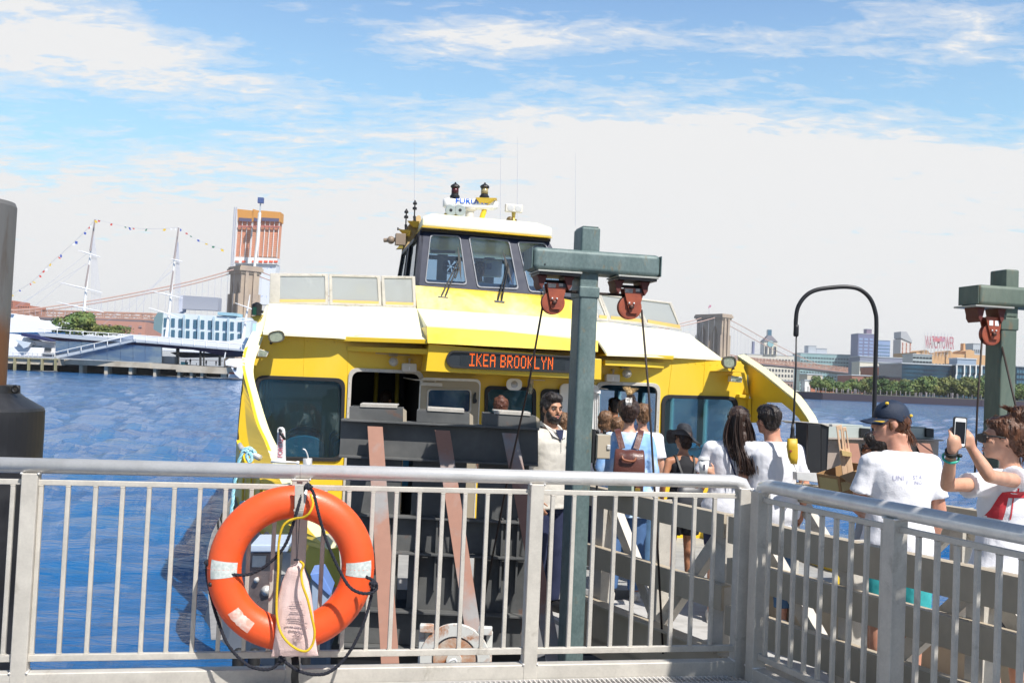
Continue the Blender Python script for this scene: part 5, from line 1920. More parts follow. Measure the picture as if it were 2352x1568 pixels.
def gantry2():
 v0 = GF.c(U(2300, 800, 8.2))[1]
 e = thing('lifting_gantry', 'farther rust streaked green gantry post at the right picture edge', 'gantry', U(2310, 1200, 8.2), 'green lifting gantries')
 ul, _ = GF.uz(c2(1528, 1000), v0)
 ur, _ = GF.uz(c2(1676, 1000), v0)
 gs = mat('green_steel_rusty', (.09, .125, .10), .6, .1, col2=(.15, .18, .14), nscale=3, rust=(.26, .14, .06), rcut=(.54, .68), rscale=4, stretch=(1, 1, .35), grain=.2)
 mb = MB()
 GF.box(mb, ul, ur, v0, v0 + .2, .3, 3.3)
 col = mb.build('column', gs, e, bevel=.016)
 z1_ = GF.uz(c2(1600, 808), v0)[1]
 mb = MB()
 GF.box(mb, ul - .008, ur + .008, v0 - .008, v0 + .208, z1_, 3.27)
 mb.build('sleeve', gs, col, bevel=.01)
 a, zt = GF.uz(c2(1578, 238), v0)
 b_, _ = GF.uz(c2(1702, 245), v0)
 mb = MB()
 GF.box(mb, a, b_, v0, v0 + .2, 3.2, zt)
 mb.build('stub', gs, e, bevel=.013)
 vb = v0 - .05
 ua, za = GF.uz(c2(1332, 378), vb)
 _, zc = GF.uz(c2(1340, 570), vb)
 mb = MB()
 GF.box(mb, ua, ua + 1.12, vb, vb + .26, zc, za)
 bm = mb.build('cross_beam', gs, e, bevel=.032, seg=4)
 mb = MB()
 GF.box(mb, ua - .009, ua - .0015, vb + .006, vb + .254, zc + .006, za - .006)
 mb.build('end_cap', gs, bm, bevel=.003)
 for dx, pl_, ct in ((0, [(1388, 680), (1545, 692), (1502, 897), (1437, 892)], (1458, 845)),
      (1, [(2088, 735), (2245, 747), (2202, 952), (2137, 947)], (2158, 900))):
  um = GF.uz(c2(*ct), vb)[0]
  mb = MB()
  GF.box(mb, um - .18, um + .17, vb - .02, vb + .26, zc - .018, zc - .004)
  hang = mb.build('mounting_plate', M['galv'] if 'galv' in M else M['alu_dull'], bm, bevel=.002)
  zp = GF.uz(c2(pl_[0][0], pl_[0][1]), vb)[1]
  mb = MB()
  for s_ in (-1, 1):
   uc = um + s_ * .088 + .0
   q = [(uc + s_ * .045, zc - .019), (uc - s_ * .03, zc - .019), (uc - s_ * .012, zp), (uc + s_ * .006, zp - .045), (uc + s_ * .028, zp - .012), (uc + s_ * .03, zp + .02)]
   mb.prism([GF.P(a_, vb + .03, z_) for a_, z_ in q], GF.v * .16)
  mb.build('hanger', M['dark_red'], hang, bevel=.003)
  o, cp = sheave(bm, GF, vb + .05, c2, pl_, ct, .088)
  pp = GF.at(c2(ct[0] + 5, ct[1] - 100), vb + .048)
  mb = MB()
  uu, _, zz = GF.c(pp)
  for s_ in (-1, 1):
   GF.box(mb, uu + s_ * .026 - .017, uu + s_ * .026 + .017, vb + .047, vb + .0485, zz - .018, zz + .022)
  mb.build('white_tags', M['white'], o)
 g = 'wire cables of the lifting gantries'
 P0 = GF.at(c2(1352, 880), vb + .09)
 MB().tube([P0, U(*c2(1306, 1560), 8.2), U(2238, 1120, 8.2)], .0085, 8).build('wire_cable', M['cable'], None, smooth=True, origin=P0,
  label='wire cable hanging left of the farther gantry column', cat='cable', group=g)
 P0 = GF.at(c2(1518, 880), vb + .09)
 MB().tube([P0, U(*c2(1670, 1535), 8.0), U(2352, 1200, 7.9)], .0085, 8).build('wire_cable', M['cable'], None, smooth=True, origin=P0,
  label='wire cable slanting down right across the farther gantry column', cat='cable', group=g)


M['galv'] = mat('galvanised', (.36, .36, .33), .5, .5)
gantry2()


# ================================================================== steel bow frames of the landing
cA = crop(900, 900, 3.92)
cB = crop(900, 1250, 2.732)
c6 = crop(1350, 950, 3.92)
cD = crop(1350, 1250, 2.732)


def steel_frame():
 F2 = Frame(4.0)
 v0 = F2.c(U(1010, 1010, 8.0))[1]
 e = thing('steel_frame', 'dark riveted steel bow frame with three blocks on top in front of the ferry', 'frame', U(1000, 1500, 7.9), 'steel bow frames of the landing')
 rs = M['raw_steel']

 def P3(*pts):
  return pts
 # top beam: web, flanges
 TL, TR = (784, 966), (1236, 988)
 BL, BR = (779, 1046), (1236, 1068)
 mb = MB()
 F2.poly(mb, [TL, TR, BR, BL], v0, .02)
 F2.poly(mb, [(783, 962), (1239, 983), (1239, 988), (783, 966.5)], v0 - .09, .2)
 F2.poly(mb, [(778, 1045), (1236, 1066), (1236, 1071), (778, 1050)], v0 - .09, .2)
 tb = mb.build('top_beam', rs, e, bevel=.002)
 # blocks on top
 for q in ([cA(132, 728), cA(690, 745), cA(690, 885), cA(130, 862)], [cA(838, 765), cA(1388, 796), cA(1388, 915), cA(833, 890)], [cA(1535, 796), c6(318, 632), c6(330, 756), cA(1530, 925)]):
  mb = MB()
  mb.prism([F2.at(p, v0 - .03) for p in q], F2.v * .012)
  mb.prism([F2.at(p, v0 - .03) + F2.v * .30 for p in q], F2.v * .012)
  a_, b_, c_, d_ = [F2.at(p, v0 - .03) for p in q]
  mb.prism([b_ + F2.v * .0135, b_ + F2.v * .298, c_ + F2.v * .298, c_ + F2.v * .0135], F2.u * -.012)
  mb.prism([a_ + F2.v * .0135, a_ + F2.v * .298, d_ + F2.v * .298, d_ + F2.v * .0135], F2.u * .012)
  bo = mb.build('bumper_block', rs, e, bevel=.002)
  w_ = (b_ - a_)
  l0 = a_ + w_ * .20 + V((0, 0, .014))
  l1 = a_ + w_ * .90 + V((0, 0, .014))
  mb = MB().prism([l0, l1, l1 + V((0, 0, .012)), l0 + V((0, 0, .012))], F2.v * .30)
  mb.prism([l0 - V((0, 0, .014)), l1 - V((0, 0, .014)), l1 - V((0, 0, .002)), l0 - V((0, 0, .002))], F2.v * .012 + F2.v * -.02)
  mb.build('cap_strip', M['alu_pale'], bo, bevel=.001)
  mb = MB()
  mb.prism([b_ + F2.u * .002, b_ + F2.u * .03 - V((0, 0, .02)), c_ + F2.u * .03, c_ + F2.u * .002], F2.v * .02)
  mb.build('side_angle', M['alu_dull'], bo)
 # lower beams with flanges
 for (x0, y0, x1, y1, h) in ((60, 320, 1400, 386, 262), (60, 1008, 1400, 1066, 262)):
  mb = MB()
  a_, b_ = F2.at(cB(x0, y0), v0), F2.at(cB(x1, y1), v0)
  hh = F2.at(cB(x0, y0), v0).z - F2.at(cB(x0, y0 + h), v0).z
  mb.prism([a_, b_, b_ - V((0, 0, hh)), a_ - V((0, 0, hh))], F2.v * .02)
  for zz in (0, hh):
   mb.prism([a_ - F2.v * .09 - V((0, 0, zz)), b_ - F2.v * .09 - V((0, 0, zz)), b_ - F2.v * .09 - V((0, 0, zz + .016)), a_ - F2.v * .09 - V((0, 0, zz + .016))], F2.v * .088)
  mb.build('cross_beam', rs, e, bevel=.002)
 # box columns behind, gaps between them
 for (xa, xb) in ((66, 470), (552, 945), (1040, 1400)):
  mb = MB()
  up_ = F2.uz(cB(xa, 60), v0 + .03)
  u1_ = F2.uz(cB(xb, 60), v0 + .03)
  F2.box(mb, up_[0], u1_[0], v0 + .03, v0 + .05, .35, 2.02)
  F2.box(mb, up_[0], up_[0] + .02, v0 + .052, v0 + .30, .35, 2.02)
  F2.box(mb, u1_[0] - .02, u1_[0], v0 + .052, v0 + .30, .35, 2.02)
  # flanges standing forward between the beams
  um = (up_[0] + u1_[0]) / 2
  for uu in (up_[0] + .07, um, u1_[0] - .07):
   F2.box(mb, uu - .008, uu + .008, v0 - .05, v0 + .028, .95, 1.52)
  mb.build('column', rs, e, bevel=.002)
 # foot box
 mb = MB()
 q = [F2.at(cB(-40, 1290), v0 - .02), F2.at(cB(1400, 1290), v0 - .02)]
 F2.box(mb, F2.c(q[0])[0], F2.c(q[1])[0], v0 - .02, v0 + .4, .3, q[0].z)
 mb.build('base', M['blacksteel'], e, bevel=.004)
 # three raking struts
 for (p0_, p1_, w_, yb) in ((cA(400, 935), cB(388, 1415), .118, 7.0), (cA(1105, 975), cB(1010, 1290), .105, 7.15), (cA(1810, 1005), cD(335, 1290), .108, 7.2)):
  a_ = U(*p0_, 7.86)
  b_ = U(*p1_, yb)
  b_ = b_ + (b_ - a_).normalized() * .25
  mb = MB()
  d = (b_ - a_).normalized()
  sd_ = V((1, .05, 0))
  nn = sd_.cross(d).normalized()
  hw = w_ / 2
  wa = .058
  q = [a_ - sd_ * wa, a_ + sd_ * wa, b_ + sd_ * hw * 1.05, b_ - sd_ * hw * 1.05]
  mb.prism(q, nn * .014)
  mb.prism([a_ + nn * .016 - sd_ * .008, a_ + nn * .016 + sd_ * .008, b_ + nn * .016 + sd_ * .008, b_ + nn * .016 - sd_ * .008], nn * .07)
  mb.build('raking_strut', M['rust_steel'], e, bevel=.002)
 # mirrored frame beyond the gangway
 F3 = Frame(26.0)
 c8b = crop(2200, 950, 3.485)
 c7 = crop(1750, 950, 3.92)
 e2 = thing('steel_frame', 'farther steel bow frame with black end box, half hidden behind the capped man', 'frame', U(1980, 1250, 8.9), 'steel bow frames of the landing')
 v1 = F3.c(U(2035, 1010, 8.9))[1]
 ts = mat('sunlit_primer', (.34, .28, .24), .6, .1, col2=(.26, .26, .25), nscale=3, rust=(.32, .16, .09), rcut=(.55, .7))
 mb = MB()
 F3.poly(mb, [c8b(-110, 778), c8b(1075, 795), c8b(1060, 1230), c8b(-110, 1110)], v1, .02)
 F3.poly(mb, [c8b(-110, 762), c8b(1120, 781), c8b(1120, 795), c8b(-110, 776)], v1 - .09, .2)
 F3.poly(mb, [c8b(-110, 1085), c8b(420, 1110), c8b(420, 1122), c8b(-110, 1100)], v1 - .09, .088)
 mb.build('top_beam', ts, e2, bevel=.002)
 for q in ([(45, 655), (440, 662), (440, 765), (45, 762)], [(785, 668), (1030, 680), (1030, 772), (785, 768)]):
  mb = MB()
  F3.poly(mb, q, v1 - .02, .32, c8b)
  F3.poly(mb, [(q[0][0] + 20, q[0][1] - 14), (q[1][0] - 70, q[1][1] - 16), (q[1][0] - 70, q[1][1] - 2), (q[0][0] + 20, q[0][1] - 2)], v1 - .0, .28, c8b)
  mb.build('bumper_block', mat('grey_green_steel', (.36, .40, .38), .6), e2, bevel=.003)
 for xa, xb in ((352, 440), (960, 1028)):
  mb = MB()
  F3.poly(mb, [(xa, 672), (xb, 680), (xb, 760), (xa, 756)], v1 - .045, .02, c8b)
  mb.build('rubber_pad', M['black'], e2)
 for pa, pb, w_ in ((c8b(275, 815), c8b(345, 1180), .07), (c8b(940, 815), c8b(1090, 1220), .075)):
  a_, b_ = U(*pa, 8.6), U(*pb, 8.1)
  mb = MB()
  q = [a_ - V((w_, 0, 0)), a_ + V((w_ * .6, 0, 0)), b_ + V((w_ * .5, 0, 0)), b_ - V((w_ * .5, 0, 0))]
  mb.prism(q, (0.01, .02, 0))
  mb.build('raking_strut', M['rust_steel'], e2, bevel=.002)
 mb = MB()
 for uu in (c8b(365, 800), c8b(440, 800), c8b(880, 800)):
  u_ = F3.uz(uu, v1)[0]
  F3.box(mb, u_ - .01, u_ + .01, v1 - .1, v1 - .002, 1.75, 2.17)
 mb.build('stiffener', M['blacksteel'], e2)
 # black end box of the frame
 mb = MB()
 F3.poly(mb, [c7(1605, 716), c7(1738, 722), c7(1738, 1225), c7(1600, 1222)], v1 - .35, .02)
 F3.poly(mb, [c7(1742, 716), c7(1825, 740), c7(1800, 1240), c7(1742, 1228)], v1 - .30, .3)
 mb.build('end_box', M['black'], e2, bevel=.003)
 mb = MB()
 F3.poly(mb, [c7(1740, 712), c7(1960, 722), c7(1975, 740), c7(1820, 742)], v1 - .32, .5)
 mb.build('top_plate', M['alu_pale'], e2, bevel=.002)
 mb = MB()
 F3.poly(mb, [c7(1822, 746), c7(2060, 760), c7(2060, 1260), c7(1810, 1240)], v1 + .02, .02)
 mb.build('inner_web', ts, e2)
 # leaning beam and apron at its foot
 mb = MB()
 F3.poly(mb, [c7(1485, 1215), c7(1950, 1250), c7(1880, 1345), c7(1490, 1300)], v1 - .5, .05)
 mb.build('apron_beam', M['alu'], e2, bevel=.004)


steel_frame()


# == gangway
GA, GB = V((.63, 7.75, 0)), V((2.42, 4.36, 0))
gd = (GB - GA).normalized()
gn = V((-gd.y, gd.x, 0))
if gn.x < 0:
 gn = -gn


def gangway():
 fl = mat('gangway_floor', (.46, .45, .43), .75, col2=(.36, .35, .33), nscale=5)
 mb = MB().prism([GA - gd * .9 + V((0, 0, .70)), GB + gd * 1.5 + V((0, 0, .70)), GB + gd * 1.5 + gn * 3.4 + V((0, 0, .70)), GA - gd * .9 + gn * 1.75 + V((0, 0, .70))], (0, 0, .03))
 mb.build('gangway_floor', fl, kind='structure')
 L = (GB - GA).length

 def side(name, label, off, dz, l0, l1, sta, mt, bright, rails=((1.68, 1.825), (1.232, 1.386))):
  e = thing(name, label, 'gangway side', GA + gn * off + V((0, 0, .7)), 'side panels of the gangway')
  o_ = gn * off
  for z0, z1 in rails:
   a_, b_ = GA + gd * l0 + o_, GA + gd * l1 + o_
   mb = MB().prism([a_ + V((0, 0, z0 + dz)), b_ + V((0, 0, z0 + dz)), b_ + V((0, 0, z1 + dz)), a_ + V((0, 0, z1 + dz))], gn * .022)
   mb.prism([a_ + gn * .0235 + V((0, 0, z1 + dz - .012)), b_ + gn * .0235 + V((0, 0, z1 + dz - .012)), b_ + gn * .0235 + V((0, 0, z1 + dz)), a_ + gn * .0235 + V((0, 0, z1 + dz))], gn * .05)
   mb.build('broad_rail', mt, e, bevel=.002)
  a_, b_ = GA + gd * l0 + o_, GA + gd * l1 + o_
  mb = MB().prism([a_ + V((0, 0, .60 + dz)), b_ + V((0, 0, .60 + dz)), b_ + V((0, 0, .975 + dz)), a_ + V((0, 0, .975 + dz))], gn * .02)
  mb.prism([a_ - gn * .05 + V((0, 0, .977 + dz)), b_ - gn * .05 + V((0, 0, .977 + dz)), b_ - gn * .05 + V((0, 0, .992 + dz)), a_ - gn * .05 + V((0, 0, .992 + dz))], gn * .12)
  mb.build('bottom_chord', mt, e, bevel=.002)
  for s_ in sta:
   p = GA + gd * s_ + o_ + gn * .078
   mb = MB()
   F = Frame(math.degrees(math.atan2(gd.y, gd.x)))
   mb.box(p + V((0, 0, 1.34 + dz)), (.10, .012, .96), frame=F.m)
   mb.box(p + gd * .045 + gn * .05 + V((0, 0, 1.34 + dz)), (.010, .09, .96), frame=F.m)
   mb.build('upright', bright, e, bevel=.002)
  for i in range(len(sta) - 1):
   s0, s1 = sta[i], sta[i + 1]
   if i % 2:
    s0, s1 = s1, s0
   mb = MB().beam(GA + gd * (s0 + (.05 if s1 > s0 else -.05)) + o_ + gn * .15 + V((0, 0, 1.70 + dz)), GA + gd * (s1 - (.05 if s1 > s0 else -.05)) + o_ + gn * .15 + V((0, 0, 1.0 + dz)), .07, .085)
   mb.build('diagonal', bright, e, bevel=.002)
  return e
 side('gangway_side', 'near side of the aluminium gangway with two broad rails and diagonals', 0, 0, -.25, 1.56, [.05, .75, 1.45], M['alu_dull'], M['alu_pale'])
 side('gangway_side', 'near side of the boarding ramp with three broad rails behind the right hand railing', 0, 0, 1.60, L + .9, [1.7, 2.5, 3.3, 4.1, 4.6], M['alu_dull'], M['alu_pale'], ((1.655, 1.82), (1.413, 1.565), (1.10, 1.274)))
 side('gangway_side', 'far side of the aluminium gangway behind the walking passengers', 1.62, .06, -.4, L - .4, [.3, 1.1, 1.9, 2.7, 3.4], M['alu_dull'], M['alu_pale'])
 # pale green plate fixed to the near side close to the post
 v_ = [U(*cD(768, 95), 7.4), U(*cD(940, 100), 7.25), U(*cD(940, 205), 7.25), U(*cD(768, 200), 7.4)]
 MB().prism(v_, (-.02, -.02, 0)).build('sign_plate', mat('pale_green_plate', (.30, .36, .30), .6, rust=(.3, .25, .12), rcut=(.6, .7)), None, origin=v_[0], label='blank pale green plate on the gangway side right of the green post', cat='plate')
 # the platform the line of passengers stands on, right of the gangway
 mb = MB().prism([V((2.75, 3.4, .70)), V((7, 3.4, .70)), V((7, 8.6, .70)), V((4.2, 8.6, .70)), V((3.2, 6.9, .70))], (0, 0, -.25))
 mb.build('boarding_platform', fl, kind='structure')


gangway()


# ================================================================== unseen canopy added right of the camera to shade the right hand railing
def canopy():
 e = thing('canopy', 'added slatted canopy, out of view, that shades the right hand railing', 'canopy', V((3.0, 2.6, 1.07)))
 z = 4.2
 sh = V((sun_dir.x, sun_dir.y, 0)) * ((z - 1.6) / sun_dir.z)
 a, b_ = V((1.25, 5.75, z)) + sh, V((2.75, 1.8, z)) + sh
 d = (b_ - a).normalized()
 n_ = V((-d.y, d.x, 0))
 L = (b_ - a).length
 mb = MB()
 k = 0.0
 rnd = random.Random(3)
 while k < L:
  w = rnd.choice((.16, .22, .34, .28))
  mb.box(a + d * (k + w / 2), (w, .62, .02), frame=Matrix((d, n_, V((0, 0, 1)))).transposed() @ Matrix.Rotation(.25, 3, 'Z'))
  k += w + rnd.choice((.0, .03, .05))
 mb.build('slats', M['alu_dull'], e)
 mb = MB()
 for s_ in (-1, 1):
  mb.beam(a + n_ * .25 * s_ + V((0, 0, .06)), b_ + n_ * .25 * s_ + V((0, 0, .06)), .06, .08)
 mb.build('frame', M['alu_pale'], e)
 for p in (a, b_):
  MB().tube([V((p.x, p.y, z)), V((p.x, p.y, 1.07))], .05, 12).build('post', M['alu_pale'], e, smooth=True)


canopy()


# ================================================================== bent lamp pole with a hanging control
def bent_pole():
 e = thing('bent_pole', 'thin black pole bent over at the top with a yellow control box hanging from it', 'pole', U(2000, 1300, 7.9))
 Y = 7.9
 pts = [(1996, 1400), (2004, 1100), (2010, 860), (2013, 750), (2010, 715), (1998, 685), (1975, 665), (1948, 659), (1915, 660), (1875, 666), (1850, 680), (1833, 705), (1828, 735), (1828, 765)]
 MB().tube(bez([U(x, y, Y) for x, y in pts], 6), .0165, 12).build('pole_tube', M['blacksteel'], e, smooth=True)
 MB().lathe(U(1829, 746, Y), (0, 0, -1), [(.019, 0), (.020, .02), (.021, .075), (.018, .088), (.012, .09)], 14).build('end_collar', M['blacksteel'], e, smooth=True)
 MB().tube([U(1829, 768, Y), U(1828, 850, Y), U(1823, 960, Y), U(1821, 975, Y)], [.006, .007, .009, .009], 8).build('hanging_cable', M['black'], e, smooth=True)
 MB().lathe(U(1821, 972, Y), (0, 0, -1), [(.010, 0), (.016, .05), (.014, .06), (.02, .11), (.024, .125), (.024, .14), (.012, .145)], 14).build('cable_boot', M['black'], e, smooth=True)
 mb = MB()
 c_ = U(1819, 1035, Y)
 mb.loft([(c_ + V((0, 0, .095)), V((1, 0, 0)), V((0, 1, 0)), .034, .028), (c_ + V((0, 0, .03)), V((1, 0, 0)), V((0, 1, 0)), .042, .03), (c_ + V((.01, 0, -.05)), V((1, 0, 0)), V((0, 1, 0)), .036, .028),
    (c_ + V((.018, 0, -.10)), V((1, 0, 0)), V((0, 1, 0)), .022, .024)], 16, 4)
 cb = mb.build('control_box', mat('control_yellow', (.55, .36, .02), .5), e, smooth=True)
 MB().lathe(c_ + V((-.02, -.03, -.0)), (0, -1, 0), [(.010, 0), (.010, .012)], 10).build('push_button', M['red_paint'], cb)
 MB().tube(bez([c_ + V((.02, .02, -.10)), c_ + V((.06, .02, -.17)), c_ + V((.10, .02, -.22)), c_ + V((.07, .02, -.30)), c_ + V((.03, 0, -.36))], 6), .005, 6).build('tail_rope', M['white'], cb, smooth=True)


bent_pole()


# ================================================================== steel pile at the left edge
def pile():
 Y = 7.0
 e = thing('mooring_pile', 'tall rusty steel mooring pile in a black fender collar at the left edge', 'pile', U(-45, 1500, Y))
 rx = U(30, 650, Y).x
 rad = .30
 cx = rx - rad - .035
 ztop = U(20, 463, Y).z
 pm = bpy.data.materials.new('pile_steel')
 pm.use_nodes = True
 t = NT(pm.node_tree)
 b = pm.node_tree.nodes['Principled BSDF']
 tc = t.n('ShaderNodeTexCoord').outputs['Object']
 sx = t.sep(tc)
 st = t.n('ShaderNodeMapping', i={0: tc, 'Scale': (3, 3, .35)}).outputs[0]
 f = t.ramp(t.noise(st, 2.5, 7, .68, .5), [(.50, 0), (.66, 1)])
 base = t.mix(f, (.12, .118, .115), (.07, .05, .035))
 low = t.n('ShaderNodeMapRange', i={0: t.math('ADD', sx[2], t.math('MULTIPLY', t.noise(tc, 3, 3), .25)), 1: 2.45, 2: 2.25}).outputs[0]
 base = t.mix(low, base, (.13, .055, .022))
 t.t.links.new(base, b.inputs['Base Color'])
 b.inputs['Roughness'].default_value = .6
 e_z = WORLD0[e.name].z
 MB().lathe((cx, Y, -1.5), (0, 0, 1), [(rad, 0), (rad, ztop + 1.47), (rad - .012, ztop + 1.5)], 48).build('steel_tube', pm, e, smooth=False, bevel=0)
 c9 = crop(0, 950, 3.92)
 f_ = []
 for (x, y) in ((150, 315), (152, 398), (200, 440), (300, 505), (380, 555), (392, 585), (382, 800), (366, 1050)):
  p = U(*c9(x, y), Y)
  f_.append((p.x - cx, p.z))
 zb = -1.0
 prof = [(rad + .005, f_[0][1] - .0)] + [(max(a, rad + .01), z) for a, z in f_] + [(f_[-1][0], zb)]
 prof = [(a, z - zb) for a, z in prof][::-1]
 MB().lathe((cx, Y, zb), (0, 0, 1), prof, 64).build('fender_collar', mat('fender_plastic', (.014, .014, .016), .5, col2=(.03, .03, .032), nscale=3, rcut=(.6, .7)), e, smooth=False)
 r_ = f_[0][0]
 p = U(*c9(162, 350), Y - .05)
 MB().tube([p + V((math.cos(w) * .022, 0, math.sin(w) * .022)) for w in [2 * math.pi * q / 14 for q in range(14)]], .008, 8, closed=True).build('lifting_eye', M['blacksteel'], e, smooth=True)


pile()
# ================================================================== yellow ferry
BF = Frame(11.5)
V0 = BF.c(U(1176, 870, 12.0))[1]
cW = crop(600, 700, 4.2764)
r2 = crop(600, 950, 3.92)
r3 = crop(1000, 450, 3.92)
c7 = crop(1750, 950, 3.92)
cE = crop(550, 1150, 4.48)
M['wglass'] = glass_mat('saloon_window_glass', (.60, .78, .80), .5, .02, .30, (.45, .55, .55), (2.2, 2.2, 1.4), .04)
M['wglass2'] = glass_mat('wheelhouse_glass', (.52, .66, .78), 1.0, .02, .12, (.6, .65, .7), (4, 4, 1), .03)
M['sideglass'] = glass_mat('side_window_glass', (.85, .92, .95), .6, .02)
M['frost'] = glass_mat('frosted_screen', (.55, .58, .60), .5, .3, .25, (.70, .72, .72), (1, 1, .4), .62)
M['seat'] = mat('blue_seat', (.03, .24, .45), .45)
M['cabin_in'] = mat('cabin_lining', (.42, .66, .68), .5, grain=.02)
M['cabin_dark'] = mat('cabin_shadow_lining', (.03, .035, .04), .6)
M['beige_door'] = mat('beige_door', (.36, .31, .23), .45, .25, grain=.04)
M['lampglass'] = mat('lamp_glass', (.34, .38, .30), .12, .3, col2=(.24, .27, .22), nscale=30)
M['sunlit_yellow'] = mat('boat_yellow_sunlit', (.82, .77, .46), .4)  # same yellow paint, with the overexposing sun put into its colour
boat = thing('ferry_boat', 'bright yellow passenger ferry with a navy wheelhouse, its bow nosed up to the landing', 'ferry', BF.P(0, V0, 0))


def pt(cc, pts, v):
 return [BF.at(cc(*p), v) for p in pts]


def ribbon(name, A, B, th, mt, parent, smooth=False, bevel=0.0, label=None):
 """strip between point rows A and B with thickness vector th (a vector or one per station)"""
 n_ = len(A)
 T = th if isinstance(th, list) else [V(th)] * n_
 mb = MB()
 vs = []
 for a, b_, t in zip(A, B, T):
  vs += [V(a), V(b_), V(b_) + t, V(a) + t]
 fs = [(0, 1, 2, 3), tuple((n_ - 1) * 4 + k for k in (3, 2, 1, 0))]
 for i in range(n_ - 1):
  o = i * 4
  for k in range(4):
   k2 = (k + 1) % 4
   fs.append((o + k, o + k2, o + 4 + k2, o + 4 + k))
 mb.add(vs, fs)
 return mb.build(name, mt, parent, smooth=smooth, bevel=bevel, label=label)


def facade():
 v = V0
 holes = {}
 holes['w1'] = round_poly(pt(r2, [(322, 205), (1262, 240), (1238, 1105), (322, 1085)], v), .11, 6)
 zf = .80
 a, b_, = BF.at(cA(150, 348), v), BF.at(cA(885, 378), v)
 lowz = lambda p: V((p.x, p.y, zf))
 holes['d1'] = round_poly([a, b_, lowz(b_), lowz(a)], .10, 5)
 q = [BF.at(cA(1550, 512), v), BF.at(c6(318, 333), v), BF.at(c6(315, 820), v), BF.at(cA(1545, 1000), v)]
 holes['w2'] = round_poly(q, .08, 5)
 q = [BF.at(c6(372, 345), v), BF.at(c6(640, 360), v), BF.at(c6(635, 850), v), BF.at(c6(365, 830), v)]
 holes['w3'] = round_poly(q, .08, 5)
 a, b_ = BF.at(c6(968, 292), v), BF.at(c6(1600, 312), v)
 holes['d2'] = round_poly([a, b_, lowz(b_), lowz(a)], .10, 5)
 holes['w4'] = round_poly(pt(c7, [(72, 408), (862, 432), (852, 1215), (55, 1195)], v), .11, 6)
 outer = [U(602, 762, 1), U(572, 800, 1), U(558, 862, 1), U(550, 960, 1), U(541, 1062, 1)]
 outer = [BF.at(p, v) for p in [(604, 762), (574, 800), (560, 862), (550, 960), (541, 1062)]]
 outer.append(V((outer[-1].x, outer[-1].y, .2)))
 rr_ = [BF.at(p, v) for p in [c7(985, 640), c7(985, 440), c7(960, 200), c7(900, 60), c8(500, 1200), (1547, 816), (1394, 811)]]
 outer.append(V((rr_[0].x, rr_[0].y, .2)))
 outer += rr_ + [BF.at(p, v) for p in [(1380, 780), (1200, 765), (982, 760), (817, 770), (697, 766)]]
 mb = MB().plate(outer, [holes[k][::-1] for k in holes], BF.v * .07)
 wall = mb.build('cabin_front', M['yellow'], boat)

 mb = MB()
 for a_, b_ in (((700, 768), (697, 868)), ((800, 800), (798, 868)), ((1545, 822), (1535, 905)), ((1620, 822), (1614, 905))):
  mb.tube([BF.at(a_, v - .001), BF.at(b_, v - .001)], .0035, 4)
 mb.build('plate_seam', M['yellow'], wall)
 mb = MB()
 for k in range(9):
  for x0_, x1_, y0_, y1_ in ((612, 800, 781, 788), (1540, 1690, 832, 840)):
   t_ = (k + .5) / 9
   mb.lathe(BF.at((x0_ + (x1_ - x0_) * t_, y0_ + (y1_ - y0_) * t_), v - .001), -BF.v, [(.009, -.002), (.006, .004)], 6)
 mb.build('rivets', M['yellow'], wall)

 def ring_frame(name, loop, grow, shrink, off, th, mt, parent, bevel=.006):
  c_ = sum(loop, V()) / len(loop)
  def sc(loop, d):
   out = []
   for p in loop:
    q = p - c_
    u_, z_ = q.dot(BF.u), q.z
    hw = max(abs((p_ - c_).dot(BF.u)) for p_ in loop)
    hz = max(abs((p_ - c_).z) for p_ in loop)
    out.append(c_ + BF.u * (u_ * (hw + d) / hw) + V((0, 0, z_ * (hz + d) / hz)) + BF.v * (-off))
   return out
  o1, i1 = sc(loop, grow), sc(loop, -shrink)
  return MB().plate(o1, [i1[::-1]], BF.v * th).build(name, mt, parent, bevel=bevel), i1

 for k in ('w1', 'w2', 'w3', 'w4'):
  f, inner = ring_frame('window_frame', holes[k], .004, .038, .022, .06, M['rubber'], boat)
  MB().prism([p + BF.v * .03 for p in inner], BF.v * .006).build('window_pane', M['wglass'], f)
 f, _ = ring_frame('door_frame', holes['d1'], .028, .012, .020, .05, M['alu_pale'], boat)
 f2, _ = ring_frame('door_frame', holes['d2'], .028, .012, .020, .05, M['alu_pale'], boat)
 for ff, hk in ((f, 'd1'), (f2, 'd2')):
  sc_ = MB()
  L_ = holes[hk]
  u0_ = min(BF.c(p)[0] for p in L_)
  u1_ = max(BF.c(p)[0] for p in L_)
  zt = max(p.z for p in L_)
  for j in range(4):
   for uu, zz in ((u0_ + (u1_ - u0_) * (j + 1) / 5, zt + .010), (u0_ - .010 if hk == 'd1' else u1_ + .010, zt - .15 - j * .17)):
    sc_.lathe(BF.P(uu, V0 - .020, zz), -BF.v, [(.007, 0), (.006, .003)], 8)
  sc_.build('screw_heads', M['alu_dull'], ff)
 # left door leaf folded back on the wall, beige with its own window
 vd = V0 - .09
 a, b_ = BF.at(cA(872, 422), vd), BF.at(cA(1508, 440), vd)
 leaf = round_poly([a, b_, lowz(b_), lowz(a)], .07, 5)
 wn = round_poly(pt(cA, [(945, 545), (1412, 548), (1405, 800), (938, 765)], vd), .05, 5)
 d_ = MB().plate(leaf, [wn[::-1]], BF.v * .045).build('door', M['beige_door'], boat, bevel=.004)
 c_ = sum(wn, V()) / len(wn)
 inn = [c_ + (p - c_) * .93 for p in wn]
 MB().plate([p - BF.v * .012 for p in wn], [[p - BF.v * .012 for p in inn][::-1]], BF.v * .02).build('door_window_frame', M['alu_pale'], d_, bevel=.002)
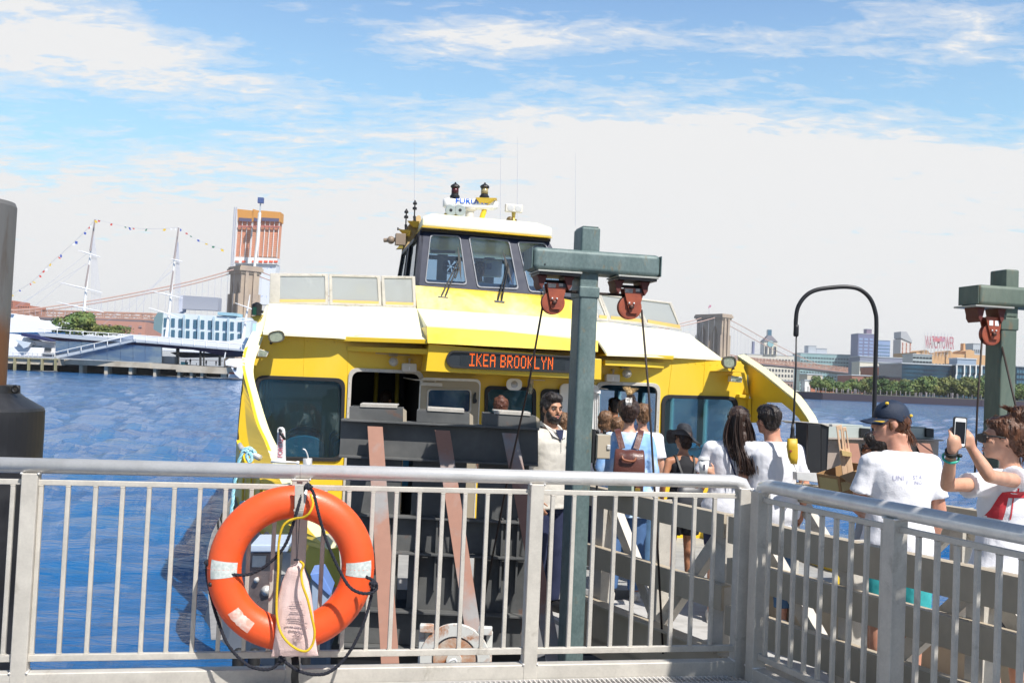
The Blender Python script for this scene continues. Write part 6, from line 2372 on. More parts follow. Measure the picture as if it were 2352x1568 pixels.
 MB().prism([p + BF.v * .02 for p in inn], BF.v * .006).build('door_pane', mat('door_pane_dark', (.015, .05, .10), .08, col2=(.05, .10, .13), nscale=5, grain=0), d_)
 out_ = [p for p in leaf]
 cc = sum(out_, V()) / len(out_)
 MB().plate([p - BF.v * .006 for p in leaf], [[cc + (p - cc) * .965 - BF.v * .006 for p in leaf][::-1]], BF.v * .012).build('door_edge', M['alu'], d_, bevel=.002)
 mb = MB()
 h = pt(cA, [(1436, 600), (1450, 578), (1462, 585), (1456, 640), (1470, 665), (1462, 690), (1430, 697), (1428, 660)], vd - .04)
 mb.prism(h, BF.v * .03)
 mb.build('handle', M['black'], d_, bevel=.003)
 mb = MB()
 q = pt(cA, [(878, 472), (1105, 482), (1105, 518), (878, 508)], vd - .06)
 mb.prism(q, BF.v * .055)
 mb.tube(pt(cA, [(1025, 475), (1040, 462), (1010, 455), (820, 448)], vd - .05) + [BF.at(cA(700, 425), v + .3)], .007, 6)
 mb.build('door_closer', M['alu_pale'], d_, bevel=.002)
 # right door leaf, pale, mostly behind the green post
 a, b_ = BF.at(c6(580, 288), vd), BF.at(c6(985, 305), vd)
 leaf = round_poly([a, b_, lowz(b_), lowz(a)], .07, 5)
 d2_ = MB().prism(leaf, BF.v * .045).build('door', M['white'], boat, bevel=.004)
 MB().prism(pt(c6, [(905, 330), (1000, 360), (1000, 400), (905, 378)], vd - .06), BF.v * .05).build('door_closer', M['white'], d2_, bevel=.003)
 mb = MB()
 for x in (940, 962, 984):
  mb.prism(pt(c6, [(x - 5, 410), (x + 5, 410), (x + 5, 800), (x - 5, 800)], vd - .012), BF.v * .01)
 mb.build('corrugation', M['alu'], d2_)
 MB().tube(pt(c6, [(985, 340), (1078, 352)], vd + .02), .006, 6).build('hook', M['alu'], d2_)

 # overhanging eyebrow boxes, deeper towards the middle
 def wedge(name, tl, tr, br, bl, dl, dr, th=None, mt=None):
  q = [BF.at(p, v - .0) for p in (tl, tr, br, bl)]
  ql = [BF.at(tl, v - dl), BF.at(tr, v - dr), BF.at(br, v - dr), BF.at(bl, v - dl)]
  back = [V((p.x, p.y, p.z)) for p in ql]
  F_ = BF
  def bk(p):
   u_, _, z_ = F_.c(p)
   return F_.P(u_, v - .002, z_)
  mb = MB().hexa([ql[3], ql[2], bk(ql[2]), bk(ql[3]), ql[0], ql[1], bk(ql[1]), bk(ql[0])])
  return mb.build(name, mt or M['yellow'], boat, bevel=.004)
 wedge('eyebrow', cW(1400, 960), cW(2314, 992), cW(2314, 1052), cW(1402, 1015), .03, .42)
 wedge('eyebrow_lip', cW(1270, 846), cW(2322, 884), cW(2322, 934), cW(1262, 900), .06, .50)
 wedge('eyebrow', c6(1048, 45), c6(1668, 72), c6(1662, 132), c6(1048, 100), .42, .03)
 wedge('eyebrow_lip', (1394, 811), c6(1768, 0), c6(1760, 42), c6(1045, -5), .50, .06)
 # centre box with the destination sign
 vs = v - .52
 q = [BF.at(cA(965, 70), vs), BF.at(c6(1010, 35), vs), BF.at(c6(1005, 252), vs), BF.at(cA(930, 358), vs)]
 def bk(p, vv=v - .002):
  u_, _, z_ = BF.c(p)
  return BF.P(u_, vv, z_)
 bx_ = MB().hexa([q[3], q[2], bk(q[2]), bk(q[3]), q[0], q[1], bk(q[1]), bk(q[0])]).build('sign_box', M['yellow'], boat, bevel=.006)
 # sloping fascia above the box, stands proud of it
 vf = vs - .07
 f_ = [BF.at((982, 788), vf), BF.at((1374, 808), vf), BF.at((1374, 781), vf + .18), BF.at((1160, 759), vf + .18), BF.at((980, 748), vf + .18)]
 g_ = [p + BF.v * .6 for p in f_]
 MB().prism(f_, BF.v * .62).build('fascia', mat('yellow_pale', (.76, .56, .08), .4, col2=(.74, .50, .03), nscale=1.5), boat, bevel=.006)
 # destination sign
 su0_, sz1 = BF.uz(cA(1148, 138), vs)
 su1_, _ = BF.uz(c6(780, 20), vs)
 _, sz0 = BF.uz(cA(1148, 322), vs)
 sc = BF.P((su0_ + su1_) / 2, vs - .004, (sz0 + sz1) / 2)
 hw, hh = (su1_ - su0_) / 2, (sz1 - sz0) / 2
 skew = lambda P_: P_
 slope = (BF.uz(cA(1900, 172), vs)[1] - BF.uz(cA(1230, 140), vs)[1]) / (BF.uz(cA(1900, 172), vs)[0] - BF.uz(cA(1230, 140), vs)[0])
 su = (BF.u + V((0, 0, slope))).normalized()
 sup = V((0, 0, 1))
 sc = BF.P(su0_ + hw, vs - .004, sz1 - hh + slope * hw)
 rim = round_rect(sc, su, sup, hw, hh, hh * .98, 10)
 inner = round_rect(sc, su, sup, hw - .022, hh - .022, (hh - .022) * .98, 10)
 sg = MB().plate([p - BF.v * .03 for p in rim], [[p - BF.v * .03 for p in inner][::-1]], BF.v * .033).build('destination_sign', M['rubber'], boat, bevel=.003)
 MB().prism([p - BF.v * .008 for p in inner], BF.v * .01).build('sign_panel', mat('sign_black', (.022, .028, .035), .35), sg)
 mb = MB()
 for k in range(13):
  z = -hh + .03 + k * (2 * hh - .06) / 12
  w_ = hw - .16
  a_ = sc + su * -w_ + sup * z - BF.v * .013
  b_ = sc + su * w_ + sup * z - BF.v * .013
  mb.beam(a_, b_, .004, .0035)
 mb.build('sign_louvres', mat('louvre', (.05, .065, .075), .4), sg)
 # dot matrix letters
 FONT = {'I': ['11111', '00100', '00100', '00100', '00100', '00100', '11111'], 'K': ['10001', '10010', '10100', '11000', '10100', '10010', '10001'],
   'E': ['11111', '10000', '10000', '11110', '10000', '10000', '11111'], 'A': ['01110', '10001', '10001', '11111', '10001', '10001', '10001'],
   'B': ['11110', '10001', '10001', '11110', '10001', '10001', '11110'], 'R': ['11110', '10001', '10001', '11110', '10100', '10010', '10001'],
   'O': ['01110', '10001', '10001', '10001', '10001', '10001', '01110'], 'L': ['10000', '10000', '10000', '10000', '10000', '10000', '11111'],
   'Y': ['10001', '10001', '01010', '00100', '00100', '00100', '00100'], 'N': ['10001', '11001', '10101', '10101', '10011', '10001', '10001'], ' ': ['0'] * 7}
 xL = BF.uz(cA(1392, 170), vs - .02)[0]
 xR = BF.uz(c6(497, 150), vs - .02)[0]
 zT = BF.uz(cA(1400, 170), vs - .02)[1]
 zB = BF.uz(cA(1400, 305), vs - .02)[1]
 word = 'IKEA BROOKLYN'
 tot = sum(7 if ch != ' ' else 3.6 for ch in word) - 1.6
 px = (xR - xL) / tot
 pz = (zT - zB) / 7
 mb = MB()
 cx = 0
 for ch in word:
  g = FONT[ch]
  if ch == ' ':
   cx += 3.6
   continue
  for j, row in enumerate(g):
   for i, bit in enumerate(row):
    if bit == '1':
     for di in range(2):
      for dj in range(2):
       u_ = xL + (cx + i * 1.08 + .5 * di + .25) * px
       z_ = zT - (j + .5 * dj + .25) * pz + (u_ - xL) * slope
       p = BF.P(u_, vs - .024, z_)
       s_ = min(px, pz) * .20
       mb.prism([p + V((0, 0, s_)) - BF.u * s_, p + V((0, 0, s_)) + BF.u * s_, p - V((0, 0, s_)) + BF.u * s_, p - V((0, 0, s_)) - BF.u * s_], BF.v * .003)
  cx += 7
 mb.build('lettering', M['led'], sg, label='orange dot matrix letters reading IKEA BROOKLYN')
 return wall


facade()


def boat_fittings():
 v = V0
 # speaker
 c_ = BF.at(crop(1350, 950, 3.92)(95, 300), v - .16)
 rr_ = round_rect(c_, BF.u, V((0, 0, 1)), .092, .068, .058, 6)
 sp = MB().prism(rr_, BF.v * .02).build('speaker', M['white'], boat, bevel=.006)
 MB().lathe(c_ + BF.v * .01, -BF.v, [(.04, .011), (.040, .0125), (.022, .006 + .006), (.014, .02), (.008, .022)], 20).build('cone', mat('speaker_grey', (.42, .44, .48), .5), sp, smooth=True)
 MB().tube([c_ + BF.v * .02, c_ + BF.v * .15], .05, 10).build('horn', M['white'], sp)
 # box fixtures
 for cc, (x0, y0, x1, y1) in ((cA, (684, 272, 838, 368)), (c6, (1060, 190, 1202, 276))):
  q = pt(cc, [(x0, y0), (x1, y0 + 6), (x1, y1), (x0, y1 - 6)], v - .13)
  f = MB().prism(round_poly(q, .02, 4), BF.v * .09).build('box_light', M['offwhite'], boat, bevel=.008)
  p = BF.at(cc((x0 + x1) / 2, y0 - 5), v - .08)
  MB().lathe(p, (0, 0, 1), [(.012, -.01), (.012, .03), (.018, .03), (.018, .04)], 10).tube([p + V((0, 0, .04)), p + BF.v * .075 + V((0, 0, .04))], .01, 8).build('bracket', M['alu_dull'], f)
  p = BF.at(cc((x0 + x1) / 2 - 2, (y0 + y1) / 2 + 8), v - .131)
  mb = MB()
  u_, _, z_ = BF.c(p)
  BF.box(mb, u_ - .004, u_ + .006, v - .134, v - .1305, z_ - .02, z_ + .02)
  mb.build('label_strip', M['white'], f)
 # caged bulkhead lamps pointing at us
 for cc, (x, y), dv in ((cA, (595, 258), -.16), (c6, (1282, 186), -.16)):
  p = BF.at(cc(x, y), v + dv)
  f = MB().lathe(p + BF.v * .1, -BF.v, [(.035, 0), (.046, .03), (.046, .07), (.040, .095), (.030, .11), (.012, .118)], 20).build('bulkhead_lamp', mat('lamp_pale', (.5, .5, .48), .3), boat, smooth=True)
  mb = MB()
  for k in range(4):
   a = k * math.pi / 4
   dx = BF.u * math.cos(a) + V((0, 0, 1)) * math.sin(a)
   mb.tube([p + BF.v * .08 + dx * .05, p - BF.v * .0 + dx * .048, p - BF.v * .022 + dx * .03, p - BF.v * .028, p - BF.v * .022 - dx * .03, p - dx * .048, p + BF.v * .08 - dx * .05], .0032, 5)
  mb.tube([p + BF.v * .01 + (BF.u * math.cos(w) + V((0, 0, 1)) * math.sin(w)) * .050 for w in [2 * math.pi * q / 18 for q in range(18)]], .003, 5, closed=True)
  mb.build('guard', M['alu_pale'], f, smooth=True)
  mb = MB()
  s_ = -1 if cc is c6 else 1
  u_, _, z_ = BF.c(p)
  BF.box(mb, u_ - .05, u_ + .05, v - .08, v - .02, z_ + .06, z_ + .105)
  mb.tube([BF.P(u_ - (.2 if s_ > 0 else .19), v - .05, z_ + .088), BF.P(u_ + (.19 if s_ > 0 else .0), v - .05, z_ + .082)], .007, 6)
  mb.build('conduit', M['alu_dull'], f)
 # jar lamp next to the speaker
 p = BF.at(c6(265, 262), v - .12)
 f = MB().lathe(p, (0, 0, -1), [(.028, -.02), (.034, 0), (.034, .03), (.026, .035)], 16).build('jar_lamp', M['alu_dull'], boat)
 MB().lathe(p, (0, 0, -1), [(.022, .035), (.024, .10), (.018, .135), (.006, .145)], 14).build('jar', M['lampglass'], f, smooth=True)
 mb = MB()
 for k in range(5):
  a = k * 2 * math.pi / 5
  d = V((math.cos(a), math.sin(a), 0))
  mb.tube([p + d * .03 - V((0, 0, .03)), p + d * .031 - V((0, 0, .12)), p + d * .012 - V((0, 0, .16))], .0028, 4)
 mb.tube([p + V((math.cos(w), math.sin(w), 0)) * .031 - V((0, 0, .09)) for w in [2 * math.pi * q / 14 for q in range(14)]], .0028, 4, closed=True)
 mb.tube([p + V((0, 0, .01)), p + BF.v * .1 + V((0, 0, .01))], .012, 6)
 mb.tube([p + V((0, 0, .012)), p + BF.u * .17 + V((0, 0, .012)), p + BF.u * .17 + BF.v * .1 + V((0, 0, .012))], .006, 6)
 mb.build('cage', M['alu_pale'], f)

 # oval floodlights
 for cc, c0, a, hw, hh, dv in ((cW, (592, 852), 12, .088, .065, -.30), (c7, (782, 68), 3, .088, .072, -.42)):
  p = BF.at(cc(*c0), v + dv)
  up = V((0, 0, 1))
  ax_ = (BF.u * math.cos(R(a)) + up * math.sin(R(a)))
  ay_ = (-BF.u * math.sin(R(a)) + up * math.cos(R(a)))
  N = 28
  def el(s_, off):
   o = []
   for k in range(N):
    w = 2 * math.pi * k / N
    cw, sw = math.cos(w), math.sin(w)
    o.append(p + ax_ * math.copysign(abs(cw) ** .75, cw) * hw * s_ + ay_ * math.copysign(abs(sw) ** .75, sw) * hh * s_ + BF.v * off)
   return o
  mb = MB()
  f = MB().plate(el(1, 0), [el(.80, 0)[::-1]], BF.v * .03).build('floodlight', mat('lamp_bronze', (.10, .085, .06), .4, .3), boat, bevel=.006)
  MB().prism(el(.80, .012), BF.v * .006).build('lens', M['lampglass'], f)
  mb = MB()
  A_, B_ = el(.98, .03), el(.62, .13)
  n_ = N
  mb.add(A_ + B_, [(i, (i + 1) % n_, n_ + (i + 1) % n_, n_ + i) for i in range(n_)] + [tuple(range(n_, 2 * n_))])
  mb.tube([p + BF.v * .09, p + BF.v * .1 - up * .07 + BF.u * (.1 if cc is c7 else -.06), p + BF.v * -dv - up * .07 + BF.u * (.1 if cc is c7 else -.06)], .012, 8)
  mb.build('housing', M['blacksteel'], f)
 # square deck lights
 for cc, pts in ((cW, [(392, 990), (508, 1022), (478, 1085), (372, 1078)]), (c7, [(800, 208), (915, 222), (912, 282), (795, 270)])):
  q = [BF.at(cc(*p), v - .22) for p in pts]
  f = MB().prism(round_poly(q, .012, 3), BF.v * .10).build('deck_light', M['offwhite'], boat, bevel=.006)
  c_ = sum(q, V()) / 4
  MB().prism([c_ + (p - c_) * .82 - BF.v * .003 for p in q], BF.v * .003).build('lens', M['lampglass'], f)
  MB().tube([c_ + BF.v * .1 + V((0, 0, .03)), c_ + BF.v * .22 + V((0, 0, .04))], .014, 8).build('bracket', M['yellow'], f)


boat_fittings()


def superstructure():
 v = V0
 # cabin roof
 front = [U(604, 762, 11.25), U(697, 767, 11.35), U(777, 771, 11.45), BF.at((817, 775), v - .06), BF.at((982, 781), v - .5), BF.at((981, 749), v - .42), BF.at((1160, 760), v - .42), BF.at((1300, 771), v - .42),
    BF.at((1374, 781), v - .42), BF.at((1394, 811), v - .5), BF.at((1547, 816), v - .06), BF.at((1657, 822), v - .0)]
 back = [U(618, 697, 12.6), U(700, 700, 12.75), U(780, 702, 12.9), U(830, 703.5, 12.95), U(957, 707, 13.15), U(961, 707, 13.15), U(1160, 721, 13.35), U(1300, 731, 13.5),
   U(1374, 737, 13.6), U(1394, 739, 13.6), U(1490, 750, 13.75), U(1583, 767, 13.6)]
 ribbon('roof_deck', back, front, V((0, 0, -.03)), M['roofwhite'], boat)
 q = [back[0], back[-1], BF.P(BF.c(back[-1])[0], v + 10, 3.35), BF.P(BF.c(back[0])[0], v + 10, 3.2)]
 MB().prism([p + V((0, 0, .0)) for p in q], (0, 0, -.06)).build('roof_deck', M['roofwhite'], boat)
 # shoulder + left arch (top strip in sun-paled yellow) + its orange outer web
 L = [(613, 700), (602, 722), (582, 758), (562, 799), (556, 833), (560, 862), (571, 904), (588, 970), (608, 1014), (626, 1063), (645, 1105), (697, 1198), (756, 1266)]
 Rr = [(640, 712), (622, 737), (610, 760), (594, 803), (584, 833), (583, 866), (599, 926), (618, 985), (635, 1022), (652, 1056), (672, 1095), (717, 1186), (777, 1256)]
 Yk = [12.6, 12.0, 11.5, 11.25, 11.1, 11.0, 10.75, 10.4, 10.15, 9.9, 9.65, 9.2, 8.75]
 A = [U(x, y, Y) for (x, y), Y in zip(L, Yk)]
 B = [U(x, y, Y + .03) for (x, y), Y in zip(Rr, Yk)]
 A = [a + (b_ - a) * .0 for a, b_ in zip(A, B)]
 ribbon('side_arch', bez(A, 5), bez(B, 5), BF.v * .03, M['sunlit_yellow'], boat, smooth=False)
 W_ = [(600, 760), (590, 790), (566, 815), (560, 850), (557, 872), (562, 930), (568, 1000), (580, 1050), (594, 1090), (612, 1150), (650, 1250), (700, 1290)]
 A2_ = A[2:]
 B2_ = [A2_[0] + BF.v * .2] + [U(x, y, Y + .30) for (x, y), Y in zip(W_[1:10], Yk[3:])] + [U(655, 1235, 9.4)]
 ribbon('arch_web', bez(A2_, 4), bez(B2_, 4), BF.u * .03, M['yellow'], boat)
 # right arch: side plate seen from inside, plus top strip
 uR = BF.c(BF.at(c7(985, 300), v))[0] + .02
 def atu(p, u_=uR):
  return UP(p[0], p[1], BF.P(u_, 0, 0), BF.u)
 curve = [c7(862, 20), c7(1000, 110), c7(1120, 195), c7(1250, 300), c7(1370, 400), c7(1450, 468), c7(1540, 590), c7(1610, 700), c7(1640, 800)]
 inner = [c7(1590, 790), c7(1500, 650), c7(1410, 560), c7(1322, 492), c7(1155, 488), c7(1120, 560), c7(1080, 700), c7(985, 700)]
 outl = [atu(p) for p in curve] + [atu(p) for p in inner] + [BF.P(uR, v, atu(c7(985, 440)).z)]
 outl = [V((p.x, p.y, p.z)) for p in outl]
 MB().prism(outl, BF.u * .03).build('side_arch', M['yellow'], boat, bevel=.003)
 C_ = bez([atu(p) for p in curve], 4)
 ribbon('arch_strip', [p + V((0, 0, .004)) for p in C_], [p + BF.u * .09 + V((0, 0, .03)) for p in C_], V((0, 0, .02)), M['sunlit_yellow'], boat)
 # gusset ribs on the right corner
 mb = MB()
 q = [BF.at(c7(905, 175), v - .30), BF.at(c7(938, 175), v - .30), BF.at(c7(995, 440), v - .04), BF.at(c7(965, 440), v - .04)]
 mb.prism(q, BF.v * .02)
 q = [BF.at(c7(885, 405), v - .1), BF.at(c7(990, 415), v - .1), BF.at(c7(990, 445), v - .1), BF.at(c7(885, 438), v - .1)]
 mb.prism(q, BF.v * .098)
 q = [BF.at(c7(670, 160), v - .28), BF.at(c7(920, 172), v - .28), BF.at(c7(935, 100), v - .28), BF.at(c7(880, 60), v - .28)]
 mb.prism(q, BF.v * .277)
 q = [BF.at(c7(965, 445), v - .02), BF.at(c7(992, 445), v - .02), BF.at(c7(992, 900), v - .02), BF.at(c7(965, 900), v - .02)]
 mb.prism(q, BF.v * -.05)
 mb.build('corner_gusset', M['yellow'], boat, bevel=.003)
 # low bulwark to the right, behind the passengers
 mb = MB()
 q = [atu(c7(985, 640)), atu(c7(1100, 640)), atu(c7(1640, 1060)), atu(c7(1640, 1600)), atu(c7(985, 1500))]
 z0 = .2
 b0, b1, b2_ = BF.P(uR, v, .2), BF.P(uR, v - 2.2, .2), BF.P(uR, v - 2.2, 1.75)
 mb.prism([BF.P(uR, v, .2), BF.P(uR, v - 2.2, .2), BF.P(uR, v - 2.2, .95), BF.P(uR, v - .5, 1.0), BF.P(uR, v, 2.0)], BF.u * .05)
 mb.build('bulwark', M['yellow'], boat)
 # hull: yellow bulwark and grey lower body on the left bow
 T = [(543, 1010, 11.35), (556, 1060, 11.0), (585, 1085, 10.6), (630, 1130, 10.0), (690, 1200, 9.35), (758, 1268, 8.8)]
 Bm = [(538, 1148, 11.3), (550, 1180, 10.9), (580, 1212, 10.5), (618, 1240, 9.95), (672, 1275, 9.3), (758, 1400, 8.75)]
 ribbon('bow_bulwark', [U(*p) for p in T], [U(*p) for p in Bm], BF.u * .04, M['yellow'], boat)
 G0 = [(530, 1140, 11.2), (540, 1178, 10.8), (565, 1210, 10.4), (610, 1238, 9.9), (668, 1272, 9.25), (758, 1402, 8.7)]
 G1 = [(470, 1420, 10.6), (480, 1500, 10.0), (510, 1560, 9.5), (560, 1600, 9.1), (640, 1620, 8.8), (758, 1640, 8.6)]
 hm = mat('hull_grey', (.19, .20, .22), .55, col2=(.27, .27, .28), nscale=1.5)
 ribbon('lower_hull', [U(*p) for p in G0], [U(*p) for p in G1], BF.u * .05, hm, boat)
 # rubber rubbing strake standing out on the left
 A_ = [U(x, y, Y) for x, y, Y in ((531, 1140, 10.6), (508, 1180, 10.2), (486, 1225, 9.8), (476, 1265, 9.6), (475, 1330, 9.4), (480, 1400, 9.3), (484, 1470, 9.2))]
 B_ = [U(x, y, Y) for x, y, Y in ((540, 1175, 10.7), (524, 1215, 10.3), (508, 1250, 9.9), (500, 1290, 9.7), (500, 1340, 9.5), (505, 1400, 9.4), (512, 1470, 9.3))]
 ribbon('rubbing_strake', A_, B_, BF.v * .1, mat('strake_grey', (.25, .25, .26), .75, col2=(.17, .17, .18), nscale=6, stretch=(1, 1, 8)), boat, bevel=.01)
 # bow tip post and yellow wedge
 mb = MB()
 q = [U(754, 1262, 8.75), U(778, 1256, 8.75), U(782, 1300, 8.75), U(782, 1560, 8.75), U(700, 1560, 8.9), U(700, 1240, 9.2)]
 mb.prism(q, BF.v * .06)
 mb.build('bow_plate', M['yellow'], boat, bevel=.004)
 mb = MB()
 for (x, y0_, y1_) in ((560, 1075, 1160), (578, 1080, 1175), (600, 1088, 1190), (622, 1095, 1205)):
  Yl = 11.1 - (x - 545) * .012
  mb.tube([U(x, y0_, Yl - .08), U(x - 3, y1_, Yl - .12)], .012, 6)
 mb.build('bulwark_stiffener', M['yellow'], boat)
 text('101', U(*crop(500, 1250, 2.731)(488, 552), 9.35), BF.u, V((0, 0, 1)), .16, M['ink'], boat, 'hull_number', depth=.004, sx=.9)
 # dark edge of the far bulwark, left silhouette
 ribbon('rub_rail', [U(557, 869, 11.45), U(548, 960, 11.4), U(541, 1062, 11.3), U(532, 1120, 11.2)], [U(561, 869, 11.46), U(552, 960, 11.42), U(545, 1062, 11.35), U(538, 1120, 11.25)], BF.v * .05, M['rubber'], boat)
 # foredeck and hull body under it
 dk = mat('foredeck_grey', (.34, .34, .33), .75, col2=(.26, .26, .26), nscale=4)
 uL = BF.c(BF.at((545, 1000), v))[0]
 mb = MB().prism([BF.P(uL + .05, v + .0, .78), BF.P(uL + .55, v - 2.4, .78), BF.P(uL + 1.1, v - 3.0, .78), BF.P(uR - .6, v - 3.0, .78), BF.P(uR, v - 2.2, .78), BF.P(uR, v, .78)], (0, 0, -.08))
 mb.build('foredeck', dk, boat)
 mb = MB().prism([BF.P(uL + .15, v + 9, -.6), BF.P(uL + .15, v + .0, -.6), BF.P(uL + .7, v - 2.3, -.6), BF.P(uL + 1.2, v - 2.9, -.6), BF.P(uR - .7, v - 2.9, -.6), BF.P(uR - .1, v - 2.1, -.6), BF.P(uR - .1, v + 9, -.6)], (0, 0, 1.28))
 mb.build('hull', hm, boat)
 # cabin body: side walls with window bands, roof lining, floor, seats
 cb = MB()
 Lc = 9.0
 for us, s_ in ((uL + .12, 1), (uR - .02, -1)):
  BF.box(cb, us - .02, us + .02, v + .07, v + Lc, .70, 1.75)
  BF.box(cb, us - .02, us + .02, v + .07, v + Lc, 2.48, 3.1 if s_ > 0 else 2.78)
  for k in range(8):
   vv = v + .07 + k * (Lc / 7)
   BF.box(cb, us - .025, us + .025, vv, vv + .22, 1.74, 2.49)
 BF.box(cb, uL + .1, uR, v + Lc, v + Lc + .05, .7, 3.15)
 sw_ = cb.build('cabin_side_walls', M['cabin_in'], boat)
 for us in (uL + .12, uR - .02):
  for k in range(7):
   vv = v + .07 + k * (Lc / 7)
   mb = MB()
   BF.box(mb, us - .004, us + .004, vv + .22, vv + Lc / 7, 1.75, 2.48)
   mb.build('side_window', M['sideglass'], sw_)
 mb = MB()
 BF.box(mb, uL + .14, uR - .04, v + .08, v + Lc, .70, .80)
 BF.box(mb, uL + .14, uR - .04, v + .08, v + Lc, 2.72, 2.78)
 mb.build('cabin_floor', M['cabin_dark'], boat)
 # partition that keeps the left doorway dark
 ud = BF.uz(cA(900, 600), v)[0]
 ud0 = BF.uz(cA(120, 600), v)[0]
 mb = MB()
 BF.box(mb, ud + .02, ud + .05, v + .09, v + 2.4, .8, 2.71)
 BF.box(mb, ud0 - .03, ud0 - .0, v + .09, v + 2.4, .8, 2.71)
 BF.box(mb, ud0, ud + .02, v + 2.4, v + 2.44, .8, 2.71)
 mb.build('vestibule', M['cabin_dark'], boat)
 mb = MB()
 for x in (410, 632):
  p = BF.at(cA(x, 500), v + 1.2)
  u_ = BF.c(p)[0]
  mb.tube([BF.P(u_, v + 1.2, .8), BF.P(u_, v + 1.2, 2.7)], .028, 8)
 mb.build('grab_pole', mat('pole_yellow', (.30, .24, .03), .4), boat, smooth=True)
 proto = None
 rows = []
 for r_ in range(3):
  for u_ in (-2.35, -1.78, -1.2, .15, .8, 1.9, 2.5, 3.05):
   u_ += 2.42
   if r_ == 0 and 1.0 < u_ < 1.4 or 2.4 < u_ < 3.4 or 4.2 < u_ < 4.5:
    continue
   rows.append((u_, v + .40 + r_ * .95))
 for u_, vv in rows:
  if proto is None:
   c_ = BF.P(u_, vv, 0)
   mb = MB()
   pts_ = []
   for k in range(9):
    a = R(180 * k / 8)
    pts_.append(c_ + BF.u * (.24 * math.cos(a)) + V((0, 0, 1.72 + .13 * math.sin(a))))
   pts_ += [c_ - BF.u * .23 + V((0, 0, 1.15)), c_ + BF.u * .23 + V((0, 0, 1.15))]
   mb.prism(pts_, BF.v * .07)
   proto = mb.build('seat_back', M['seat'], boat, bevel=.02)
   WORLD0['seatref'] = c_
  else:
   o = proto.copy()
   COL.objects.link(o)
   o.location = BF.P(u_, vv, 0) - WORLD0['seatref']
   WORLD0[o.name] = WORLD0[boat.name]


superstructure()


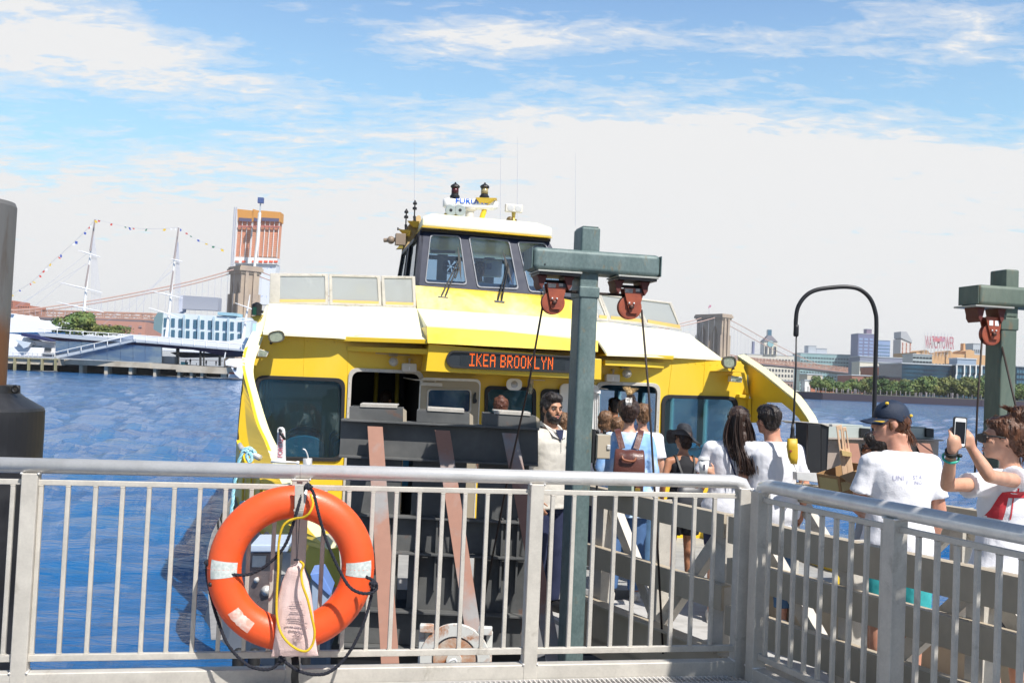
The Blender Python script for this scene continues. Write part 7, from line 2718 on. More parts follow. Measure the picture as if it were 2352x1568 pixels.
def wheelhouse():
 vW = BF.c(U(1100, 660, 13.5))[1]
 yel = mat('wheelhouse_yellow', (.74, .53, .06), .4, col2=(.76, .66, .30), nscale=1.6, ncut=(.42, .62), stretch=(1, 1, .5), rust=(.55, .28, .04), rcut=(.66, .8), rscale=4)
 # skirt
 q = [BF.at(r3(430, 1225), vW), BF.at(r3(1770, 1322), vW), BF.at(c4(800, 1010), vW), BF.at(c4(960, 1215), vW - .25), BF.at(r3(1740, 1552), vW - .25), BF.at(r3(450, 1462), vW - .25)]
 e = boat
 MB().prism([q[0], q[1], q[2], q[3], q[4], q[5]], BF.v * .3).build('wheelhouse_skirt', yel, e)
 # raked navy front with three windows
 lean = .32
 def wp(cc, x, y):
  """on the raked plane"""
  p0 = BF.P(0, vW, BF.at(r3(430, 1225), vW).z)
  H = 1.0
  n_ = (BF.v * 1.0 + V((0, 0, -lean))).normalized()
  # plane through bottom edge leaning back by `lean` metres per metre of height
  return UP(*cc(x, y), p0, n_)
 outer = [wp(r3, 482, 640), wp(r3, 1840, 755), wp(c4, 470, 395), wp(c4, 770, 960), wp(r3, 1770, 1318), wp(r3, 430, 1222)]
 outer = [wp(r3, 482, 640), wp(c4, 450, 330), wp(c4, 470, 395), wp(c4, 770, 960), wp(r3, 430, 1222)]
 h1 = round_poly([wp(r3, 585, 690), wp(r3, 900, 705), wp(r3, 972, 1222), wp(r3, 528, 1200)], .05, 5)
 h2 = round_poly([wp(r3, 985, 712), wp(r3, 1415, 752), wp(r3, 1515, 1268), wp(r3, 1078, 1248)], .05, 5)
 h3 = round_poly([wp(r3, 1495, 762), wp(c4, 418, 385), wp(c4, 640, 930), wp(r3, 1622, 1292)], .05, 5)
 wf = MB().plate(outer, [h1[::-1], h2[::-1], h3[::-1]], BF.v * .05).build('wheelhouse_front', M['navyframe'], e)
 for h in (h1, h2, h3):
  c_ = sum(h, V()) / len(h)
  inn = [c_ + (p - c_) * .945 for p in h]
  f = MB().plate([p - BF.v * .012 for p in h], [[p - BF.v * .012 for p in inn][::-1]], BF.v * .03).build('window_frame', mat('seal_grey', (.16, .17, .20), .5) if 'seal' not in M else M['seal'], wf, bevel=.003)
  MB().prism([p + BF.v * .02 for p in inn], BF.v * .005).build('window_pane', M['wglass2'], f)
  # warm wooden blind edges on the sides
 # left side wall with two windows
 tf, bf_ = wp(r3, 480, 650), wp(r3, 430, 1222)
 uT, uB = BF.c(tf)[0], BF.c(bf_)[0]
 def rear(x, y, dv):
  return BF.at(r3(x, y), vW + dv)
 tr, br = rear(288, 872, 2.6), rear(225, 1230, 2.6)
 def lerp4(s_, t_):
  a = tf.lerp(tr, s_)
  b_ = bf_.lerp(br, s_)
  return a.lerp(b_, t_)
 outer = [lerp4(0, 0), lerp4(1, 0), lerp4(1, 1), lerp4(0, 1)]
 ha = [lerp4(.08, .08), lerp4(.50, .08), lerp4(.50, .86), lerp4(.08, .86)]
 hb = [lerp4(.60, .10), lerp4(.95, .10), lerp4(.95, .86), lerp4(.60, .86)]
 sw = MB().plate(outer, [ha[::-1], hb[::-1]], BF.u * .05).build('wheelhouse_side', M['navyframe'], e)
 for h in (ha, hb):
  MB().prism([p + BF.u * .02 for p in h], BF.u * .005).build('window_pane', M['wglass2'], sw)
  c_ = sum(h, V()) / 4
  MB().plate([p - BF.u * .01 for p in h], [[c_ + (p - c_) * .93 - BF.u * .01 for p in h][::-1]], BF.u * .02).build('window_frame', M['rubber'], sw)
 # back wall and right wall (open window bands)
 zb, zt = bf_.z, tf.z
 uR_ = BF.c(wp(c4, 770, 960))[0]
 uRt = BF.c(wp(c4, 470, 395))[0]
 bw = vW + 2.6
 mb = MB()
 ub_ = BF.c(br)[0] + .06
 ut_ = BF.c(tr)[0] + .06
 BF.box(mb, ub_ + .04, uR_, bw, bw + .05, zb - .4, zb + .22)
 BF.box(mb, ut_, uRt, bw, bw + .05, zb + .72, zt - .1)
 for uu in (ut_, uB + .6, uB + 1.35, uRt - .16):
  BF.box(mb, uu, uu + .16, bw - .001, bw + .051, zb + .2, zb + .74)
 mb.build('wheelhouse_back', mat('wheelhouse_lining', (.12, .16, .26), .6), e)
 mb = MB()
 mb.prism([BF.P(uR_, vW + .05, zb - .1), BF.P(uR_, bw, zb - .1), BF.P(uR_, bw, zb + .25), BF.P(uR_, vW + .1, zb + .25)], BF.u * .04)
 mb.prism([BF.P(uRt - .02, vW + .4, zt - .12), BF.P(uRt - .02, bw, zt - .12), BF.P(uRt - .02, bw, zt + .02), BF.P(uRt - .02, vW + .4, zt + .02)], BF.u * .04)
 mb.build('wheelhouse_right_side', M['navyframe'], e)
 # console and details inside
 mb = MB()
 BF.box(mb, uB + .1, uR_ - .15, vW + .15, vW + .7, zb - .1, zb + .10)
 cs = mb.build('console', mat('console_grey', (.35, .40, .45), .6), e, bevel=.02)
 mb = MB()
 p = BF.at(r3(1225, 1045), vW + 1.1)
 u_, _, z_ = BF.c(p)
 BF.box(mb, u_ - .12, u_ + .16, vW + 1.1, vW + 1.2, z_ - .12, z_ + .12)
 mb.build('white_cabinet', M['white'], e, bevel=.02)
 mb = MB()
 BF.box(mb, u_ - .07, u_ + .0, vW + 1.08, vW + 1.098, z_ - .02, z_ + .07)
 mb.build('screen', mat('screen_blue', (.16, .26, .42), .3), e)
 p = BF.at(r3(800, 1028), vW + .8)
 f = MB().tube([p + (BF.u * math.cos(w) + V((0, 0, 1)) * math.sin(w)) * .105 for w in [2 * math.pi * q / 24 for q in range(24)]], .006, 6, closed=True)
 for k in range(6):
  a = k * math.pi / 3
  d_, d2_ = BF.u * math.cos(a) + V((0, 0, 1)) * math.sin(a), BF.u * math.cos(a + .7) + V((0, 0, 1)) * math.sin(a + .7)
  f.prism([p + d_ * .02, p + d_ * .095, p + d2_ * .095, p + d2_ * .02], BF.v * .004)
 f.build('cabin_fan', mat('fan_dark', (.05, .07, .12), .5), e)
 mb = MB()
 q = [BF.at(r3(*p), vW + 1.0) for p in [(590, 850), (850, 862), (850, 888), (590, 885)]]
 mb.prism(q, BF.v * .04)
 mb.build('overhead_shelf', M['wood'], e)
 # visor and roof
 vis0, vis1 = wp(r3, 492, 632), wp(r3, 1838, 748)
 mb = MB()
 mb.prism([wp(r3, 490, 628) - BF.v * .02, wp(r3, 1838, 742) - BF.v * .02, wp(r3, 1838, 772) - BF.v * .02, wp(r3, 490, 660) - BF.v * .02], BF.v * -.03)
 mb.build('visor', M['black'], e)
 f0, f1 = wp(r3, 488, 600) - BF.v * .12, wp(r3, 1842, 716) - BF.v * .12
 b0, b1 = f0 + BF.v * 3.0 + BF.u * .1, f1 + BF.v * 3.0 - BF.u * .1
 rings_a = [f0, f1, b1, b0]
 up = V((0, 0, 1))
 lo = [p - up * .02 for p in rings_a]
 mid = [p + up * .10 for p in rings_a]
 ce = sum(rings_a, V()) / 4
 top = [ce + (p - ce) * .82 + up * .20 for p in rings_a]
 mb = MB().add(lo + mid + top, [(3, 2, 1, 0)] + [(i, (i + 1) % 4, 4 + (i + 1) % 4, 4 + i) for i in range(4)] + [(4 + i, 4 + (i + 1) % 4, 8 + (i + 1) % 4, 8 + i) for i in range(4)] + [(8, 9, 10, 11)])
 roof = mb.build('wheelhouse_roof', mat('cream_yellow', (.82, .79, .58), .45, col2=(.82, .80, .66), nscale=1.2), e, bevel=.03, seg=3)
 mb = MB()
 mb.prism([f0 - up * .0215, f1 - up * .0215, f1 - up * .03, f0 - up * .03], BF.v * 2.6)
 mb.build('roof_drip_edge', M['yellow'], roof)
 # wipers
 def wiper(arms, blade):
  f = MB()
  for a, b_ in arms:
   f.tube([wp(r3, *a) - BF.v * .05, wp(r3, *b_) - BF.v * .05], [.013, .007], 6)
  o = f.build('wiper', M['black'], e)
  A_, B_ = wp(r3, *blade[0]) - BF.v * .035, wp(r3, *blade[1]) - BF.v * .035
  C_ = (A_ + B_) / 2
  mb = MB()
  mb.prism([A_, C_ + BF.u * .022, B_, C_ - BF.u * .022], BF.v * -.012)
  mb.build('blade', M['rubber'], o)
  mb = MB()
  a0 = arms[0][0]
  mb.prism([wp(r3, a0[0] - 35, a0[1] - 5) - BF.v * .0, wp(r3, a0[0] + 70, a0[1] + 5), wp(r3, a0[0] + 70, a0[1] + 25), wp(r3, a0[0] - 35, a0[1] + 20)], BF.v * -.07)
  mb.build('wiper_motor', M['blacksteel'], o, bevel=.004)
  return o
 w_ = wiper([((695, 1345), (882, 950)), ((735, 1350), (892, 975)), ((840, 1150), (888, 1040))], ((872, 812), (905, 1178)))
 MB().tube(bez([wp(r3, 760, 1300) - BF.v * .03, wp(r3, 775, 1370) - BF.v * .05, wp(r3, 740, 1440) - BF.v * .10, wp(r3, 733, 1480) - BF.v * .14], 5), .005, 5).build('wiper_hose', M['rubber'], w_)
 wiper([((1285, 1388), (1392, 995)), ((1325, 1390), (1400, 1010))], ((1336, 855), (1441, 1218)))
 wiper([((1830, 1420), (1640, 1020))], ((1578, 860), (1670, 1190)))

 # roof gear -------------------------------------------------
 vr = vW + .9
 def rp(x, y, dv=0.0):
  return BF.at(r3(x, y), vr + dv)
 s_ = MB()
 a, b_ = rp(722, 362), rp(1290, 388)
 rd = MB().loft([(a, V((0, 0, 1)), BF.v, .058, .05), (a + BF.u * .05, V((0, 0, 1)), BF.v, .072, .07), (b_ - BF.u * .06, V((0, 0, 1)), BF.v, .072, .07), (b_, V((0, 0, 1)), BF.v, .050, .05)], 16, 3).build('radar_scanner', M['white'], roof, smooth=True)
 t_ = rp(848, 362, -.075)
 text('FURUNO', t_, (b_ - a), (0, 0, 1), .098, mat('logo_blue', (.01, .12, .62), .4, grain=0), rd, 'lettering', depth=.004, sx=1.25)
 mb = MB()
 p = rp(1000, 400)
 mb.lathe(p + V((0, 0, -.02)), (0, 0, -1), [(.10, 0), (.09, .03), (.06, .05), (.05, .30)], 18)
 mb.build('radar_pedestal', M['offwhite'], rd, smooth=False)
 for x in (803, 899):
  c_ = rp(x, 438, -.35)
  hn = MB().lathe(c_, BF.v, [(.078, 0), (.080, .006), (.066, .03), (.048, .07), (.032, .13), (.018, .22), (.018, .34)], 26)
  hn.v = hn.v
  o = hn.build('horn', mat('horn_grey', (.42, .46, .46), .35, .4) if 'hg' not in M else M['hg'], roof, smooth=True)
  MB().lathe(c_ - BF.v * .002, BF.v, [(.068, 0), (.03, .002)], 22).build('horn_mouth', mat('horn_inside', (.30, .34, .33), .4) if 'hi' not in M else M['hi'], o)
  MB().lathe(c_ - BF.v * .004, BF.v, [(.022, 0), (.018, .002)], 16).build('throat', M['black'], o)
 p = rp(815, 500, -.2)
 MB().box(p, (.22, .12, .06), frame=BF.m).tube([p, rp(803, 445, -.2)], .02, 8).tube([p, rp(899, 448, -.2)], .02, 8).build('horn_bracket', M['brass'], roof)
 # all round lamps
 def lamp(x, y, gl, parent, dv=0):
  p = rp(x, y, dv)
  o = MB().lathe(p, (0, 0, 1), [(.068, -.0), (.070, .03), (.052, .05), (.052, .06)], 18).lathe(p + V((0, 0, .14)), (0, 0, 1), [(.052, 0), (.068, .02), (.060, .04), (.03, .06), (.012, .07), (.012, .085)], 18).build('mast_lamp', M['blacksteel'], parent, smooth=False)
  MB().lathe(p + V((0, 0, .06)), (0, 0, 1), [(.05, 0), (.052, .04), (.05, .08)], 18).build('lens', gl, o, smooth=True)
 lamp(843, 312, mat('red_lens', (.06, .01, .012), .2), roof)
 lamp(1152, 315, mat('clear_lens', (.34, .28, .14), .15), roof)
 a, b_, c_ = rp(1065, 322), rp(1285, 328), rp(1150, 395)
 mb = MB()
 mb.hexa([c_ + V((-.04, -.06, 0)), c_ + V((.05, -.06, 0)), c_ + V((.05, .08, 0)), c_ + V((-.04, .08, 0)), a + V((0, -.14, 0)), b_ + V((0, -.14, -.0)), b_ + V((0, .16, 0)), a + V((0, .16, 0))])
 mb.tube(bez([c_ + V((0, 0, .02)), rp(1150, 450), rp(1135, 490), rp(1120, 560)], 4), .038, 10)
 mb.build('lamp_stand', M['yellow'], roof)
 f0_ = MB()
 p = rp(1462, 420, -.1)
 fl = MB().box(p, (.25, .08, .11), frame=BF.m).build('twin_floodlight', M['offwhite'], roof, bevel=.01)
 for s__ in (-1, 1):
  MB().lathe(p + BF.u * .055 * s__ - BF.v * .038, -BF.v, [(.048, 0), (.048, .005), (.03, .007)], 16).build('reflector', M['alu'], fl)
 MB().tube([p - V((0, 0, .05)), p - V((0, 0, .14)), rp(1455, 580, -.1)], [.03, .022, .05], 8).build('stalk', M['brass'], fl)
 q = rp(1420, 540, -.1)
 MB().ball(q, .05, 10, 8).tube([q, rp(1490, 545, -.1)], .02, 6).build('swivel', mat('swivel_bronze', (.12, .08, .03), .5), fl, smooth=True)
 # whips
 for (x, y0_, y1_) in ((1497, -330, 560), (1320, -150, 560), (2105, -165, 600), (420, -310, 520)):
  MB().tube([rp(x, y1_, .6), rp(x + 2, y0_, .6)], [.0035, .0015], 4).build('whip_antenna', M['faint'], roof)
 # curved fairing on the left with lamps and horn cluster
 fz = [BF.at(r3(*p), vW + .9) for p in [(495, 640), (497, 560), (488, 505), (470, 488), (445, 500), (400, 545), (330, 630), (300, 720), (290, 870)]]
 MB().prism(fz, BF.v * .05).build('roof_fairing', mat('fairing_ochre', (.50, .36, .18), .5), e, bevel=.004)
 for x, y in ((425, 560), (335, 650)):
  p = BF.at(r3(x, y), vW + .8)
  mb = MB().hexa([p + V((-.02, -.02, -.08)), p + V((.05, -.02, -.08)), p + V((.05, .06, -.08)), p + V((-.02, .06, -.08)), p + V((-.10, -.08, 0)), p + V((.07, -.08, 0)), p + V((.07, .1, 0)), p + V((-.10, .1, 0))])
  b2 = mb.build('lamp_shelf', M['brass'], e)
  MB().tube([p, p + V((-.01, 0, .08))], .02, 8).tube([p + V((-.01, 0, .08)), p + V((-.01, 0, .30))], .010, 6).lathe(p + V((-.01, 0, .17)), (0, 0, 1), [(.03, 0), (.03, .03), (.014, .04)], 10).lathe(p + V((-.01, 0, .24)), (0, 0, 1), [(.026, 0), (.03, .02), (.01, .05)], 10).build('signal_light', M['blacksteel'], b2)
 p = BF.at(r3(250, 745), vW + .8)
 cl = MB().box(p + V((.03, 0, 0)), (.14, .12, .16), frame=BF.m).tube([p, p + V((-.20, 0, -.02))], [.03, .03], 8).ball(BF.at(r3(175, 750), vW + .8), .055, 12, 8).build('search_lamp', mat('lamp_taupe', (.25, .19, .14), .5), e, bevel=.006)
 MB().tube([BF.at(r3(245, 632), vW + .8), BF.at(r3(310, 655), vW + .8)], .012, 6).tube([BF.at(r3(248, 620), vW + .8), BF.at(r3(248, 648), vW + .8)], .012, 6).build('stub_antenna', M['blacksteel'], cl)
 mb = MB()
 mb.prism([BF.at(r3(*p_), vW + .75) for p_ in [(235, 838), (300, 770), (300, 835)]], BF.v * .15)
 mb.build('lamp_bracket', M['brass'], e)


M['seal'] = mat('seal_grey', (.16, .17, .20), .5)
M['hg'] = mat('horn_grey', (.42, .46, .46), .35, .4)
M['hi'] = mat('horn_inside', (.30, .34, .33), .4)
wheelhouse()


def screens():
 # left wind screen: three frosted panes in pale metal frames
 def yk(x):
  return 12.62 + (x - 618) * .00155
 def sp(x, y):
  return U(x, y, yk(x))
 tops = [cW(515, 125), cW(1188, 135), cW(1785, 155), cW(2182, 163)]
 bots = [cW(505, 478), cW(1192, 487), cW(1800, 508), cW(2196, 522)]
 e = boat
 for i in range(3):
  a, b_, c_, d_ = sp(*tops[i]), sp(*tops[i + 1]), sp(*bots[i + 1]), sp(*bots[i])
  f = None
  cc = (a + b_ + c_ + d_) / 4
  o_ = [a, b_, c_, d_]
  def ins(p, du, dz):
   q = p.copy()
   q += BF.u * (du if (p - cc).dot(BF.u) < 0 else -du)
   q.z += dz if p.z < cc.z else -dz
   return q
  inn = [ins(p, .045 if not (i == 0 and k in (0, 3)) else .13, .03) for k, p in enumerate(o_)]
  gap = [ins(p, .006, 0) for p in o_]
  f = MB().plate(gap, [inn[::-1]], BF.v * .035).build('screen_frame', M['alu_pale'], e, bevel=.004)
  MB().prism([p + BF.v * .012 for p in inn], BF.v * .006).build('frosted_pane', M['frost'], f)
  lo = [inn[3], inn[2]]
  MB().prism([lo[0] + V((0, 0, .0)), lo[1], lo[1] + V((0, 0, .035)), lo[0] + V((0, 0, .035))], BF.v * .010).build('lower_trim', M['brass'] if False else mat('ochre_trim', (.62, .42, .14), .6) if 'ot' not in M else M['ot'], f)
  mb = MB()
  for k in range(5):
   for p, q in ((o_[0], o_[1]), (o_[3], o_[2])):
    s_ = p.lerp(q, (k + .5) / 5)
    s_.z += (-.014 if p is o_[0] else .014)
    mb.lathe(s_, -BF.v, [(.006, -.001), (.005, .003)], 6)
  mb.build('rivets', M['alu_dull'], f)
 # right wind screen raked panes
 T = [c4(985, 915), c4(1350, 962), c4(1745, 1010)]
 Bt = [c4(1085, 1205), c4(1470, 1243), c4(1852, 1303)]
 T = [c4(880, 900)] + T
 Bt = [c4(960, 1195)] + Bt
 for i in range(3):
  Y0, Y1 = 13.5 + .08 * i, 13.58 + .08 * i
  a, b_, c_, d_ = U(*T[i], Y0), U(*T[i + 1], Y1), U(*Bt[i + 1], Y1), U(*Bt[i], Y0)
  cc = (a + b_ + c_ + d_) / 4
  o_ = [a, b_, c_, d_]
  inn = [p + (cc - p) * .0 + BF.u * (.03 if (p - (a + d_) / 2).length < (p - (b_ + c_) / 2).length else -.03) + V((0, 0, .025 if p.z < cc.z else -.02)) for p in o_]
  f = MB().plate(o_, [inn[::-1]], BF.v * .03).build('screen_frame', M['alu_pale'], e, bevel=.003)
  MB().prism([p + BF.v * .012 for p in inn], BF.v * .006).build('frosted_pane', M['frost'], f)
  MB().prism([inn[3], inn[2], inn[2] + V((0, 0, .045)), inn[3] + V((0, 0, .045))], BF.v * .010).build('lower_trim', M['ot'], f)
 # machinery box behind the left screen
 mb = MB()
 q = round_poly([U(*cW(*p), 13.6) for p in [(1440, 460), (1460, 215), (1760, 205), (1950, 260), (1950, 470)]], .12, 5)
 mb.prism(q, BF.v * .6)
 k_ = mb.build('vent_box', mat('vent_grey', (.25, .24, .22), .6), e, bevel=.02)
 MB().prism([U(*cW(*p), 13.58) for p in [(1508, 270), (1612, 275), (1612, 372), (1508, 368)]], BF.v * .01).build('yellow_sticker', mat('sticker_yellow', (.75, .52, .02), .5), k_)
 # starboard (green) side light on its bracket
 Y = 11.7
 f = MB().lathe(U(*cW(365, 608), Y), (0, 0, 1), [(.055, 0), (.058, .10), (.058, .125), (.04, .135), (.012, .15)], 18).build('side_light', M['black'], e)
 p = U(*cW(325, 565), Y - .05)
 MB().box(U(*cW(345, 560), Y - .052), (.04, .02, .09)).build('green_lens', mat('green_lens', (.01, .06, .04), .15), f)
 MB().prism([U(*cW(*p_), Y) for p_ in [(300, 622), (430, 600), (385, 685), (340, 670)]], (0, .08, 0)).build('bracket', M['brass'], f)
 MB().ball(U(*cW(430, 568), Y), .018, 8, 6).build('small_lamp', M['blacksteel'], f)
 # white light on the cabin top centre
 MB().box(BF.at(r3(-50, 0), 0) if False else U(994, 742, 12.4), (.10, .06, .05)).build('yellow_box', M['yellow'], e, bevel=.008)
 # anchor shank held upright
 an = thing('anchor', 'white anchor shank with red printed name standing at the ferry bow beside the window', 'anchor', U(647, 1120, 9.5))
 Ya = 9.5
 q = [U(*r2(*p), Ya) for p in [(545, 1112), (550, 790), (556, 762), (575, 747), (604, 748), (622, 765), (630, 800), (636, 1110)]]
 hole = [U(*r2(590 + 12 * math.cos(w), 790 + 14 * math.sin(w)), Ya) for w in [2 * math.pi * k / 10 for k in range(10)]]
 s_ = MB().plate(q, [hole], (0, .03, 0)).build('shank', M['white'], an, bevel=.003)
 text('FORTRESS', U(*r2(606, 1066), Ya - .004), (0, 0, 1), (-1, 0, 0), .064, mat('pink_print', (.62, .12, .16), .7, grain=0), s_, 'lettering', depth=.001, sx=.78)
 MB().tube([U(*r2(575, 770), Ya - .02), U(*r2(590, 812), Ya - .04), U(*r2(632, 878), Ya - .05)], [.012, .014, .011], 8).build('shackle', M['blacksteel'], an, smooth=True)
 MB().lathe(U(*r2(600, 1112), Ya - .02), (1, 0, 0), [(.012, -.1), (.014, 0), (.010, .13), (.016, .14), (.014, .16)], 10).build('stock', M['white'], an, smooth=True)
 # samson post and cleat with pale blue rope
 MB().tube([U(*cE(405, 160), 9.9), U(*cE(430, 215), 9.85), U(*cE(520, 265), 9.8), U(*cE(645, 325), 9.7)], [.02, .026, .026, .03], 10).build('cleat_bar', M['alu'], boat, smooth=True)
 MB().tube([U(*cE(1220, 520), 9.0), U(*cE(1218, 330), 9.0)], .04, 10).tube(bez([U(*cE(1235, 385), 8.98), U(*cE(1215, 290), 8.98), U(*cE(1190, 235), 8.98), U(*cE(1160, 220), 8.98)], 5), .008, 6).build('samson_post', M['alu'], boat, smooth=True)
 def crope(name, pts, Y_, lab, r_=.016):
  P_ = bez([U(*cE(*p), Y_) for p in pts], 6)
  mb = MB()
  for s_ in range(3):
   Q = []
   L_ = 0
   for i, p in enumerate(P_):
    t = (P_[min(i + 1, len(P_) - 1)] - P_[max(i - 1, 0)]).normalized()
    a = t.cross(V((0, 1, 0)))
    a = a.normalized() if a.length > 1e-4 else V((1, 0, 0))
    b_ = t.cross(a)
    w = L_ / .03 + s_ * 2.09
    Q.append(p + (a * math.cos(w) + b_ * math.sin(w)) * r_ * .55)
    if i < len(P_) - 1:
     L_ += (P_[i + 1] - p).length
   mb.tube(Q, r_ * .62, 6)
  return mb.build(name, M['cyanrope'], None, smooth=True, label=lab, cat='rope', group='pale blue mooring ropes', origin=P_[0])
 crope('mooring_rope', [(600, 300), (585, 260), (540, 215), (490, 212), (445, 245), (425, 300), (400, 360), (365, 520), (345, 620), (325, 760), (322, 850), (305, 950), (310, 1035), (315, 1100)], 9.75, 'pale blue mooring rope hanging from the bow cleat down the left side of the ferry')
 crope('mooring_rope', [(470, 235), (500, 250), (490, 300), (500, 340), (520, 370), (545, 350), (545, 300), (520, 260)], 9.72, 'small bight of pale blue rope tied round the bow cleat')
 crope('mooring_rope', [(410, 870), (440, 850), (480, 860), (470, 880), (430, 885), (412, 872)], 10.0, 'small coil of pale blue rope on the ferry bow rail', .011)
 pass


M['ot'] = mat('ochre_trim', (.62, .42, .14), .6)
screens()
# ================================================================== people
def skin(name, c):
 m_ = mat(name, c, .5, col2=(c[0] * .88, c[1] * .8, c[2] * .78), nscale=14, grain=.03)
 b = [n for n in m_.node_tree.nodes if n.type == 'BSDF_PRINCIPLED'][0]
 b.inputs['Subsurface Weight'].default_value = .08
 b.inputs['Subsurface Radius'].default_value = (.02, .008, .004)
 return m_


def hairmat(name, c, c2):
 return mat(name, c, .42, col2=c2, nscale=22, ncut=(.4, .6), stretch=(1, 1, .15), bump=.8, bscale=90, grain=.25)


SK = {'fair': skin('skin_fair', (.60, .33, .22)), 'tan': skin('skin_tan', (.45, .21, .115)), 'olive': skin('skin_olive', (.46, .235, .14)), 'pink': skin('skin_pink', (.56, .28, .19))}
HM = {'black': hairmat('hair_black', (.012, .009, .008), (.03, .02, .016)), 'dark': hairmat('hair_dark_brown', (.022, .011, .008), (.055, .026, .016)),
  'brown': hairmat('hair_brown', (.13, .065, .03), (.22, .12, .06)), 'red': hairmat('hair_reddish', (.07, .022, .014), (.14, .05, .025)),
  'blond': hairmat('hair_blond', (.45, .28, .12), (.60, .42, .2)), 'auburn': hairmat('hair_auburn', (.035, .014, .008), (.13, .048, .018))}


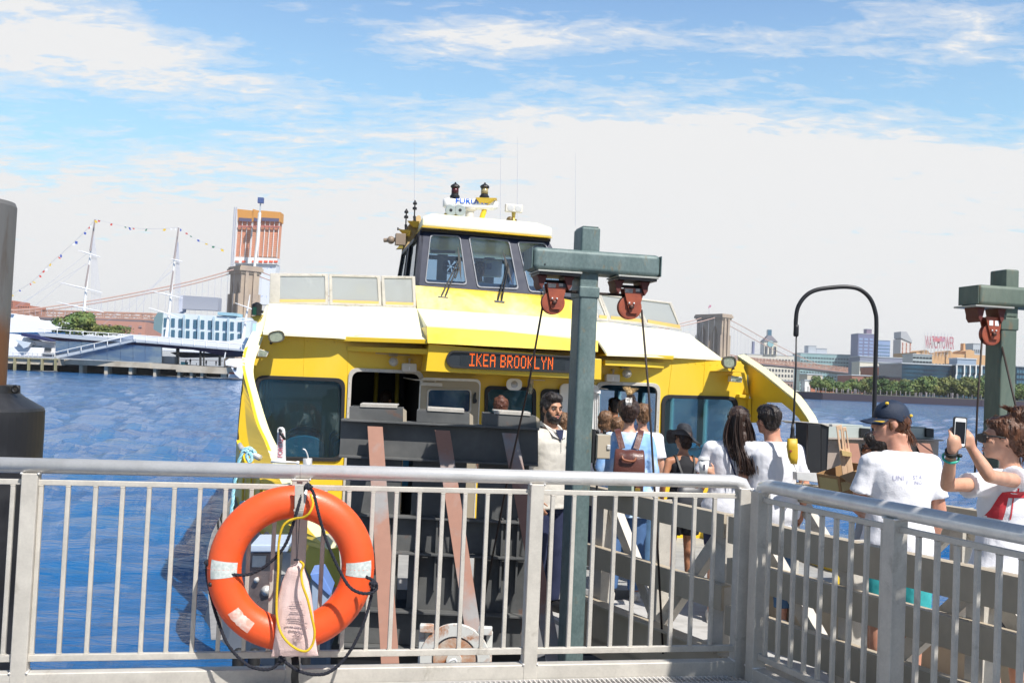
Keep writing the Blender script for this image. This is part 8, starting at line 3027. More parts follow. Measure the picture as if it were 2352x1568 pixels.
class Fig:
 """one person; local x = their right, y = forward, z = up, in a 1.75 m figure scaled to height"""

 def __init__(s, label, pos, H, face, skin_m, group=None, name='person', female=False, vox=.009):
  s.k = H / 1.75
  s.f = V((math.sin(R(face)), math.cos(R(face)), 0))      # 0 = away from the camera, 90 = to the right
  s.r = V((s.f.y, -s.f.x, 0))
  s.o = V(pos)
  s.e = thing(name, label, 'person', s.o, group)
  s.sk = skin_m
  s.fem = female
  s.vox = vox
  s.hy = 0
  s.hp = 0
  s.hoff = V((0, 0, 0))

 def T(s, x, y, z):
  return s.o + (s.r * x + s.f * y + V((0, 0, z))) * s.k

 def inv(s, w):
  d = (V(w) - s.o) / s.k
  return d.dot(s.r), d.dot(s.f), d.z

 def Hd(s, x, y, z):
  """head space: origin at head centre (z 1.64), turned by hy, pitched by hp"""
  p = V((x, y, z))
  p = Matrix.Rotation(R(s.hp), 3, 'X') @ p
  p = Matrix.Rotation(-R(s.hy), 3, 'Z') @ p
  p = p + V((0, .018, 1.64)) + s.hoff
  return s.T(*p)

 def hframe(s):
  c = s.Hd(0, 0, 0)
  return Matrix(((s.Hd(1, 0, 0) - c).normalized(), (s.Hd(0, 1, 0) - c).normalized(), (s.Hd(0, 0, 1) - c).normalized())).transposed()

 def hand(s, mb, wrist, palm_dir, thumb_dir, side, curl=.5, spread=.012):
  """five separate fingers; palm_dir = along the hand, thumb_dir = side of the thumb (world unit vectors)"""
  k = s.k
  d, t = V(palm_dir).normalized(), V(thumb_dir).normalized()
  t = (t - d * t.dot(d)).normalized()
  n_ = d.cross(t) * side                       # towards the inside of the palm
  w = V(wrist)
  mb.cap([w, w + d * .045 * k], [.024 * k, .027 * k], 10)
  for j, (off, L, r_) in enumerate(((.026, .070, .0082), (.009, .078, .0086), (-.008, .072, .0082), (-.024, .056, .0072))):
   b_ = w + d * .05 * k + t * off * k
   mb.cap([w + d * .02 * k + t * off * .7 * k, b_], [.014 * k, .0115 * k], 8)
   a1 = curl * .55
   a2 = curl * 1.3
   a3 = curl * 1.9
   p1 = b_ + (d * math.cos(a1) + n_ * math.sin(a1)) * L * .45 * k
   p2 = p1 + (d * math.cos(a2) + n_ * math.sin(a2)) * L * .32 * k
   p3 = p2 + (d * math.cos(a3) + n_ * math.sin(a3)) * L * .25 * k
   mb.cap([b_, p1, p2, p3], [r_ * 1.12 * k, r_ * k, r_ * .92 * k, r_ * .75 * k], 8)
  b_ = w + d * .012 * k + t * .022 * k
  p1 = b_ + (d * .55 + t * .8 + n_ * .35 * curl).normalized() * .036 * k
  p2 = p1 + (d * .9 + t * .35 + n_ * .8 * curl).normalized() * .032 * k
  mb.cap([w + d * .008 * k, b_, p1, p2], [.014 * k, .013 * k, .0105 * k, .0082 * k], 8)

 def body(s, armL=None, armR=None, legs=None, curlL=.5, curlR=.5, handL=None, handR=None, lean=0.0, bust=0.0):
  """arms: (elbow, wrist) in local coordinates"""
  T = s.T
  sw = .165 if s.fem else .188
  s.sw = sw
  mb = MB()
  X, Y_ = s.r, s.f
  k = s.k
  tor = [(.82, .08, .075), (.88, .155, .10), (.95, .168 if not s.fem else .172, .108), (1.05, .150 if not s.fem else .135, .098), (1.15, .140 if not s.fem else .118, .09),
    (1.28, .160 if not s.fem else .140, .105), (1.37, .172 if not s.fem else .150, .10), (1.43, .13, .08), (1.475, .07, .058), (1.52, .054, .054), (1.585, .050, .055)]
  if s.fem:
   tor[-2:] = [(1.52, .044, .045), (1.585, .043, .047)]
  s.tor = tor
  rings = [(T(0, (z - 1.0) * lean + (.012 if z > 1.5 else 0), z), X, Y_, rx * k, ry * k) for z, rx, ry in tor]
  mb.loft(rings, 20)
  s.lean = lean
  legs = legs or [((-.095, .0, .90), (-.105, .02, .49), (-.11, -.015, .09), (-.115, .12, .035)), ((.095, .0, .90), (.105, .02, .49), (.11, -.015, .09), (.125, .12, .035))]
  s.legs = legs
  for h, kn, an, to in legs:
   mid = tuple((a * .62 + b_ * .38) for a, b_ in zip(kn, an))
   mb.cap([T(*h), T(*kn)], [.088 * k, .054 * k], 14)
   mb.cap([T(*kn), T(mid[0], mid[1] - .015, mid[2]), T(*an)], [.053 * k, .054 * k, .036 * k], 14)
   mb.cap([T(an[0], an[1] - .02, .045), T(*to)], [.040 * k, .034 * k], 12)
  s.arms = []
  for side, arm, cu, hd in ((-1, armL, curlL, handL), (1, armR, curlR, handR)):
   sh = V((side * sw, (1.4 - 1.0) * lean, 1.405))
   el, wr = arm if arm else ((side * (sw + .05), -.02, 1.12), (side * (sw + .04), .07, .88))
   el, wr = V(el), V(wr)
   s.arms.append((sh, el, wr))
   r1, r2_, r3_ = (.050, .038, .025) if not s.fem else (.042, .033, .022)
   mb.cap([T(*(V((side * sw * .55, sh.y, 1.41)))), T(*sh)], [.055 * k, r1 * k], 12)
   mb.cap([T(*sh), T(*el)], [r1 * k, r2_ * k], 12)
   fm = el.lerp(wr, .3)
   mb.cap([T(*el), T(*fm), T(*wr)], [r2_ * k, r2_ * 1.02 * k, r3_ * k], 12)
   d = (T(*wr) - T(*el)).normalized()
   if hd:
    pd, td = hd
   else:
    pd, td = d, s.f + s.r * (-side) * .3
   s.hand(mb, T(*wr), pd, td, -side if True else side, cu)
  # head
  F = s.hframe()
  h = s.Hd
  q = .94 if s.fem else 1.0
  mb.ball(h(0, -.012, .022), (.074 * k * q, .093 * k * q, .090 * k), 22, 16, F)
  mb.ball(h(0, .030, -.045), (.057 * k * q, .058 * k, .066 * k), 18, 12, F)
  mb.ball(h(0, .068, -.085), (.028 * k, .022 * k, .022 * k), 12, 8, F)
  mb.cap([h(0, .080, .012), h(0, .101, -.020)], [.010 * k, .0125 * k], 10)
  mb.cap([h(-.032, .074, .024), h(.032, .074, .024)], [.014 * k, .014 * k], 10)
  mb.cap([h(-.016, .083, -.058), h(.016, .083, -.058)], [.011 * k, .011 * k], 10)
  for sd_ in (-1, 1):
   mb.ball(h(sd_ * .074 * q, -.006, -.008), (.010 * k, .018 * k, .030 * k), 10, 8, F)
   mb.ball(h(sd_ * .042, .055, -.022), (.022 * k, .022 * k, .022 * k), 10, 8, F)
  mb.cap([h(0, -.022, -.055), T(s.hoff.x * .3, .0 + .4 * lean, 1.47)], [(.043 if s.fem else .050) * k, (.046 if s.fem else .056) * k], 14)
  s.b = mb.build('body', s.sk, s.e, smooth=True, voxel=s.vox, csmooth=3)
  return s

 def face(s, brow='dark', open_=True):
  h, k = s.Hd, s.k
  F = s.hframe()
  mb = MB()
  for sd_ in (-1, 1):
   mb.ball(h(sd_ * .032, .0745, .004), (.0125 * k, .0095 * k, .0062 * k), 10, 8, F)
  e = mb.build('eyes', mat('eye_white', (.38, .32, .28), .4) if 'eye' not in M else M['eye'], s.b, smooth=True)
  mb = MB()
  for sd_ in (-1, 1):
   mb.ball(h(sd_ * .032, .0825, .0035), (.0055 * k, .003 * k, .0055 * k), 8, 6, F)
  mb.build('irises', M['black'], e, smooth=True)
  mb = MB()
  for sd_ in (-1, 1):
   mb.cap([h(sd_ * .014, .092, .022), h(sd_ * .034, .089, .029), h(sd_ * .050, .075, .022)], [.0036 * k, .0042 * k, .0026 * k], 6)
  mb.build('eyebrows', HM[brow], s.b, smooth=True)
  mb = MB()
  mb.cap([h(-.020, .086, -.056), h(0, .095, -.053), h(.020, .086, -.056)], [.003 * k, .0055 * k, .003 * k], 6)
  mb.cap([h(-.018, .085, -.065), h(0, .094, -.067), h(.018, .085, -.065)], [.003 * k, .006 * k, .003 * k], 6)
  mb.build('lips', mat('lips', (.42, .15, .12), .45) if 'lips' not in M else M['lips'], s.b, smooth=True)

 def shirt(s, mt, hem=.86, sleeve=.55, grow=.020, name='shirt', loose=0.0, disp=.014, full=False, neck=1.475):
  k, T = s.k, s.T
  mb = MB()
  rings = []
  for z, rx, ry in s.tor:
   if z < hem or z > neck + .01:
    continue
   g = grow + loose * max(0, (1.35 - z)) * .35
   rings.append((T(0, (z - 1.0) * s.lean, z), s.r, s.f, (rx + g) * k, (ry + g) * k))
  z = hem
  g = grow + loose * .16
  rings.insert(0, (T(0, (z - 1.0) * s.lean, z), s.r, s.f, ((.165 if not s.fem else .158) + g) * k, (.108 + g) * k))
  mb.loft(rings, 24)
  mb.lathe(T(0, .4 * s.lean, neck - .02), (0, 0, 1), [(.075 * k, 0), (.068 * k, .02 * k)], 16)
  for (sh, el, wr), side in zip(s.arms, (-1, 1)):
   mb.cap([T(side * s.sw * .5, sh.y, 1.405), T(*sh)], [.066 * k, .066 * k], 12)
   if sleeve > 0:
    if full:
     mb.cap([T(*sh), T(*el)], [.066 * k, .056 * k], 14)
     mb.cap([T(*el), T(*el.lerp(wr, min(1, sleeve)))], [.056 * k, .042 * k], 14)
    else:
     p = sh.lerp(el, sleeve)
     a, b_ = T(*sh), T(*p)
     d = (b_ - a).normalized()
     mb.tube([a, a.lerp(b_, .5), b_], [.062 * k, .059 * k, (.057 + loose * .05) * k], 16)
  return mb.build(name, mt, s.e, smooth=True, voxel=.010, disp=(.13, disp * .8), csmooth=3)

 def vest(s, mt, name='top'):
  k, T = s.k, s.T
  mb = MB()
  rings = [(T(0, (z - 1.0) * s.lean, z), s.r, s.f, (rx + .012) * k, (ry + .014) * k) for z, rx, ry in s.tor if .9 < z < 1.40]
  rings.append((T(0, .4 * s.lean, 1.44), s.r, s.f, .10 * k, .078 * k))
  rings.append((T(0, .4 * s.lean, 1.475), s.r, s.f, .062 * k, .062 * k))
  mb.loft(rings, 24)
  return mb.build(name, mt, s.e, smooth=True, voxel=.010, disp=(.1, .006), csmooth=3)

 def trousers(s, mt, length=1.0, name='trousers', top=.98, wide=.020):
  """length 1 = ankle, .5 = knee, .3 = short"""
  k, T = s.k, s.T
  mb = MB()
  mb.loft([(T(0, 0, z), s.r, s.f, (rx + .012) * k, (ry + .012) * k) for z, rx, ry in ((.80, .15, .09), (.88, .168, .105), (.95, .170, .108), (top, .162, .105))], 22)
  for h, kn, an, to in s.legs:
   h, kn, an = V(h), V(kn), V(an)
   if length <= .5:
    p = h.lerp(kn, length * 2)
    mb.tube([T(*h), T(*h.lerp(p, .5)), T(*p)], [(.095 + wide) * k, (.09 + wide) * k, (.074 + wide) * k], 18)
   else:
    p = kn.lerp(an, (length - .5) * 2)
    mb.cap([T(*h), T(*kn)], [(.092 + wide * .5) * k, (.062 + wide) * k], 16)
    mb.tube([T(*kn), T(*p)], [(.062 + wide) * k, (.046 + wide) * k], 16)
  return mb.build(name, mt, s.e, smooth=True, voxel=.011, disp=(.14, .014), csmooth=3)

 def shoes(s, mt, name='shoe'):
  k, T = s.k, s.T
  for h, kn, an, to in s.legs:
   mb = MB()
   mb.cap([T(an[0], an[1] - .03, .045), T(to[0], to[1] + .01, .035)], [.046 * k, .042 * k], 14)
   mb.box(T((an[0] + to[0]) / 2, (an[1] + to[1]) / 2, .008), (.085 * k, .27 * k, .02 * k), frame=Matrix((s.r, s.f, V((0, 0, 1)))).transposed())
   mb.build(name, mt, s.e, smooth=True, voxel=.010)

 def hair(s, mt, lumps, strands=None, name='hair', seed=1, disp=.012, vox=.008):
  """lumps: (centre, radii) ellipsoids in head space"""
  F = s.hframe()
  k = s.k
  mb = MB()
  for c, r_ in lumps:
   mb.ball(s.Hd(*c), tuple(q * k for q in r_), 22, 16, F, jit=.10, seed=seed)
  if strands:
   rnd = random.Random(seed)
   ms = MB()
   for path, n_, sp, rad in strands:
    for j in range(n_ * 4):
     o = V((rnd.gauss(0, sp), rnd.gauss(0, sp), rnd.gauss(0, sp * .3)))
     ph = rnd.uniform(0, 6)
     P_ = []
     for i, p in enumerate(path):
      t = i / (len(path) - 1)
      w = V((math.sin(ph + i * 1.5), math.cos(ph + i * 1.3), 0)) * .010 * t
      P_.append(s.Hd(*(V(p) + o * (.55 + .75 * t) + w)))
     ms.tube(bez(P_, 4), [rad * .36 * k] * (4 * (len(path) - 1)) + [rad * .1 * k], 4)
  ho = mb.build(name, mt, s.e, smooth=True, voxel=vox, disp=(.022, disp), csmooth=1)
  # fine locks lying on the surface
  if not strands:
   ms = MB()
   rnd = random.Random(seed + 5)
  for (c, r_) in lumps:
   if max(r_) < .045:
    continue
   for j in range(150):
    u_ = V((rnd.gauss(0, 1), rnd.gauss(0, 1), rnd.gauss(0, 1))).normalized()
    if u_.y > .55 and u_.z < .5:
     continue
    p = V((c[0] + u_.x * r_[0], c[1] + u_.y * r_[1], c[2] + u_.z * r_[2]))
    g = V((u_.x * .3 + rnd.uniform(-.5, .5), -.5 + rnd.uniform(-.4, .4), -1))
    g = (g - u_ * g.dot(u_)).normalized()
    L = rnd.uniform(.018, .042)
    q = [p - u_ * .002, p + g * L * .5 + u_ * .0035, p + g * L - u_ * .001]
    ms.tube([s.Hd(*w) for w in q], [.0016 * k, .0024 * k, .0006 * k], 4)
  ms.build('loose_locks', mt, ho, smooth=True)
  return ho

 def short_hair(s, mt, vol=.0, seed=1, low=0):
  v_ = vol
  L = [((0, -.026, .040), (.081 + v_, .093 + v_, .088 + v_)), ((0, .030, .078), (.062 + v_, .058, .044 + v_)), ((0, -.055, -.005), (.070, .060, .075 + low))]
  for sd_ in (-1, 1):
   L.append(((sd_ * .064, .012, .015), (.016, .022, .038)))
  return s.hair(mt, L, seed=seed)


def drape(o, target, direction, off=.0015):
 """press a flat mesh onto the evaluated surface of target along direction"""
 dg = bpy.context.evaluated_depsgraph_get()
 te = target.evaluated_get(dg)
 mwi = te.matrix_world.inverted()
 mw = te.matrix_world
 og = WORLD0[o.name]
 d = V(direction).normalized()
 dl = (mwi.to_3x3() @ d).normalized()
 bm = bmesh.new()
 bm.from_mesh(o.data)
 for v_ in bm.verts:
  p = V(v_.co) + og
  st = p - d * .5
  ok, loc, nrm, _ = te.ray_cast(mwi @ st, dl)
  if ok:
   v_.co = (mw @ loc) - d * off - og
 bm.to_mesh(o.data)
 bm.free()


def foot(x, ytop, Y, z=.73):
 p = U(x, ytop, Y)
 return V((p.x, p.y, z)), p.z - z


M['eye'] = mat('eye_white', (.38, .32, .28), .4)
M['lips'] = mat('lips', (.42, .15, .12), .45)
tee = mat('white_cotton', (.76, .76, .80), .85, grain=.02, bump=.3, bscale=120)
navy = mat('navy_cloth', (.012, .018, .055), .8)
blackc = mat('black_cloth', (.012, .012, .015), .85)
G = 'passengers boarding the ferry'

# ---- bearded deckhand ------------------------------------------------
p, H = foot(1266, 907, 8.4)
f = Fig('bearded crewman in a cream polo shirt looking to the right beside the green post', p, H, 138, SK['olive'])
f.hy = 12
f.hp = -3
f.body(armL=((-.25, .02, 1.14), (-.20, .22, 1.02)), armR=((.25, -.02, 1.13), (.22, .12, .90)))
f.shirt(mat('cream_polo', (.56, .53, .47), .85, bump=.3, bscale=100, grain=.04), hem=.84, sleeve=1.0, grow=.030, loose=.12, disp=.03)
f.trousers(navy)
f.shoes(M['black'])
f.face('black')
f.hair(HM['black'], [((0, -.022, .046), (.083, .096, .090)), ((0, .032, .088), (.066, .056, .040)), ((.02, .02, .105), (.05, .05, .03)), ((0, -.055, .0), (.072, .060, .078)), ((.064, .018, .02), (.015, .022, .04)), ((-.064, .018, .02), (.015, .022, .04))], seed=4)
f.hair(HM['black'], [((0, .047, -.078), (.052, .050, .042)), ((-.048, .032, -.048), (.020, .034, .042)), ((.048, .032, -.048), (.020, .034, .042)), ((0, .084, -.042), (.026, .012, .007))], name='beard', seed=5, disp=.006, vox=.006)
c_ = f.T(0, .07, 1.455)
mb = MB()
T = f.T
for sd in (-1, 1):
 mb.prism([T(sd * .075, -.02, 1.525), T(sd * .085, .04, 1.49), T(sd * .075, .115, 1.425), T(sd * .012, .125, 1.40), T(sd * .045, .085, 1.475)], f.f * .008)
 mb.prism([T(sd * .075, -.02, 1.525), T(sd * .085, .04, 1.49), T(sd * .06, -.07, 1.50), T(sd * .05, -.06, 1.53)], (0, 0, .008))
mb.build('collar', M['offwhite'], f.e)
mb = MB().prism([T(-.045, .112, 1.475), T(.045, .112, 1.475), T(.012, .135, 1.39), T(-.012, .135, 1.39)], f.f * .004)
mb.build('undershirt', navy, f.e)
MB().lathe(f.T(-.08, .142, 1.36), f.f, [(.014, 0), (.014, .004), (.006, .006)], 8).build('badge', M['brass'], f.e)
MB().tube([f.T(0, .140, 1.40), f.T(0, .150, 1.30)], .003, 5).build('placket', M['offwhite'], f.e)

# ---- woman with brown backpack --------------------------------------
p, H = foot(1447, 921, 9.0)
f = Fig('woman in a pale blue shirt with a brown leather backpack and pinned up hair', p, H, 4, SK['fair'], G, female=True)
f.hy = 6
f.body(armL=((-.23, -.02, 1.14), (-.22, .06, .92)), armR=((.23, -.02, 1.14), (.20, .14, .95)))
blue = mat('pale_blue_shirt', (.24, .44, .76), .8, col2=(.64, .72, .82), nscale=3.2, ncut=(.45, .62), bump=.3, bscale=90)
f.shirt(blue, hem=.74, sleeve=.9, grow=.040, loose=.18, full=True, disp=.03)
f.trousers(mat('denim', (.06, .13, .28), .8))
f.shoes(M['offwhite'])
f.short_hair(HM['dark'], .008, 3)
f.hair(HM['dark'], [((0, -.06, .085), (.045, .05, .06)), ((.01, -.05, .13), (.032, .035, .045))], name='hair_twist', seed=6)
f.hair(HM['blond'], [((-.005, -.045, .185), (.030, .03, .03)), ((-.022, -.05, .205), (.018, .02, .022)), ((.024, -.04, .20), (.020, .02, .02))], strands=[([(0, -.05, .16), (-.01, -.05, .20), (-.03, -.05, .235)], 14, .012, .004), ([(0, -.05, .16), (.015, -.05, .19), (.035, -.05, .225)], 10, .012, .004)], name='blond_ends', seed=7)
mb = MB()
for a in range(5):
 mb.tube(bez([f.Hd(-.03 + a * .012, -.088, .14), f.Hd(-.026 + a * .012, -.115, .10), f.Hd(-.02 + a * .008, -.108, .05)], 4), .0035, 5)
mb.build('hair_clip', M['alu'], f.e)
bp = thing('backpack', 'brown leather backpack with buckled straps on the woman in the blue shirt', 'backpack', f.T(0, -.22, 1.0))
br = mat('brown_leather', (.085, .028, .022), .38, col2=(.14, .052, .038), nscale=5, ncut=(.35, .7), bump=.3, bscale=60, coat=.1)
T = f.T
K = f.k
mb = MB()
mb.loft([(T(0, -.235, .90), f.r, f.f, .125 * K, .065 * K), (T(0, -.245, .96), f.r, f.f, .135 * K, .08 * K), (T(0, -.24, 1.15), f.r, f.f, .130 * K, .08 * K), (T(0, -.23, 1.28), f.r, f.f, .122 * K, .065 * K), (T(0, -.215, 1.335), f.r, f.f, .105 * K, .045 * K)], 24, 4)
bg = mb.build('bag_body', mat('dark_brown_leather', (.05, .03, .028), .45), bp, smooth=True, sub=1)
mb = MB()
for z0, z1 in ((1.345, 1.30), (1.30, 1.20), (1.20, 1.09), (1.09, 1.03)):
 pass
rows = [(1.335, -.20, .115), (1.335, -.285, .125), (1.29, -.325, .130), (1.20, -.334, .134), (1.10, -.336, .138), (1.055, -.334, .135), (1.03, -.332, .10)]
n_ = 9
vs = []
for z, y, w in rows:
 for j in range(n_):
  t = -1 + 2 * j / (n_ - 1)
  vs.append(T(w * t, y + .020 * abs(t) ** 3, z + (.0 if z > 1.05 else .02 * abs(t)) + .006 * math.sin(j * 1.7)))
fs = [(i * n_ + j, i * n_ + j + 1, (i + 1) * n_ + j + 1, (i + 1) * n_ + j) for i in range(len(rows) - 1) for j in range(n_ - 1)]
fl_ = MB().add(vs, fs).build('flap', br, bp, smooth=True, sub=1)
so = fl_.modifiers.new('solid', 'SOLIDIFY')
so.thickness = .008
mb = MB().tube(bez([T(-.065, -.335, 1.285), T(-.05, -.352, 1.255), T(.03, -.352, 1.245), T(.055, -.337, 1.275)], 5), .010, 8)
mb.build('handle', mat('tan_leather', (.25, .08, .035), .4), bp, smooth=True)
for sd in (-1, 1):
 mb = MB()
 for a, b_ in ((T(sd * .078, -.345, 1.10), T(sd * .078, -.345, .96)), (T(sd * .078, -.345, .96), T(sd * .078, -.315, .89))):
  mb.beam(a, b_, .03 * K, .006, up=f.f)
 st = mb.build('buckle_strap', br, bp)
 MB().box(T(sd * .078, -.350, 1.0), (.045 * K, .012, .035 * K), frame=Matrix((f.r, f.f, V((0, 0, 1)))).transposed()).build('buckle', M['brass'], st, bevel=.003)
 P_ = bez([T(sd * .06, -.20, 1.34), T(sd * .095, -.135, 1.46), T(sd * .105, -.04, 1.495), T(sd * .11, .09, 1.44), T(sd * .12, .14, 1.30)], 5)
 mb = MB()
 for a, b_ in zip(P_[:-1], P_[1:]):
  mb.beam(a, b_, .052 * K, .010, up=f.f - V((0, 0, .3)))
 mb.build('shoulder_strap', br, bp)

# ---- woman in black straw hat ---------------------------------------
p, H = foot(1572, 985, 9.3)
f = Fig('woman in a wide black straw hat and sleeveless black top', p, H, -14, SK['tan'], G, female=True)
f.hy = -12
f.body(armL=((-.235, -.03, 1.15), (-.20, .08, .93)), armR=((.22, -.03, 1.15), (.18, .10, .95)))
f.vest(blackc)
f.trousers(blackc, .32, 'shorts', wide=.03)
f.shoes(M['rubber'])
f.hair(HM['dark'], [((0, -.03, .03), (.078, .088, .085)), ((0, -.05, -.045), (.06, .045, .05))], seed=3)
hat = thing('sun_hat', 'wide brimmed black straw hat worn by the woman in the black top', 'hat', f.Hd(0, 0, .12))
st_ = mat('black_straw', (.020, .022, .028), .55, col2=(.045, .048, .058), nscale=30, stretch=(.3, .3, 3), bump=1.0, bscale=80)
N = 64
rowsH = [(.001, .155, 0), (.045, .152, 0), (.078, .13, 0), (.092, .09, 0), (.098, .045, 0), (.102, .030, 0), (.135, .016, .4), (.165, .0, .8), (.195, -.012, 1.2), (.215, -.020, 1.4)]
vs = []
for r_, z, wv in rowsH:
 for j in range(N):
  a = 2 * math.pi * j / N
  dz = wv * .028 * math.sin(2 * a + .7) + wv * .012 * math.sin(5 * a) - wv * .030 * math.cos(a - 1.9)
  rr_ = r_ * (1 + .03 * wv * math.sin(3 * a))
  vs.append(f.Hd(rr_ * math.cos(a) * .84, rr_ * math.sin(a) * .84 - .01, z + dz + .015 - .42 * rr_ * math.cos(a) * min(1, wv + .15)))
fs = [(i * N + j, i * N + (j + 1) % N, (i + 1) * N + (j + 1) % N, (i + 1) * N + j) for i in range(len(rowsH) - 1) for j in range(N)] + [tuple(range(N))]
ho = MB().add(vs, fs).build('straw', st_, hat, smooth=True)
ho.modifiers.new('solid', 'SOLIDIFY').thickness = .004
mb = MB()
for i in range(22):
 t = i / 21
 r_ = .105 + .108 * t
 wv = t * 1.4
 z = .028 - .048 * t
 L = []
 for j in range(48):
  a = 2 * math.pi * j / 48
  dz = wv * .028 * math.sin(2 * a + .7) + wv * .012 * math.sin(5 * a) - wv * .030 * math.cos(a - 1.9)
  rr_ = r_ * (1 + .03 * wv * math.sin(3 * a))
  L.append(f.Hd(rr_ * math.cos(a) * .84, rr_ * math.sin(a) * .84 - .01, z + dz + .018 - .42 * rr_ * math.cos(a) * min(1, wv + .15)))
 mb.tube(L, .0018, 4, closed=True)
for i in range(14):
 t = i / 13
 z = .04 + .105 * t
 r_ = .100 - .012 * t - .06 * max(0, t - .7)
 mb.tube([f.Hd(r_ * math.cos(w) * .84, r_ * math.sin(w) * .84 - .01, z + .016 - .063 * r_ * math.cos(w)) for w in [2 * math.pi * q / 40 for q in range(40)]], .0018, 4, closed=True)
mb.build('braid_rows', mat('straw_ridge', (.07, .075, .09), .5), ho)
bp = thing('backpack', 'small black backpack on the woman in the straw hat', 'backpack', f.T(0, -.2, 1.0))
mb = MB().loft([(f.T(0, -.20, .92), f.r, f.f, .11, .05), (f.T(0, -.21, 1.0), f.r, f.f, .13, .065), (f.T(0, -.20, 1.14), f.r, f.f, .12, .055), (f.T(0, -.18, 1.19), f.r, f.f, .09, .03)], 22, 3.5)
mb.build('bag_body', mat('black_nylon', (.05, .052, .06), .45), bp, smooth=True, sub=1)
for sd in (-1, 1):
 P_ = bez([f.T(sd * .03, -.19, 1.19), f.T(sd * .08, -.125, 1.33), f.T(sd * .10, -.03, 1.47), f.T(sd * .10, .07, 1.42)], 5)
 mb = MB()
 for a, b_ in zip(P_[:-1], P_[1:]):
  mb.beam(a, b_, .018, .006, up=f.f)
 mb.build('shoulder_strap', M['rubber'], bp)

# ---- man in white tee (couple) --------------------------------------
p, H = foot(1768, 934, 8.15)
f = Fig('man with short dark hair in a plain white tee shirt beside the long haired woman', p + V((.04, 0, 0)), H, 4, SK['pink'], G)
f.hoff = V((-.05, .0, 0))
f.hy = -30
f.body(armL=((-.24, .0, 1.14), (-.16, .16, 1.02)), armR=((.255, -.02, 1.13), (.25, .08, .90)))
f.shirt(tee, hem=.80, sleeve=.68, grow=.034, loose=.22, disp=.03)
f.trousers(mat('blue_denim', (.07, .15, .27), .8), .9)
f.shoes(M['white'])
f.short_hair(HM['black'], .006, 8)

# ---- long haired woman with cup -------------------------------------
p, H = foot(1703, 936, 8.3)
f = Fig('woman with long wavy dark hair in a white tee shirt holding a paper cup', p + V((-.07, 0, 0)), H, 8, SK['fair'], G, female=True)
f.hy = 8
f.hoff = V((.055, .0, -.005))
cupp = U(*c7(510, 1150), 8.05)
wl = f.inv(cupp + V((.075, .02, -.06)))
f.body(armL=((-.27, .02, 1.10), wl), armR=((.20, -.02, 1.14), (.14, .12, .98)), curlL=.75, handL=((-.8, -.3, .45), (.1, -.4, .9)))
f.shirt(tee, hem=.82, sleeve=.66, grow=.030, loose=.2, disp=.028)
f.trousers(navy, .35, 'shorts')
f.shoes(M['offwhite'])
f.hair(HM['dark'], [((0, -.020, .035), (.088, .100, .096)), ((0, -.06, -.05), (.092, .062, .10)), ((.02, -.085, -.16), (.090, .050, .11)), ((.06, -.125, -.28), (.080, .040, .09)), ((.09, -.145, -.36), (.052, .030, .06))],
  strands=[([(-.05, -.07, .05), (-.08, -.09, -.06), (-.07, -.115, -.18), (-.01, -.14, -.30)], 40, .016, .007),
    ([(.0, -.10, .07), (.0, -.125, -.06), (.02, -.14, -.18), (.06, -.165, -.30), (.09, -.17, -.41)], 70, .026, .007),
    ([(.05, -.07, .05), (.09, -.085, -.08), (.11, -.115, -.20), (.14, -.155, -.33), (.15, -.165, -.40)], 50, .020, .007)], seed=9, disp=.006, vox=.006)
P_ = bez([f.T(-.06, -.10, 1.44), f.T(-.03, -.150, 1.36), f.T(.04, -.165, 1.18), f.T(.12, -.150, 1.0)], 6)
mb = MB()
for a, b_ in zip(P_[:-1], P_[1:]):
 mb.beam(a, b_, .014, .005, up=f.f)
mb.build('bag_strap', navy, f.e)
cup = thing('paper_cup', 'white paper cup with a plastic lid in the raised hand of the long haired woman', 'cup', cupp - V((0, 0, .07)))
MB().lathe(cupp - V((0, 0, .07)), (0, 0, 1), [(.030, 0), (.043, .115)], 24).build('cup_body', M['white'], cup, smooth=True)
MB().lathe(cupp + V((0, 0, .045)), (0, 0, 1), [(.047, 0), (.048, .008), (.043, .012), (.041, .022), (.038, .024)], 24).build('lid', mat('lid_white', (.66, .66, .66), .4), cup)
MB().box(cupp + V((-.002, -.039, -.01)), (.012, .004, .045)).build('printed_mark', M['ink'], cup)

# ---- man in navy cap -------------------------------------------------
p, H = foot(2072, 930, 6.3)
f = Fig('man in a navy baseball cap and white tee shirt with faint lettering across his back', p, H, -8, SK['pink'], G)
f.hoff = V((-.055, .02, 0))
f.hy = -80
f.hp = -2
f.body(armL=((-.25, .03, 1.15), (-.12, .22, 1.08)), armR=((.25, -.02, 1.13), (.24, .06, .90)))
sh = f.shirt(tee, hem=.82, sleeve=.72, grow=.030, loose=.22, disp=.03)
f.trousers(mat('turquoise_cloth', (.03, .34, .36), .8, col2=(.05, .42, .44), nscale=8), .48, 'shorts', wide=.03)
f.shoes(M['rubber'])
f.face('brown')
f.hair(HM['auburn'], [((0, -.04, .01), (.079, .078, .085)), ((0, -.078, -.055), (.05, .032, .055)), ((-.066, .012, -.012), (.012, .016, .035)), ((.066, .012, -.012), (.012, .016, .035))],
  strands=[([(0, -.08, -.02), (0, -.10, -.08), (.01, -.105, -.13)], 24, .022, .006), ([(-.04, -.06, -.02), (-.045, -.075, -.07), (-.04, -.08, -.11)], 12, .012, .006)], seed=12, disp=.006)
cap = thing('baseball_cap', 'navy baseball cap with a yellow check mark on its brim', 'cap', f.Hd(0, 0, .05))
cm = mat('navy_cap', (.007, .018, .045), .6, bump=.5, bscale=160)
n1, n2 = 28, 10
vs = []
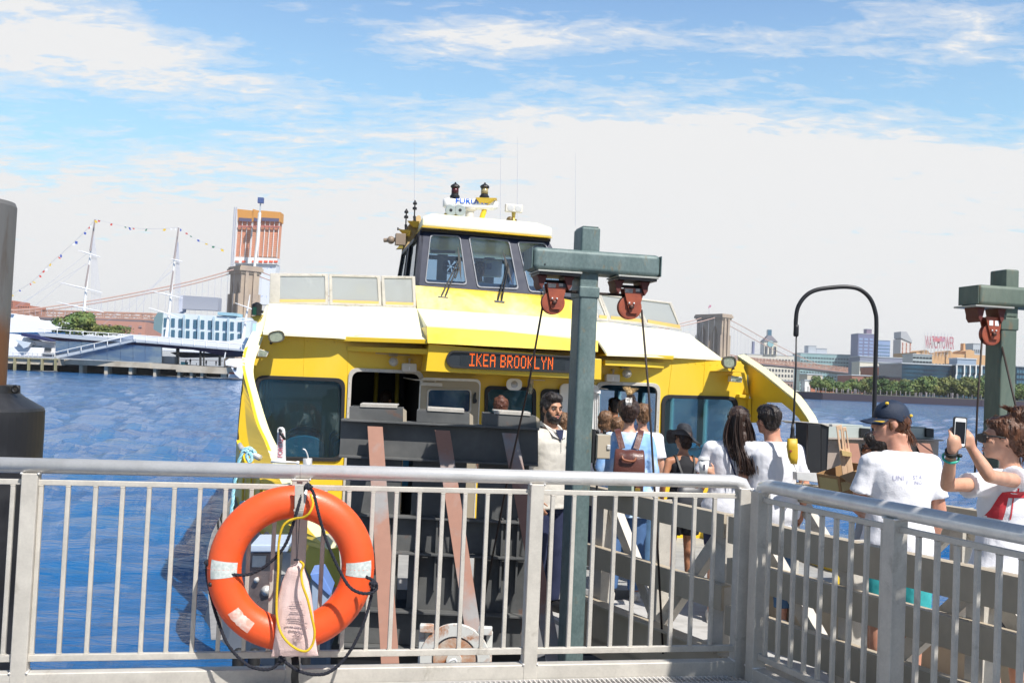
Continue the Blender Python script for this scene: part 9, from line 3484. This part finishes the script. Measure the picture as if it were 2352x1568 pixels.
for i in range(n2 + 1):
 ph = math.pi * .5 * (i / n2) * 1.12
 for j in range(n1):
  a = 2 * math.pi * j / n1
  x = .086 * math.sin(ph) * math.cos(a)
  y = .108 * math.sin(ph) * math.sin(a) - .012
  z = .045 + .093 * math.cos(ph) - (.030 if math.sin(a) < -.2 else 0) * max(0, ph - 1.0)
  seam = .002 * (1 if j % 7 == 0 else 0)
  vs.append(f.Hd(x * (1 - seam * 4), y, z - seam))
fs = [(i * n1 + j, i * n1 + (j + 1) % n1, (i + 1) * n1 + (j + 1) % n1, (i + 1) * n1 + j) for i in range(n2) for j in range(n1)]
cr_ = MB().add(vs, fs).build('crown', cm, cap, smooth=True, sub=1)
cr_.modifiers.new('solid', 'SOLIDIFY').thickness = .004
vs = []
nb = 12
for i in range(6):
 t = i / 5
 for j in range(nb + 1):
  a = R(20 + 140 * j / nb)
  x = (.084 + .004 * t) * math.cos(a)
  y0_ = .100 * math.sin(a) - .010
  y = y0_ + t * .085 * math.sin(a) ** .5
  z = .035 - .020 * t - .030 * (abs(math.cos(a)) ** 2) * (.4 + .6 * t)
  vs.append(f.Hd(x, y, z))
fs = [(i * (nb + 1) + j, i * (nb + 1) + j + 1, (i + 1) * (nb + 1) + j + 1, (i + 1) * (nb + 1) + j) for i in range(5) for j in range(nb)]
bo_ = MB().add(vs, fs).build('brim', cm, cap, smooth=True, sub=1)
bo_.modifiers.new('solid', 'SOLIDIFY').thickness = .004
yk = mat('swoosh_yellow', (.65, .42, .03), .6)
mb = MB()
sw_ = [(-.060, .128, .030), (-.052, .120, .024), (-.03, .138, .040)]
q = [f.Hd(-.078, .085, .020), f.Hd(-.066, .092, .018), f.Hd(-.050, .128, .026), f.Hd(-.062, .110, .0215)]
q = [f.Hd(-.087, .055, .010), f.Hd(-.083, .074, .006), f.Hd(-.066, .118, .014), f.Hd(-.083, .064, .0145)]
mb.prism(q, f.Hd(-.01, 0, .002) - f.Hd(0, 0, 0))
mb.build('brim_mark', yk, cap)
for a_, b_, c_2 in ((-.062, .035, .118), (.02, -.108, .065), (-.03, -.115, .045)):
 MB().ball(f.Hd(a_, b_, c_2), (.012, .012, .010), 10, 8, jit=.3).build('embroidery', yk, cap)
mb = MB().tube([f.Hd(.0 + .03 * math.cos(w), -.108 + .006 * math.sin(w), .025 + .022 * math.sin(w)) for w in [math.pi * q / 10 for q in range(11)]], .003, 5)
mb.build('strap_opening', M['black'], cap)
bpy.context.view_layer.update()
pc = mat('pale_print', (.42, .42, .56), .8, grain=0)
rt = (U(*crop(2200, 950, 3.485)(945, 1140), 6.15) - U(*crop(2200, 950, 3.485)(665, 1140), 6.15)).normalized()
c8b = crop(2200, 950, 3.485)
for s_, x, y, sz, w_ in (('UNI', 665, 1165, .040, 1.05), ('STA', 858, 1158, .036, 1.0), ('I', 796, 1200, .030, 1), ('NG', 872, 1204, .032, 1.1)):  # letters washed out by sun glare are left out of the print
 o = text(s_, U(*c8b(x, y), 6.12), rt, (0, 0, 1), sz, pc, f.e, 'shirt_print', depth=0, sx=w_)
 drape(o, sh, (0, 1, 0), .0025)

# ---- passenger with sunglasses carrying a box ------------------------
p, H = foot(2018, 997, 6.95)
f = Fig('passenger in grey tee and dark glasses carrying a carton, mostly hidden by the capped man', p, H, -70, SK['tan'], G, female=True)
boxc = U(*c8b(215, 1180), 6.75)
wa = f.inv(boxc + V((.10, -.10, .0)))
f.body(armL=((-.24, .06, 1.12), wa), armR=((.22, .05, 1.12), f.inv(boxc + V((.12, .12, -.02)))), curlL=.6)
f.shirt(mat('grey_melange', (.36, .37, .40), .85), hem=.85, sleeve=.75, grow=.028, loose=.15)
f.trousers(navy, .4, 'shorts')
f.shoes(M['red_paint'])
f.face('dark')
f.short_hair(HM['black'], .006, 14)
mb = MB()
for sd in (-1, 1):
 mb.ball(f.Hd(sd * .034, .098, .0), (.028 * f.k, .007, .026 * f.k), 12, 8, f.hframe())
mb.tube([f.Hd(-.06, .092, .01), f.Hd(-.078, .0, .008)], .003, 5).tube([f.Hd(.06, .092, .01), f.Hd(.078, .0, .008)], .003, 5)
mb.build('sunglasses', M['black'], f.e, smooth=True)
cb = thing('carton', 'open cardboard carton with taped edges in the arms of the passenger with sunglasses', 'box', boxc - V((0, 0, .1)))
fr_ = Matrix.Rotation(R(28), 3, 'Z') @ Matrix.Rotation(R(-14), 3, 'Y')
mb = MB()
for c0, sz in (((0, 0, -.09), (.30, .20, .006)), ((-.15, 0, 0), (.006, .20, .18)), ((.15, 0, 0), (.006, .20, .18)), ((0, -.1, 0), (.294, .006, .18)), ((0, .1, 0), (.294, .006, .18))):
 mb.box(boxc + fr_ @ V(c0), sz, frame=fr_)
mb.hexa([boxc + fr_ @ V(q) for q in ((-.15, -.104, .09), (.15, -.104, .09), (.15, -.18, .05), (-.15, -.18, .05), (-.15, -.104, .095), (.15, -.104, .095), (.15, -.18, .055), (-.15, -.18, .055))])
cb_ = mb.build('carton_walls', M['cardboard'], cb)
mb = MB()
mb.box(boxc + fr_ @ V((-.05, -.105, .02)), (.2, .004, .06), frame=fr_)
mb.box(boxc + fr_ @ V((-.153, 0, .03)), (.004, .16, .08), frame=fr_)
mb.build('parcel_tape', mat('parcel_tape', (.48, .38, .17), .25), cb_)
wd = thing('wooden_rack', 'pair of slotted pale wooden posts sticking up out of the carton', 'rack', U(*c8b(230, 1150), 6.72))
for xs in (((118, 655), (170, 640), (232, 1140), (180, 1125), (142, 690), (160, 690), (178, 870), (166, 870)), ((178, 668), (212, 662), (288, 1125), (230, 1135), (192, 705), (210, 700), (228, 860), (216, 865))):
 q = [U(*c8b(*p), 6.72) for p in xs]
 o_, h_ = q[:4], q[4:]
 MB().plate(o_, [h_[::-1]], (.01, .035, 0)).build('slotted_post', M['wood'], wd, bevel=.003)
MB().prism([U(*c8b(*p), 6.68) for p in [(170, 880), (262, 900), (266, 940), (180, 930)]], (0.01, .06, 0)).build('tape_wrap', mat('amber_tape', (.55, .40, .18), .3), wd)

# ---- woman photographing with a phone --------------------------------
p, H = foot(2326, 957, 5.4)
f = Fig('woman with messy auburn bun taking a phone picture, red print on her white tee', p, H, -22, SK['fair'], G, female=True)
f.hy = -46
f.hp = -2
f.hoff = V((-.045, .0, .0))
PH = U(*c8b(1272, 712), 4.98)
wL = f.inv(U(*c8b(1195, 880), 4.98))
eL = f.inv(U(*c8b(1150, 1205), 5.15))
wR = f.inv(U(*c8b(1372, 850), 5.02))
eR = f.inv(U(*c8b(1545, 1120), 5.0))
f.body(armL=(eL, wL), armR=(eR, wR), curlL=.55, curlR=.75, handL=((.18, -.05, 1), (.85, .1, .3)), handR=((-.30, -.1, .95), (-.75, -.4, .5)))
sh = f.shirt(tee, hem=.80, sleeve=.50, grow=.034, loose=.26, disp=.03)
f.trousers(blackc, .45, 'shorts')
f.shoes(M['offwhite'])
f.face('brown')
f.hair(HM['auburn'], [((0, -.030, .030), (.082, .095, .088)), ((0, .030, .072), (.060, .050, .035)), ((0, -.070, -.03), (.066, .05, .06)), ((.0, -.080, .115), (.060, .056, .050)), ((.02, -.11, .095), (.042, .045, .04))],
  strands=[([(0, -.06, .09), (-.02, -.09, .13), (.02, -.11, .15), (.04, -.08, .12)], 26, .018, .006), ([(0, -.05, .13), (-.03, -.02, .155), (-.05, .0, .165)], 10, .014, .003),
    ([(.0, -.09, .12), (.0, -.13, .14), (.02, -.16, .13)], 9, .014, .003), ([(.0, -.09, -.05), (.01, -.105, -.10), (.02, -.11, -.14)], 10, .016, .003)], seed=21, disp=.008)
mb = MB()
for sd in (-1, 1):
 mb.prism(round_poly([f.Hd(sd * .068, .080, -.026), f.Hd(sd * .014, .106, -.022), f.Hd(sd * .010, .110, .016), f.Hd(sd * .074, .080, .022)], .01, 3), f.Hd(0, .012, 0) - f.Hd(0, 0, 0))
 mb.tube([f.Hd(sd * .064, .090, .012), f.Hd(sd * .076, .03, .008), f.Hd(sd * .078, -.01, .002)], .0045, 6)
mb.tube([f.Hd(-.012, .106, .010), f.Hd(.012, .106, .010)], .003, 5)
mb.build('sunglasses', M['black'], f.e)
ph = thing('smartphone', 'black smartphone held upright by the woman at the right', 'phone', PH - V((0, 0, .075)))
pf = Matrix.Rotation(R(12), 3, 'Z') @ Matrix.Rotation(R(2), 3, 'Y')
q0 = round_rect(PH, pf @ V((1, 0, 0)), pf @ V((0, 0, 1)), .0365, .074, .010, 5)
pb_ = MB().prism(q0, pf @ V((0, .009, 0))).build('phone_case', M['rubber'], ph, bevel=.002)
q1 = round_rect(PH - pf @ V((0, .0006, 0)), pf @ V((1, 0, 0)), pf @ V((0, 0, 1)), .030, .068, .008, 5)
MB().prism(q1, pf @ V((0, .0004, 0))).build('white_front', M['white'], pb_)
q1 = round_rect(PH - pf @ V((0, .0014, 0)) - pf @ V((0, 0, .002)), pf @ V((1, 0, 0)), pf @ V((0, 0, 1)), .0275, .0525, .002, 2)
MB().prism(q1, pf @ V((0, .0006, 0))).build('screen', mat('phone_screen', (.006, .006, .008), .12), pb_)
a_, b_ = f.T(*f.arms[0][1]), f.T(*f.arms[0][2])
d = (b_ - a_).normalized()
br1 = thing('bracelet', 'turquoise bangle on the raised wrist of the photographing woman', 'bracelet', a_.lerp(b_, .80))
n1_ = d.orthogonal().normalized()
n2_ = d.cross(n1_)
MB().tube([a_.lerp(b_, .80) + (n1_ * math.cos(w) + n2_ * math.sin(w)) * .036 for w in [2 * math.pi * q / 24 for q in range(24)]], .0065, 8, closed=True).build('bangle', mat('turquoise_glass', (.04, .42, .30), .25), br1, smooth=True)
wt = thing('wristband', 'wide black wristband above the turquoise bangle', 'wristband', a_.lerp(b_, .93))
MB().tube([a_.lerp(b_, .90), a_.lerp(b_, .98)], .031, 18).ball(a_.lerp(b_, .92) + V((.036, -.012, -.01)), (.014, .012, .010), 10, 8).build('band', M['black'], wt, smooth=False)
bpy.context.view_layer.update()
rd = mat('red_print', (.55, .035, .05), .8, col2=(.62, .06, .07), nscale=20, grain=0)


def print_poly(pts, Y, mt, name, cells=.012):
 """flat printed shape cut into small cells, pressed on the cloth"""
 P_ = [U(*c8b(*p), Y) for p in pts]
 bm = bmesh.new()
 vs_ = [bm.verts.new(p - WORLD0[f.e.name]) for p in P_]
 bm.faces.new(vs_)
 for ax in (0, 2):
  lo = min(v_.co[ax] for v_ in bm.verts)
  hi = max(v_.co[ax] for v_ in bm.verts)
  k = lo + cells
  while k < hi:
   no = [0, 0, 0]
   no[ax] = 1
   co = [0, 0, 0]
   co[ax] = k
   bmesh.ops.bisect_plane(bm, geom=bm.verts[:] + bm.edges[:] + bm.faces[:], plane_co=co, plane_no=no)
   k += cells
 me = bpy.data.meshes.new(name)
 bm.to_mesh(me)
 bm.free()
 me.materials.append(mt)
 o = bpy.data.objects.new(name, me)
 COL.objects.link(o)
 o.parent = f.e
 WORLD0[o.name] = WORLD0[f.e.name]
 drape(o, sh, (0, 1, 0), .003)
 return o


for pts in ([(1690, 1330), (1720, 1285), (1780, 1268), (1990, 1270), (1990, 1335), (1770, 1335), (1730, 1545), (1610, 1530)],
   [(1805, 1160), (1835, 1158), (1838, 1188), (1808, 1190)], [(1820, 1235), (1832, 1235), (1795, 1540), (1782, 1540)]):
 print_poly(pts, 5.2, rd, 'shirt_print')


# ---- people at and beyond the door ------------------------------------
def back_person(x, ytop, Y, lab, skin_, hair_, lumps, topc, botc, face=0, fem=True, z=.73, hy=0, vest=False, strands=None, short=False, len_=1.0):
 p, H = foot(x, ytop, Y, z)
 g_ = Fig(lab, p, H, face, SK[skin_], G, female=fem, vox=.012)
 g_.hy = hy
 g_.body()
 if vest:
  g_.vest(topc)
 else:
  g_.shirt(topc, hem=.84, sleeve=.7, grow=.026, loose=.15)
 g_.trousers(botc, len_)
 g_.shoes(M['rubber'])
 g_.hair(HM[hair_], lumps, strands=strands, seed=int(x))
 return g_


bob = [((0, -.025, .030), (.084, .096, .092)), ((0, -.05, -.045), (.080, .058, .070))]
long_ = [((0, -.022, .030), (.082, .094, .092)), ((0, -.06, -.06), (.076, .05, .10)), ((0, -.075, -.16), (.066, .035, .09))]
shr = [((0, -.026, .040), (.081, .093, .088)), ((0, -.055, -.005), (.070, .060, .075)), ((0, .03, .078), (.06, .056, .042))]
grt = mat('grey_cloth', (.2, .2, .22), .85)
back_person(*c6(1050, 580), 10.6, 'child with a light brown bob in a white top waiting at the ferry door', 'fair', 'brown', bob, tee, navy)
back_person(*c6(1183, 646), 10.2, 'girl with straight light brown hair just left of the woman with the backpack', 'fair', 'brown', long_, grt, navy)
g_ = back_person(*c6(1148, 448), 12.5, 'dark haired man with a rucksack strap standing inside the open ferry door', 'tan', 'black', shr, grt, navy, fem=False, face=-20, z=.8)
P_ = bez([g_.T(-.08, -.15, 1.30), g_.T(-.09, -.10, 1.46), g_.T(-.09, .05, 1.46)], 5)
mb = MB()
for a, b_ in zip(P_[:-1], P_[1:]):
 mb.beam(a, b_, .05, .012, up=g_.f)
mb.build('rucksack_strap', blackc, g_.e)
back_person(*c6(1245, 476), 11.6, 'dark haired passenger seen just left of the pinned up hair', 'fair', 'dark', shr, navy, navy, fem=False, z=.8)
back_person(*c6(1447, 512), 10.1, 'woman with a light brown knot of hair right of the woman with the backpack', 'fair', 'brown', shr + [((.01, -.085, .06), (.034, .034, .036))], tee, mat('denim_b', (.07, .15, .27), .8), fem=True, face=-8)
back_person(*c6(606, 600), 9.7, 'light haired passenger almost hidden between the crewman and the green post', 'fair', 'brown', bob, tee, mat('denim_c', (.20, .32, .45), .8))
back_person(*cA(1720, 640), 10.7, 'passenger with curly reddish hair seen above the third bumper block', 'fair', 'red', shr + [((.05, -.02, .08), (.03, .03, .03)), ((-.05, -.02, .09), (.03, .03, .03)), ((0, -.05, .12), (.035, .03, .025))], grt, navy)
g_ = back_person(*cA(520, 572), 13.0, 'passenger with dark drawn back hair and a dark red top inside the left door', 'fair', 'dark', shr, mat('dark_red_cloth', (.10, .01, .015), .85), navy, z=.8, hy=20)
# skipper at the wheelhouse window
zf = BF.at(r3(430, 1225), BF.c(U(1100, 660, 13.5))[1]).z - 1.15
p = U(*r3(1098, 985), 14.6)
f = Fig('skipper seen through the middle wheelhouse window', V((p.x, p.y, p.z - 1.72)), 1.72, 150, SK['tan'], None, vox=.012)
f.body()
f.shirt(M['offwhite'], sleeve=.7)
f.trousers(navy)
f.shoes(M['black'])
f.face('dark')
f.short_hair(HM['dark'], 0, 30)


# ================================================================== added haze volume
def haze():  # thin volume added to fade far things, standing in for overexposure
 m_ = bpy.data.materials.new('haze')
 m_.use_nodes = True
 t = NT(m_.node_tree)
 m_.node_tree.nodes.clear()
 out = t.n('ShaderNodeOutputMaterial')
 v_ = t.n('ShaderNodeVolumePrincipled', i={'Color': (.95, .97, 1, 1), 'Density': .00012, 'Anisotropy': .2})
 t.t.links.new(v_.outputs[0], out.inputs['Volume'])
 mb = MB().hexa([V((-14000, -1000, -2.2)), V((14000, -1000, -2.2)), V((14000, 14000, -2.2)), V((-14000, 14000, -2.2)),
     V((-14000, -1000, 105)), V((14000, -1000, 105)), V((14000, 14000, 105)), V((-14000, 14000, 105))])
 mb.build('haze', m_, kind='stuff')


haze()
